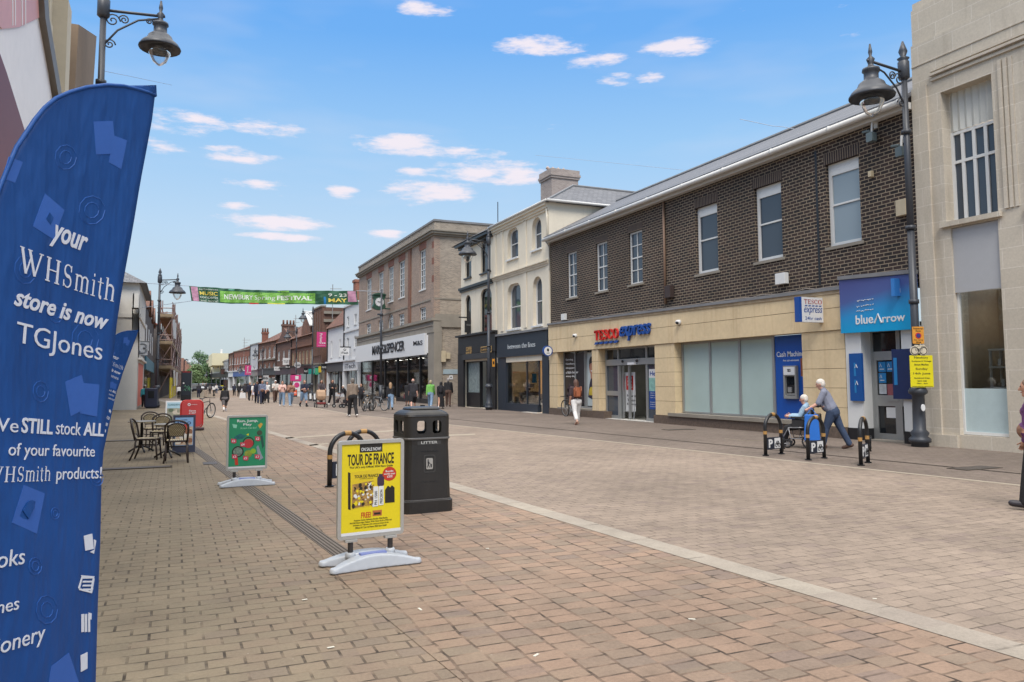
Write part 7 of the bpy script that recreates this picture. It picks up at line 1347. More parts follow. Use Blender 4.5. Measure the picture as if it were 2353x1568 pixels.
# ------------------------------------------------------------------ cafe chairs, tables and boards
RAT = mat('rattan_dark', S(58, 44, 38), .5, .3, 9); m = bpy.data.materials.new('rattan_weave'); m.use_nodes = True; n = NT(m.node_tree); pz = n.n('ShaderNodeTexCoord').outputs['Object']
ck = n.n('ShaderNodeTexBrick', {'Vector': n.n('ShaderNodeMapping', {0: pz, 2: (R_(90), 0, 0)}).outputs[0], 'Color1': S(226, 206, 160), 'Color2': S(206, 184, 136), 'Mortar': S(66, 50, 40), 'Scale': 1., 'Mortar Size': .006, 'Brick Width': .036, 'Row Height': .026}).outputs[0]
n.n('ShaderNodeOutputMaterial', {0: n.n('ShaderNodeBsdfPrincipled', {'Base Color': ck, 'Roughness': .6}).outputs[0]}); WEAVE = m
def chair(label, p, rz):
    t = thing('cafe_chair', label, 'chair', (p.x, p.y, .004), rz, 'rattan bistro chairs'); mb = MB()      # faces -y
    mb.prism(FLAT, rrect(-.2, -.22, .2, .2, .08), .43, .46); mb.build('seat', WEAVE, t)
    mb = MB(); mb.tube([(a, b, .44) for a, b in rrect(-.215, -.235, .215, .215, .09)], .02, 8, True); mb.build('seat_frame', RAT, t, True)
    for s in (-1, 1):
        mb = MB(); mb.tube([(s*.2, -.2, .44), (s*.22, -.24, 0)], .018, 8); mb.build('leg', RAT, t, True); mb = MB(); mb.tube([(s*.2, .19, .45), (s*.2, .22, .2), (s*.23, .3, 0)], .018, 8); mb.build('leg', RAT, t, True)
        mb = MB(); mb.tube([(s*.21, -.21, .3), (s*.205, .2, .3)], .011, 6); mb.tube([(s*.21, -.21, .3), (s*.15, -.05, .42)], .009, 6); mb.build('stretcher', RAT, t, True)
    mb = MB(); mb.tube([(-.2, -.2, .3), (.2, -.2, .3)], .011, 6); mb.build('stretcher', RAT, t, True)
    Q = Pl((0, .2, .46), (1, 0, 0), (0, .22, 1)); L = [(-.2, -.03), (-.225, .2), (-.215, .33)]+arc(0, .28, .215, .15, 160, 20, 10)+[(.215, .33), (.225, .2), (.2, -.03)]
    mb = MB(); mb.tube([Q.P(a, b, -.05*math.cos(a*6)) for a, b in L], .021, 8); mb.build('back_frame', RAT, t, True); mb = MB(); L2 = [(-.13, .1), (.13, .1), (.165, .26)]+arc(0, .26, .165, .11, 10, 170, 8)+[(-.165, .26)]; mb.prism(Q, L2, -.05, -.035); mb.build('backrest', WEAVE, t)
    mb = MB(); mb.tube([Q.P(a, b, -.043) for a, b in L2], .014, 6, True); mb.tube([Q.P(-.13, .1, -.04), Q.P(-.14, -.02, 0)], .012, 6); mb.tube([Q.P(.13, .1, -.04), Q.P(.14, -.02, 0)], .012, 6); mb.build('inner_hoop', RAT, t, True)
    return t
c0 = chair('dark rattan cafe chair at the front left seen from its side', G(338, 1056), R_(80)); chair('rattan cafe chair at the back with only its curved back showing', G(350, 1024), R_(15)); chair('pale woven cafe chair facing the camera between the other chairs', G(368, 1034), R_(-6)); chair('rattan cafe chair on the right with its back to the camera', G(405, 1062), R_(178))
def cafe_table(label, p): 
    t = thing('cafe_table', label, 'table', (p.x, p.y, .004), .3); mb = MB(); mb.lathe([(.3, .715), (.31, .72), (.31, .735), (.29, .742)], n=24); mb.build('tabletop', mat('table_top', S(150, 140, 124), .4, .1), t); mb = MB(); mb.lathe([(.035, .1), (.03, .7), (.12, .714)], n=12); mb.build('pedestal', BLK, t, True)
    for k in range(4): a = k*math.pi/2; mb = MB(); mb.tube([(0, 0, .16), (.14*math.cos(a), .14*math.sin(a), .11), (.28*math.cos(a), .28*math.sin(a), .02)], .022, 6); mb.build('foot', BLK, t, True)
cafe_table('round cafe table at the left behind the side-on chair', G(324, 1040)); cafe_table('round cafe table between the two front chairs', G(385, 1052))
def photo_patch(t, q, r, col, nm='poster_picture', seed=1, cols=()):
    mb = MB(); mb.pb(q, *r, .009, .011); mb.build(nm, col, t); rr = random.Random(seed)
    for c in cols:
        mb = MB()
        for k in range(6): x, z = rr.uniform(r[0]+.05, r[2]-.05), rr.uniform(r[1]+.05, r[3]-.05); w, h = rr.uniform(.03, .1), rr.uniform(.02, .07); mb.prism(q, [(max(r[0], min(r[2], a)), max(r[1], min(r[3], b))) for a, b in arc(x, z, w, h, 0, 330, 9)], .0115+k*.0002, .0118+k*.0002)
        mb.build(nm, c, t)
t, q, r = aboard('navy framed cafe pavement board with blue header and coffee picture', 398, 954, 448, 1044, mat('cafe_blue', S(140, 182, 224), .5, .05), mat('navy_frame', S(52, 54, 74), .5)); h = r[3]; k = r[2]-r[0]
mb = MB(); mb.text(q, 'NERO', r[0]+k*.2, h*.755, r[2]-k*.2, h*.83, .009, .013, .03); mb.text(q, 'CAFFE', r[0]+k*.38, h*.86, r[2]-k*.38, h*.885, .009, .013, .01); mb.build('lettering', mat('navy_letter', S(44, 60, 110), .5), t); photo_patch(t, q, (r[0]+.06, .21, r[2]-.06, h*.7), mat('coffee_photo', S(206, 178, 150), .5, .3, 6), seed=2, cols=(mat('coffee_cream', S(236, 224, 206), .5), mat('coffee_brown', S(150, 100, 66), .5)))
mb = MB(); mb.pb(q, r[0]+k*.42, h*.64, r[0]+k*.62, h*.76, .0118, .0128); mb.build('red_cup', PR, t); mb = MB(); mb.text(q, 'ICED', r[0]+k*.3, h*.42, r[2]-k*.3, h*.5, .0135, .015, .01); mb.build('lettering', PW2, t)
t, q, r = aboard('white framed garden themed pavement board behind the cafe board', 381, 921, 417, 983, mat('garden_sky', S(176, 210, 224), .5, .06), WS); k = r[2]-r[0]; h = r[3]; mb = MB(); mb.text(q, 'GARDEN', r[0]+k*.15, h*.82, r[2]-k*.15, h*.88, .009, .013, .01); mb.build('lettering', mat('teal_letter', S(60, 110, 120), .5), t); photo_patch(t, q, (r[0]+.05, .2, r[2]-.05, h*.72), mat('garden_photo', S(150, 150, 130), .5, .6, 9), seed=5, cols=(mat('garden_cream', S(210, 200, 180), .5), mat('garden_green', S(96, 110, 84), .5)))
p = G(446, 990); q = FY(p.y); r = q.rect(418, 922, 468, 992); t = thing('pavement_board', 'bright red pavement board with white price lettering beside the black bicycle', 'sign', p); q = Pl(q.P(0, 0, 0), (1, .12, 0), (0, .1, 1)); h = r[3]; mb = MB(); mb.prism(q, rrect(r[0], .13, r[2]-.05, h, .14), -.04, 0); mb.build('panel', mat('board_red', S(206, 66, 62), .45, .05), t, bev=.01); mb = MB(); mb.tube([q.P(a, b, -.05) for a, b in rrect(r[0]-.02, .1, r[2]-.02, h+.02, .15)], .025, 8, True); mb.build('frame', REDS, t, True); mb = MB(); mb.hexa([q.P(a, b, d) for b in (0, .1) for a, d in ((r[0]-.03, .2), (r[2], .2), (r[2], -.3), (r[0]-.03, -.3))]); mb.build('base', mat('board_base', S(80, 60, 62), .5), t, bev=.03)
k = r[2]-r[0]; mb = MB(); mb.text(q, 'Save', r[0]+k*.33, h*.64, r[2]-k*.36, h*.7, .001, .006, .02); mb.text(q, '£1437', r[0]+k*.33, h*.56, r[2]-k*.36, h*.62, .001, .006, .02); mb.prism(q, arc(r[0]+k*.33, h*.88, .05, .05, 0, 340, 15), .001, .006, [arc(r[0]+k*.33, h*.88, .025, .025, 0, 340, 9)]); mb.text(q, 'vodafone', r[0]+k*.42, h*.865, r[2]-k*.3, h*.895, .001, .006); mb.build('lettering', WS, t)
# ------------------------------------------------------------------ bicycles
def bicycle(label, p, rz, col, lean=0., R=.34, basket=False):
    t = thing('bicycle', label, 'bicycle', (p.x, p.y, .012), rz); t.rotation_euler = (lean, 0, rz); y0, y1 = -.53, .53      # along local x
    TY = mat('tyre', S(34, 33, 33), .7); SP = mat('spoke', S(150, 150, 150), .4)
    for x in (y0, y1):
        mb = MB(); mb.tube([(x+R*math.cos(k*.2618), 0, R+R*math.sin(k*.2618)) for k in range(24)], .024, 6, True); w = mb.build('wheel', TY, t, True); mb = MB(); mb.tube([(x+(R-.03)*math.cos(k*.2618), 0, R+(R-.03)*math.sin(k*.2618)) for k in range(24)], .012, 5, True); mb.build('rim', SP, w, True)
        mb = MB(); [mb.cyl((x, .02*(-1)**k, R), (x+(R-.03)*math.cos(k*.4488), 0, R+(R-.03)*math.sin(k*.4488)), .004, n=3) for k in range(14)]; mb.cyl((x, -.04, R), (x, .04, R), .025, n=8); mb.build('spokes', SP, w)
    bb = (-.07, 0, .3); st = (-.2, 0, .72); hd = (.36, 0, .78); hb = (.4, 0, .64); mb = MB()
    for a, b, r in ((bb, st, .018), (bb, hb, .02), (st, hd, .018), (hd, hb, .02), (bb, (y0, 0, R), .012), (st, (y0, 0, R), .012), (hb, (y1, 0, R), .014)): mb.cyl(a, b, r, n=8)
    mb.build('frame', col, t, True); mb = MB(); mb.cyl(st, (-.24, 0, .88), .014, n=8); mb.build('seat_post', SP, t); mb = MB(); mb.hexa([(-.38, -.07, .88), (-.12, -.025, .89), (-.12, .025, .89), (-.38, .07, .88), (-.38, -.075, .93), (-.1, -.02, .92), (-.1, .02, .92), (-.38, .075, .93)]); mb.build('saddle', BLK, t, bev=.015)
    mb = MB(); mb.tube([hd, (.34, 0, .9)], .015, 6); mb.tube([(.3, -.3, .96), (.34, -.12, .94), (.34, .12, .94), (.3, .3, .96)], .014, 6); mb.build('handlebar', BLK, t, True); mb = MB(); mb.cyl((-.07, -.05, .3), (-.07, .05, .3), .09, n=14); mb.tube([(-.07, .07, .3), (-.02, .09, .14)], .012, 5); mb.tube([(-.07, -.07, .3), (-.12, -.09, .46)], .012, 5); mb.build('crankset', SP, t)
    if basket: mb = MB(); mb.prism(Pl((.5, -.15, .66), (1, 0, 0), (0, 1, 0)), rect(-.12, 0, .14, .3), 0, .24); mb.build('basket', mat('basket', S(70, 62, 56), .8), t)
    return t
bicycle('black bicycle parked behind the red pavement board', G(468, 962), R_(55), BLK, .08); bicycle('silver white bicycle at the left of the parked cluster', G(846, 945), R_(55), SIL, -.1); bicycle('black bicycle in the middle of the parked cluster', G(856, 944), R_(80), mat('frame_black', S(40, 42, 48), .4), .06, basket=True); bicycle('grey bicycle facing the camera at the right of the parked cluster', G(868, 944), R_(120), mat('frame_grey', S(130, 134, 140), .4), .1)
g0 = P_ = FX(16.75); a = g0.uv(1314, 945)[0]; bicycle('dark bicycle leaning on the sandstone front behind the woman in white trousers', V((16.72, -a, 0)), R_(90), mat('frame_dark', S(60, 54, 52), .4), -.1, R=.37)
hoop('cycle hoop among the parked bicycles', G(836, 945), G(850, 944), .85)
# dark wrapped box and little bin on the left
p = G(347, 939); t = thing('wrapped_cabinet', 'dark blue wrapped cabinet beside the white corner building', 'cabinet', p); q = FY(p.y); r = q.rect(333, 892, 361, 939); mb = MB(); mb.pb(q, r[0], .06, r[2], r[3], -.7, 0); mb.build('cover', mat('navy_cover', S(38, 44, 66), .5, .4, 3), t, bev=.06); mb = MB(); mb.pb(q, r[0]+.08, 0, r[2]-.08, .06, -.6, -.05); mb.build('foot', BLK, t); mb = MB(); mb.pb(q, r[0]+.2, r[3]*.5, r[2]-.2, r[3]*.85, .002, .02); mb.build('window_panel', GLD, t)
mb = MB(); p = G(880, 921); tb_ = thing('litter_bin', 'small dark litter bin behind the parked bicycles', 'litter bin', p); mb.lathe([(.25, 0), (.27, .1), (.27, 1.0), (.22, 1.02)], p, 16); mb.build('body', BLK, tb_, True); mb = MB(); mb.lathe([(.28, 1.03), (.3, 1.1), (.2, 1.2), (.05, 1.24)], p, 16); mb.build('lid', BLK, tb_, True)
# ------------------------------------------------------------------ people
SKIN = mat('skin', S(206, 156, 130), .55, .08, 5); SKIN2 = mat('skin_pink', S(220, 168, 148), .55, .08, 5); SKIN3 = mat('skin_brown', S(120, 82, 64), .55, .08, 5)
cloth = lambda n_, r, g, b, v=.14: mat('cloth_'+n_, S(r, g, b), .85, v, 7, .35, 60, fine=.1)
HAIRM = {}
hair_m = lambda n_, r, g, b: mat('hair_'+n_, S(r, g, b), .6, .25, 14, .3, 90)
def person(label, px, py, top, rz, o, seat=None, cat='person'):
    """px,py: where the feet stand in the photo; top: row of the top of the head; rz: heading, 0 looks up the street"""
    if seat is None: g = G(px, py); hq = onY(px, top, g.y).z if abs(ray(px, top).y) > 0 else 1.7; H = min(max(hq, 1.45), 1.9) if not o.get('H') else o['H']
    else: g = seat; H = o['H']
    t = thing('person', label, cat, (g.x, g.y, g.z+.006), rz)
    t['_local'] = 1; sk = o.get('skin', SKIN); lean = R_(o.get('lean', 4)); fat = o.get('fat', 1.)*1.09
    ll, lr = o.get('legs', ((18, 4), (-16, 22)))     # (thigh forward angle, knee bend) left, right
    al, ar = o.get('arms', ((-14, 14, 6), (14, 18, 6)))   # (upper arm forward, elbow bend, out)
    up = V((0, math.sin(lean), math.cos(lean))); hip0 = V((0, 0, .52)); J = {}
    for s, (a, k) in ((-1, ll), (1, lr)):
        h = hip0+V((s*.052, 0, 0)); a1 = R_(a); kn = h+V((s*.004, math.sin(a1), -math.cos(a1)))*.245; a2 = R_(a-k); an = kn+V((s*.002, math.sin(a2), -math.cos(a2)))*.232; fa = R_(max(-50, min(10, (a-k)*.9)))
        J[s] = [h, kn, an, an+V((s*.014, .085*math.cos(fa), -.022+.085*math.sin(fa))), an+V((0, -.028, -.018))]
    dz = .028-min(min(j[2].z-.0, j[3].z+.012) for j in J.values())
    if seat is not None: dz = o.get('dz', 0)
    sh = V((0, 0, dz)); hip = hip0+sh
    for s in J: J[s] = [q+sh for q in J[s]]
    ch = hip+up*.19; nb = hip+up*.3; hd_lean = R_(o.get('head', 0)+o.get('lean', 4)*.4); hup = V((0, math.sin(hd_lean), math.cos(hd_lean))); hc = nb+hup*.095+V((0, .012, 0)); A = {}
    fw = V((0, math.cos(hd_lean), -math.sin(hd_lean)))
    for s, (a, e, ab) in ((-1, al), (1, ar)):
        S0 = hip+up*.272+V((s*.098*(.9+.1*fat), 0, 0)); a1 = R_(a)+0; out = R_(ab); d1 = V((s*math.sin(out), math.sin(a1)*math.cos(out), -math.cos(a1)*math.cos(out))); el = S0+d1*.165
        a2 = a1+R_(e); inn = o.get('inward', 0)*s; d2 = V((s*math.sin(out)*.5-inn, math.sin(a2), -math.cos(a2))).normalized(); wr = el+d2*.145; A[s] = [S0, el, wr, wr+d2*.05, d2]
    q = lambda v: v*H
    def C(mb, a, b, r0, r1, e=0.): mb.cap(q(a), q(b), (r0+e)*H, (r1+e)*H)
    def torso(mb, e, low=0.):
        for s in (-1, 1):
            C(mb, hip+V((s*.042, 0, .0))+up*low, hip+up*.1+V((s*.034, 0, 0)), .058*fat, .054*fat, e); C(mb, hip+up*.1+V((s*.034, .004, 0)), hip+up*.235+V((s*.05, .004, 0)), .054*fat, .056, e); C(mb, hip+up*.262+V((s*.02, 0, 0)), A[s][0], .042, .037, e)
        if fat > 1.1: mb.ball(q(hip+up*.07+V((0, .03, 0))), (.085*fat*H, .075*fat*H, .08*H))
        if o.get('bust'): [mb.ball(q(hip+up*.215+V((s*.035, .045, 0))), .042*H) for s in (-1, 1)]
    def legs(mb, e, upto):
        for s in (-1, 1):
            h, k, a, _, _ = J[s]
            if upto >= 1: C(mb, h, k, .056*(.5+.5*fat), .036, e); C(mb, k, k+(a-k)*min(1, upto-1), .036, .036-(.014-(e*.6))*min(1, upto-1), e)
            else: C(mb, h, h+(k-h)*upto, .056*(.5+.5*fat), .05, e)
    def arms(mb, e, upto, who=(-1, 1)):
        for s in who:
            S0, el, wr, _, _ = A[s]
            if upto <= 1: C(mb, S0, S0+(el-S0)*upto, .036, .031, e)
            else: C(mb, S0, el, .034, .026, e); C(mb, el, el+(wr-el)*(upto-1), .026, .02, e)
    # body: one skin from head to ankles
    mb = MB(); torso(mb, 0); legs(mb, 0, 2); arms(mb, 0, 2); C(mb, nb-up*.03, hc-hup*.03, .033, .03)
    mb.ball(q(hc+hup*.008), (.046*H, .056*H, .062*H), 12, 9); mb.cap(q(hc-hup*.03+fw*.015), q(hc-hup*.052+fw*.03), .034*H, .02*H); mb.cap(q(hc+hup*.01+fw*.052), q(hc-hup*.012+fw*.062), .007*H, .011*H, 6)
    for s in (-1, 1): mb.ball(q(hc+V((s*.047, -.004, -.004))), (.006*H, .014*H, .018*H), 6, 5)
    for s in (-1, 1):
        h, k, a, toe, heel = J[s]; C(mb, heel, toe, .022, .018); S0, el, wr, hn, d2 = A[s]; C(mb, wr, wr+(hn-wr)*.7, .017, .021)
    vx = o.get('vox', .013)*H/1.7; body = rem(mb, vx, 4)
    for s in (-1, 1):                          # five fingers on each hand
        S0, el, wr, hn, d2 = A[s]; sd = d2.cross(V((s, 0, 0))).normalized(); nn = V((-s, 0, 0)); nn = (nn-d2*nn.dot(d2)).normalized(); cu = R_(o.get('grip', 35))
        for i, (f, L) in enumerate(((-.5, .036), (-.17, .042), (.17, .04), (.5, .032))):
            b = wr+d2*.042+sd*f*.028; m1 = b+(d2*math.cos(cu)+nn*math.sin(cu))*L*.55; m2 = m1+(d2*math.cos(cu*2)+nn*math.sin(cu*2))*L*.5; body.cap(q(b), q(m1), .0058*H, .0054*H, 6); body.cap(q(m1), q(m2), .0054*H, .0045*H, 6)
        b = wr+d2*.015+sd*-.016; body.cap(q(b), q(b+(d2*.7+nn*.5-sd*.55).normalized()*.036), .0068*H, .0054*H, 6)
    bd = body.build('body', sk, t, True)
    mb = MB(); [mb.ball(q(hc+V((s*.02, 0, 0))+fw*.05+hup*.012), (.007*H, .005*H, .005*H), 6, 4) for s in (-1, 1)]; mb.build('eyes', INK, t, True); mb = MB(); mb.cap(q(hc-hup*.034+fw*.05+V((-.014, 0, 0))), q(hc-hup*.034+fw*.05+V((.014, 0, 0))), .0045*H, None, 6); mb.build('mouth', mat('lip', S(176, 104, 96), .5), t, True)
    # clothes
    tm, sl = o['top']; mb = MB(); torso(mb, .011, o.get('hem', .045)*1.0); arms(mb, .0115, sl)
    if o.get('hem', 0) < -.05: [C(mb, hip+V((s*.045, 0, 0)), hip+V((s*.05, 0, 0))+up*o['hem'], .06*fat, .064*fat, .012) for s in (-1, 1)]
    C(mb, nb-up*.02, nb+up*.012, .036, .034, .008); rem(mb, vx, 4).build(o.get('topname', 'jacket'), tm, t, True)
    if o.get('bottom'):
        bm, ln = o['bottom']; mb = MB(); legs(mb, .012 if ln > 1.3 else .02, ln); [C(mb, hip+V((s*.04, 0, 0))-up*.015-V((0, .006, 0)), hip+V((s*.034, 0, 0))+up*.055, .06*fat, .055*fat, .011) for s in (-1, 1)]; rem(mb, vx, 3).build('trousers' if ln > 1.3 else 'shorts', bm, t, True)
    if o.get('skirt'):
        km, z0, r1 = o['skirt']; n = 20; mb = MB(); prof = [(.085*fat, .08), (.1*fat, 0), (r1*.85, -.2), (r1, z0-.52)]; vs = []
        for r, z in prof: vs += [q(hip+V((r*1.05*math.cos(i*.31416), r*.85*math.sin(i*.31416)*(1+.12*math.sin(i*2.2)), 0))+(up*z if z > 0 else V((0, 0, z)))) for i in range(n)]
        mb.add(vs, [(i*n+k, i*n+(k+1) % n, (i+1)*n+(k+1) % n, (i+1)*n+k)[::-1] for i in range(3) for k in range(n)]); mb.build('skirt', km, t, True)
    sm = o.get('shoe', BLK)
    for s in (-1, 1):
        h, k, a, toe, heel = J[s]; mb = MB(); C(mb, heel, toe, .024, .019, .006); C(mb, a-V((0, 0, .0)), heel, .024, .024, .002); rem(mb, vx*.8, 3).build('shoe', sm, t, True)
        if o.get('sock'): mb = MB(); C(mb, a, a+(k-a)*.3, .027, .03, .004); mb.build('sock', o['sock'], t, True)
    hm = o.get('hair')
    if hm:
        kind, m_ = hm; mb = MB()
        if kind == 'bald': [mb.ball(q(hc+V((s*.036, -.02, -.01))), (.014*H, .03*H, .03*H), 8, 6) for s in (-1, 1)]; mb.ball(q(hc-fw*.035-hup*.014), (.04*H, .024*H, .03*H))
        else:
            mb.ball(q(hc+hup*.02-fw*.01), (.052*H, .06*H, .056*H), 12, 8); mb.ball(q(hc-fw*.025-hup*.006), (.05*H, .042*H, .055*H), 12, 8)
            if kind == 'long': C(mb, hc-fw*.035, nb-up*.035-V((0, .045, 0)), .045, .035); C(mb, hc-fw*.03+V((-.03, 0, 0)), nb-up*.02-V((.03, .035, 0)), .03, .022); C(mb, hc-fw*.03+V((.03, 0, 0)), nb-up*.02-V((-.03, .035, 0)), .03, .022)
            if kind == 'bun': mb.ball(q(hc-fw*.06+hup*.04), .026*H)
            if kind == 'scarf': C(mb, hc-hup*.03, nb-up*.03, .056, .085); mb.ball(q(hc+hup*.01), (.056*H, .056*H, .068*H))
            if kind == 'hood': C(mb, hc-fw*.02, nb-up*.01-V((0, .02, 0)), .06, .05)
        h_ = rem(mb, vx, 2)
        if kind not in ('bald',):              # keep the face clear
            keep = MB(); keep.v = h_.v; lim = .03 if kind != 'cap' else .1
            def face(v): d = v/H-hc; return d.dot(fw) > lim and d.dot(hup) < .036 and abs(d.x) < .05
            keep.f = [f for f in h_.f if not all(face(h_.v[i]) for i in f)]; h_ = keep
        h_.build('cap' if kind == 'cap' else 'headscarf' if kind == 'scarf' else 'hood' if kind == 'hood' else 'hair', m_, t, True)
        if kind == 'cap': mb = MB(); mb.prism(Pl(q(hc+hup*.035+fw*.045), (1, 0, 0), fw), arc(0, 0, .05*H, .05*H, 0, 180, 8), -.004, .006); mb.build('cap_peak', m_, t)
    P = dict(hip=hip, up=up, nb=nb, hc=hc, A=A, J=J, H=H, q=q, g=g, fw=fw, hup=hup)
    for f in o.get('extra', ()): f(t, P)
    return t, P
def world_hand(t, P, s): z = t.rotation_euler[2]; v = P['q'](P['A'][s][3]); return t.location+V((v.x*math.cos(z)-v.y*math.sin(z), v.x*math.sin(z)+v.y*math.cos(z), v.z))
def carried(name, label, cat, p, m, w, h, d, rz=0, straps=True):
    t = thing(name, label, cat, (p.x, p.y, p.z-h-.16), rz); mb = MB(); mb.hexa([(x*k, y*k, z) for z, k in ((0, 1), (h, .85)) for x, y in ((-w/2, -d/2), (w/2, -d/2), (w/2, d/2), (-w/2, d/2))]); mb.build('bag', m, t, bev=.02)
    if straps: [(lambda mb: (mb.tube([(s*w*.2, d*.3*e, h) for s in (-1,)]+[(0, 0, h+.16)]+[(w*.2, d*.3*e, h)], .008, 5), mb.build('handle', m, t)))(MB()) for s, e in ((1, 1), (1, -1))]
    return t
def backpack(m, label):
    def f(t, P):
        b = P['hip']+P['up']*.2-V((0, .095, 0)); z = t.rotation_euler[2]; k = P['q'](b); w_ = t.location+V((k.x*math.cos(z)-k.y*math.sin(z), k.x*math.sin(z)+k.y*math.cos(z), k.z)); r = thing('backpack', label, 'backpack', w_, z); mb = MB(); mb.prism(LOC, rrect(-.13, -.2, .13, .17, .07), -.07, .07); mb.build('bag', m, r, bev=.03); mb = MB(); mb.prism(LOC, rrect(-.09, -.16, .09, .0, .04), .071, .1); mb.build('pocket', m, r, bev=.01)
        for s in (-1, 1): mb = MB(); mb.tube([(s*.09, -.05, .14), (s*.1, -.19, .2), (s*.1, -.24, .05), (s*.1, -.1, -.14)][::1], .016, 6); mb.build('strap', m, r)
    return f
WALK = ((20, 6), (-18, 24)); WALK2 = ((-18, 26), (18, 4)); STAND = ((4, 3), (-3, 4)); A1 = ((-16, 12, 6), (16, 16, 6)); A2 = ((16, 16, 6), (-16, 12, 6)); HOLD = ((18, 78, 6), (16, 84, 6))
JEAN = cloth('light_denim', 132, 158, 186, .3); DEN = cloth('denim', 58, 74, 102, .3); BL = cloth('black', 34, 33, 37); CH = cloth('charcoal', 48, 46, 52); NV = cloth('navy', 40, 44, 66); BR = cloth('brown', 96, 72, 62); WHC = cloth('white', 236, 234, 232, .06); TAU = cloth('taupe', 138, 122, 108, .2); GRN_ = cloth('green', 124, 190, 92); PINK = cloth('pink', 236, 196, 184); GRY = cloth('blue_grey', 138, 142, 160); SANDC = cloth('sand', 186, 168, 150); GREYC = cloth('grey', 110, 104, 104)
WSHOE = mat('shoe_white', S(226, 220, 216), .5, .08); BSH = mat('shoe_brown', S(92, 68, 58), .5)
hb, hg, hw, hbr, hbl = hair_m('brown', 74, 52, 42), hair_m('grey', 122, 116, 110), hair_m('white', 226, 218, 208), hair_m('light_brown', 130, 100, 76), hair_m('black', 34, 30, 30)
R180 = math.pi
man1, Pm1 = person('man in a taupe jumper and black trousers walking away in the middle of the street', 810, 959, 868, R_(8), dict(top=(TAU, 2), bottom=(BL, 2), legs=((14, 3), (-12, 16)), arms=((-6, 16, 9), (8, 18, 9)), fat=1.12, hair=('short', hg), shoe=WSHOE, topname='jumper'))
person('woman in white cropped trousers and dark top walking past the shop doors', 1325, 976, 868, R_(-14), dict(top=(cloth('plum', 66, 50, 54), .8), bottom=(WHC, 1.78), legs=WALK2, arms=((-8, 30, 8), (10, 60, 6)), hair=('long', hair_m('auburn', 96, 66, 54)), shoe=mat('shoe_tan', S(200, 160, 140), .5), skin=SKIN, bust=1, extra=(backpack(mat('tan_leather', S(176, 104, 68), .5, .15), 'small tan leather backpack worn by the woman in white trousers'),), topname='top'))
# pusher and wheelchair
gp = G(1916, 1032); hdg = R_(38)
person('white haired man in grey polo shirt and jeans leaning forward to push the wheelchair', 1916, 1032, 866, hdg, dict(H=1.74, top=(GRY, .95), bottom=(DEN, 2), legs=((20, 8), (-22, 4)), arms=((26, 34, 8), (28, 32, 8)), lean=20, head=10, fat=1.15, hair=('short', hw), shoe=BSH, skin=SKIN2, vox=.011, grip=60, topname='polo_shirt'))
def rotz(v, a): return V((v.x*math.cos(a)-v.y*math.sin(a), v.x*math.sin(a)+v.y*math.cos(a), v.z))
wc = gp+rotz(V((.02, .74, 0)), hdg); t = thing('wheelchair', 'black folding transit wheelchair with silver tubing pushed by the man in the grey polo shirt', 'wheelchair', (wc.x, wc.y, .012), hdg); TU = mat('chair_tube', S(150, 150, 154), .3, .05, metal=.5); NY = mat('nylon_black', S(36, 35, 38), .75, .1)
for s in (-1, 1):
    mb = MB(); mb.tube([(s*.24, -.22, .2), (s*.24, -.24, .5), (s*.24, -.28, .95), (s*.24, -.36, 1.0)], .014, 8); mb.tube([(s*.24, -.24, .5), (s*.24, .24, .48), (s*.24, .34, .3), (s*.22, .46, .12)], .014, 8); mb.tube([(s*.24, -.22, .22), (s*.24, .2, .22), (s*.24, .24, .48)], .014, 8); mb.build('side_frame', TU, t, True)
    mb = MB(); mb.pb(Pl((s*.25, 0, 0), (0, 1, 0), (0, 0, 1)), -.22, .7, .18, .75, -.03, .03); mb.build('armrest', NY, t, bev=.01); mb = MB(); mb.prism(Pl((s*.245, 0, 0), (0, 1, 0), (0, 0, 1)), rect(-.2, .46, .16, .69), -.006, .006); mb.build('side_panel', NY, t)
    for nm, y, r in (('rear_wheel', -.22, .16), ('caster', .27, .1)): mb = MB(); mb.tube([(s*.28, y+(r-.015)*math.cos(k*.349), r+(r-.015)*math.sin(k*.349)) for k in range(18)], .02, 6, True); w_ = mb.build(nm, NY, t, True); mb = MB(); mb.cyl((s*.27, y, r), (s*.29, y, r), r*.4, n=12); [mb.cyl((s*.28, y, r), (s*.28, y+(r-.02)*math.cos(k*1.2566), r+(r-.02)*math.sin(k*1.2566)), .012, n=5) for k in range(5)]; mb.build('hub', TU, w_)
    mb = MB(); mb.cyl((s*.24, -.36, 1.0), (s*.24, -.47, .99), .02, n=8); mb.build('handle_grip', NY, t); mb = MB(); mb.hexa([(s*.12+x, y, z) for z in (.1, .115) for x, y in ((-.09, .42), (.09, .42), (.09, .6), (-.09, .6))]); mb.build('footplate', NY, t)
mb = MB(); mb.hexa([(x, y, z) for z in (.47, .52) for x, y in ((-.23, -.22), (.23, -.22), (.23, .24), (-.23, .24))]); mb.build('seat', NY, t, bev=.01); mb = MB(); mb.hexa([(-.23, -.27, .52), (.23, -.27, .52), (.23, -.24, .52), (-.23, -.24, .52), (-.23, -.31, .92), (.23, -.31, .92), (.23, -.28, .92), (-.23, -.28, .92)]); mb.build('backrest', NY, t, bev=.01); mb = MB(); mb.tube([(-.24, 0, .24), (.24, 0, .46)], .012, 6); mb.tube([(.24, 0, .24), (-.24, 0, .46)], .012, 6); mb.build('cross_brace', TU, t)
ws_ = wc+rotz(V((0, -.08, 0)), hdg); ws_.z = .012
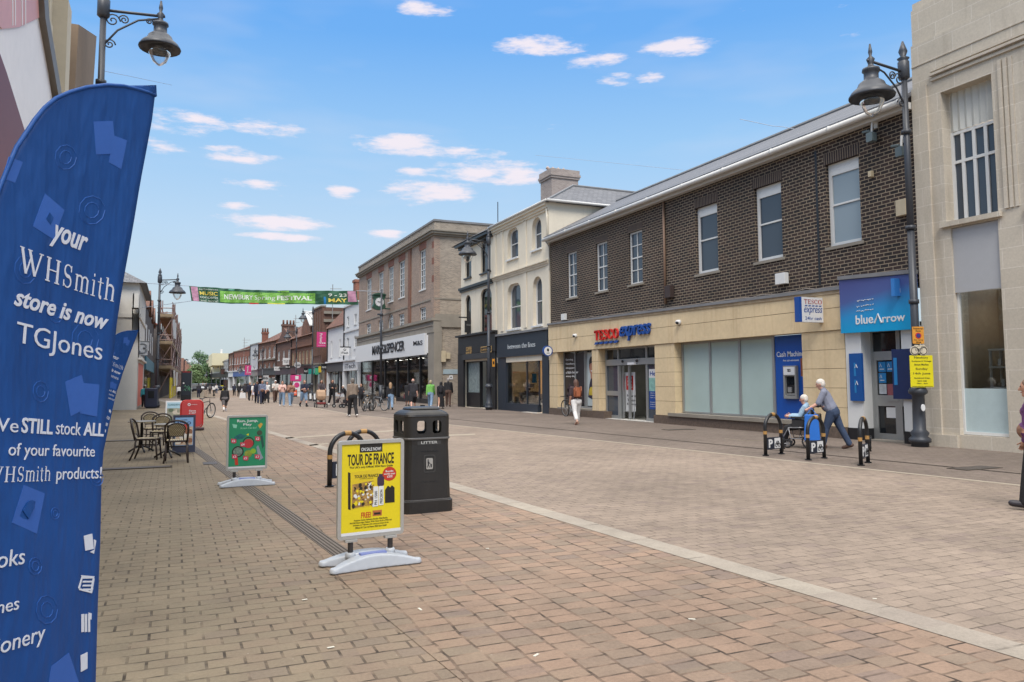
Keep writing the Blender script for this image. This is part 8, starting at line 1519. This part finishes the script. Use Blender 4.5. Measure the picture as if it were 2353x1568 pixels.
person('elderly person with white hair and pale blue top sitting in the wheelchair', 0, 0, 0, hdg, dict(H=1.58, dz=.0, top=(cloth('pale_blue', 158, 186, 208), 1.9), bottom=(BL, 2), legs=((78, 62), (78, 62)), arms=((30, 62, 8), (34, 58, 8)), lean=-8, head=14, hair=('short', hw), shoe=BLK, skin=SKIN2, vox=.012, bust=1, topname='cardigan'), seat=V((ws_.x, ws_.y, .5-.52*1.58+.05)))
def bag_at(v, m, w, h, d, nm, label, cat, straps=False): p = wc+rotz(V(v), hdg); return carried(nm, label, cat, p, m, w, h, d, hdg, straps)
bag_at((-.3, -.3, .98), mat('blue_bag', S(42, 118, 214), .5, .1, 5), .1, .62, .36, 'shopping_bag', 'bright blue carrier bag hanging on the side of the wheelchair', 'bag', True); bag_at((.02, -.4, .99), mat('olive_bag', S(84, 74, 62), .8, .3, 6), .4, .5, .16, 'rucksack', 'olive brown rucksack hung behind the wheelchair', 'rucksack')
tp = wc+rotz(V((.02, -.3, 1.28)), hdg)
# right edge passer-by
person('passer-by in a purple floral blouse and black trousers cut by the right edge', 2392, 1174, 836, R_(28), dict(H=1.66, top=(mat('floral', S(116, 66, 122), .8, 1., 16, fine=.9), 1.9), bottom=(BL, 2), legs=((14, 6), (-8, 14)), arms=((-10, 24, 8), (4, 20, 8)), fat=1.2, hair=('short', hbr), shoe=mat('shoe_dark', S(52, 48, 54), .5), vox=.009, bust=1, topname='blouse'))
# right-hand group before the brick store
t, P = person('woman with long fair hair in black jacket and light jeans walking towards the brick store', 897, 942, 877, R_(-12), dict(top=(BL, 2), bottom=(JEAN, 2), legs=WALK, arms=A1, hair=('long', hair_m('fair', 176, 142, 108))))
carried('tote_bag', 'cream tote bag carried by the woman in black jacket and light jeans', 'bag', world_hand(t, P, 1)+V((.05, 0, .1)), SANDC, .12, .34, .3)
t, P = person('person in a long black coat beside the dark shop glass', 936, 933, 877, R_(-30), dict(top=(BL, 2), skirt=(BL, .2, .12), legs=STAND, arms=((20, 50, 8), (-4, 10, 5)), hair=('short', hbl)))
carried('shopping_bag', 'dark red shopping bag held by the person in the long black coat', 'bag', world_hand(t, P, -1), mat('maroon_bag', S(112, 52, 60), .6, .3, 8), .3, .3, .12)
person('bald man in charcoal shirt and black shorts walking past the brick store', 949, 942, 867, R_(-15), dict(top=(CH, .95), bottom=(BL, 1.0), legs=WALK2, arms=A2, fat=1.15, hair=('bald', hg), shoe=BSH, skin=SKIN2, hem=-.06, topname='shirt'))
person('woman in bright green jacket and pale jeans near the stone pier', 989, 938, 872, R_(-25), dict(top=(GRN_, 2), bottom=(JEAN, 2), legs=WALK, arms=A1, hair=('short', hair_m('ash', 190, 176, 140)), shoe=WSHOE))
person('woman in black headscarf and long black dress carrying a backpack', 1013, 940, 875, R_(-25), dict(top=(BL, 2), skirt=(BL, .1, .13), legs=WALK2, arms=A2, hair=('scarf', BL), shoe=WSHOE, extra=(backpack(CH, 'dark backpack worn by the woman in black headscarf'),)))
t, P = person('elderly man in black jumper and brown trousers walking with a cane', 1030, 935, 868, R_(-20), dict(top=(BL, 2), bottom=(BR, 2), legs=((12, 4), (-10, 14)), arms=((-6, 20, 8), (6, 14, 10)), fat=1.12, hair=('short', hair_m('silver', 176, 168, 164)), shoe=BSH, skin=SKIN2, topname='jumper'))
h = world_hand(t, P, 1); tc = thing('walking_cane', 'thin cane in the hand of the elderly man in brown trousers', 'cane', (h.x+.04, h.y+.05, .012), 0); mb = MB(); mb.cyl((0, 0, 0), (0, 0, h.z-.02), .012, n=8); mb.tube([(0, 0, h.z-.02), (0, -.03, h.z+.03), (0, -.1, h.z+.02)], .014, 6); mb.build('shaft', mat('cane_wood', S(140, 116, 96), .5), tc)
# people behind the taupe jumper
person('woman in black with a pale scarf coming down the street by the white shop', 763, 931, 868, R180+.1, dict(top=(BL, 2), bottom=(BL, 2), legs=WALK, arms=HOLD, inward=.3, hair=('long', hb), shoe=WSHOE))
person('man in a dark jacket standing behind the parked bicycles', 829, 934, 880, R180-.2, dict(top=(CH, 2), bottom=(BL, 2), legs=WALK2, arms=HOLD, hair=('short', hbr)))
person('white haired person bent over a walking frame behind the taupe jumper', 795, 934, 884, R_(95), dict(top=(BL, 2), bottom=(BL, 2), legs=STAND, arms=((30, 40, 6), (30, 40, 6)), lean=22, hair=('short', hw)))
person('woman with dark glasses and printed top pushing the pushchair', 738, 930, 868, R180, dict(top=(mat('print_top', S(80, 70, 74), .8, 1., 14, fine=.8), 1.6), bottom=(BL, 2), legs=WALK2, arms=((24, 50, 6), (24, 50, 6)), hair=('long', hbl)))
def rollator(label, p, rz, red=False):
    t = thing('rollator', label, 'walking frame', (p.x, p.y, .012), rz, 'wheeled walking frames')
    for s in (-1, 1):
        mb = MB(); mb.tube([(s*.26, -.28, .92), (s*.26, -.14, .9), (s*.26, .02, .56), (s*.27, .32, .14)], .016, 6); mb.tube([(s*.26, .02, .56), (s*.27, -.26, .14)], .016, 6); mb.build('side_frame', mat('frame_burgundy', S(84, 52, 56), .4), t, True)
        for y in (.32, -.26): mb = MB(); mb.cyl((s*.25, y, .12), (s*.29, y, .12), .12, n=16); w_ = mb.build('wheel', BLK, t); mb = MB(); mb.cyl((s*.24, y, .12), (s*.3, y, .12), .06, n=10); mb.build('hub', GREYP, w_)
    mb = MB(); mb.hexa([(x, y, z) for z in (.54, .58) for x, y in ((-.24, -.12), (.24, -.12), (.24, .14), (-.24, .14))]); mb.build('seat', NY, t, bev=.01); mb = MB(); mb.hexa([(x, y, z) for z in (.3, .52) for x, y in ((-.2, .0), (.2, .0), (.2, .2), (-.2, .2))]); mb.build('basket', NY, t, bev=.02)
rollator('wheeled walking frame left of the man in the taupe jumper', G(779, 937), R_(80)); rollator('second wheeled walking frame partly behind the man in the taupe jumper', G(797, 938), R_(100))
p = G(737, 937); t = thing('pushchair', 'tan hooded pushchair with black frame and dark red footrest rolling down the street', 'pushchair', (p.x, p.y, .012), R180)
TANM = mat('pram_tan', S(178, 146, 118), .8, .15, 6); Qs = Pl((0, 0, 0), (0, 1, 0), (0, 0, 1))
mb = MB(); mb.prism(Pl((.27, 0, 0), (0, 1, 0), (0, 0, 1)), [(-.32, .62), (.3, .55), (.34, .72), (.2, 1.0), (-.02, 1.14), (-.24, 1.08), (-.36, .86)], -.54, 0); mb.build('hood', TANM, t, bev=.05); mb = MB(); mb.hexa([(x, y, z) for z, k in ((.46, .8), (.62, 1)) for x, y in ((-.25*k, -.3*k), (.25*k, -.3*k), (.25*k, .34*k), (-.25*k, .34*k))]); mb.build('seat_shell', TANM, t, bev=.03)
for s in (-1, 1):
    mb = MB(); mb.tube([(s*.29, -.62, 1.02), (s*.29, -.3, .7), (s*.29, .36, .16)], .017, 6); mb.tube([(s*.29, .1, .46), (s*.3, -.42, .14)], .017, 6); mb.build('side_frame', NY, t, True)
    for y, r in ((.4, .12), (-.44, .16)): mb = MB(); mb.cyl((s*.3, y, r), (s*.35, y, r), r, n=18); w_ = mb.build('wheel', NY, t); mb = MB(); mb.cyl((s*.29, y, r), (s*.36, y, r), r*.5, n=12); mb.build('hub', GREYP, w_)
mb = MB(); mb.tube([(-.29, -.62, 1.02), (.29, -.62, 1.02)], .02, 6); mb.build('handlebar', NY, t); mb = MB(); mb.hexa([(x, y, z) for z in (.2, .34) for x, y in ((-.26, -.3), (.26, -.3), (.26, .36), (-.26, .36))]); mb.build('basket', mat('pram_red', S(128, 50, 48), .7, .2, 6), t, bev=.03)
# walkers coming down the street
phone = lambda: mat('phone_black', S(30, 30, 34), .3)
def with_phone(lab, *a, **k):
    t, P = person(*a, **k); h = world_hand(t, P, -1); o = MB(); o.box(h.x-.035, h.y-.02, h.z-.02, h.x+.035, h.y-.008, h.z+.11); tag(o.build('phone', phone(), org=h), lab, 'phone')
with_phone('dark phone in the hand of the woman in the pink jumper', 'woman in pale pink jumper and light jeans looking at her phone', 648, 934, 873, R180-.05, dict(top=(PINK, 2), bottom=(JEAN, 2), legs=WALK, arms=HOLD, inward=.3, hair=('bun', hb), shoe=WSHOE, bust=1, topname='jumper'))
with_phone('dark phone in the hand of the woman in the brown jacket', 'woman in brown top and dark open jacket with light jeans beside the pink jumper', 668, 934, 874, R180+.05, dict(top=(cloth('rust', 168, 124, 104), 1.0), bottom=(JEAN, 2), legs=WALK2, arms=HOLD, inward=.3, hair=('long', hbl), shoe=WSHOE, skin=SKIN3, bust=1))
person('man in navy tee shirt and denim shorts looking at his hands near the orange board', 698, 935, 871, R180+.2, dict(top=(NV, .95), bottom=(JEAN, 1.05), legs=WALK, arms=HOLD, inward=.3, hair=('short', hbr), sock=BL, skin=SKIN2, fat=1.1, topname='tee_shirt'))
person('person in white cap and cream top with a dark scarf in the crowd', 632, 925, 872, R180, dict(top=(cloth('cream', 222, 214, 206), 1.9), bottom=(BR, 2), legs=WALK2, arms=HOLD, inward=.2, hair=('cap', WHC)))
person('woman in white blouse and wide black trousers in the crowd', 613, 926, 876, R180, dict(top=(WHC, 1.9), bottom=(BL, 1.9), skirt=(BL, .2, .12), legs=WALK, arms=A1, fat=1.15, hair=('short', hair_m('copper', 150, 96, 80)), skin=SKIN2, topname='blouse'))
person('grey haired man in blue patterned shirt and dark trousers in the crowd', 602, 929, 872, R180, dict(top=(mat('blue_print', S(120, 128, 152), .8, .7, 16, fine=.7), 1.3), bottom=(NV, 2), legs=WALK2, arms=A2, fat=1.15, hair=('short', hg), topname='shirt'))
person('man in a dark jacket and cap left of the blue patterned shirt', 590, 927, 874, R180-.1, dict(top=(NV, 2), bottom=(NV, 2), legs=WALK, arms=A1, hair=('cap', GREYC)))
t, P = person('woman in navy jacket with pale sleeves carrying a large white bag', 573, 921, 877, R180+.3, dict(top=(NV, 2), bottom=(BL, 2), legs=WALK2, arms=A2, hair=('short', hair_m('blond', 200, 172, 130))))
carried('shopping_bag', 'large white shopping bag carried left of the crowd', 'bag', world_hand(t, P, 1)+V((-.35, 0, .16)), WHC, .55, .5, .16)
person('girl in white top and pale skirt beside the woman with the large white bag', 583, 921, 880, R180, dict(top=(WHC, 1.2), skirt=(cloth('pale_lilac', 214, 206, 220), .36, .13), legs=WALK, arms=A1, hair=('long', hbr), shoe=BLK, topname='top'))
person('man in black jacket and grey shorts walking away on the left', 516, 946, 886, R_(3), dict(top=(BL, 2), bottom=(GREYC, 1.0), legs=WALK2, arms=((-6, 14, 12), (6, 16, 12)), fat=1.15, hair=('cap', BL), shoe=WSHOE, sock=WHC, hem=-.06))
person('distant walker in black with a pale hood', 549, 912, 880, 0, dict(top=(BL, 2), bottom=(BL, 2), legs=WALK, hair=('hood', WHC), vox=.016)); person('distant walker in white top and black leggings left of the pale hood', 491, 911, 884, R_(30), dict(top=(WHC, 1.5), bottom=(BL, 2), legs=WALK2, hair=('long', hbl), vox=.016, topname='top')); person('distant broad man in a dark suit by the parked pickup', 456, 914, 881, 0, dict(top=(CH, 2), bottom=(NV, 2), legs=STAND, fat=1.15, hair=('short', hbl), vox=.016)); person('distant person in sand coloured trousers with arms lifted', 473, 915, 882, R_(40), dict(top=(CH, 1), bottom=(SANDC, 2), legs=STAND, arms=((120, 60, 14), (110, 70, 14)), hair=('short', hb), vox=.016)); person('distant person in a white shirt beside the black totem', 411, 917, 884, 0, dict(top=(WHC, 2), bottom=(BL, 2), legs=WALK, hair=('short', hb), vox=.016, topname='shirt')); person('person in turquoise at the dark blue wrapped cabinet', 330, 936, 886, 0, dict(top=(cloth('turquoise', 60, 170, 180), 2), bottom=(BL, 2), legs=STAND, hair=('short', hbl), vox=.016))
for x, y, tp_, m1, m2, lab in ((538, 910, 882, NV, BL, 'distant walker in navy beside the pale hood'), (562, 915, 880, CH, BL, 'distant walker in charcoal near the pink banner post'), (482, 906, 884, GREYC, BL, 'distant walker in grey by the silver car'), (497, 905, 885, WHC, DEN, 'distant walker in white shirt near the yellow notice'), (572, 914, 881, BL, CH, 'distant walker in black left of the navy jacket')): person(lab, x, y, tp_, R180 if x % 2 else 0, dict(top=(m1, 2), bottom=(m2, 2), legs=WALK if x % 4 else WALK2, hair=('short', hb), vox=.018))
bpy.data.collections.remove(_tmpc)
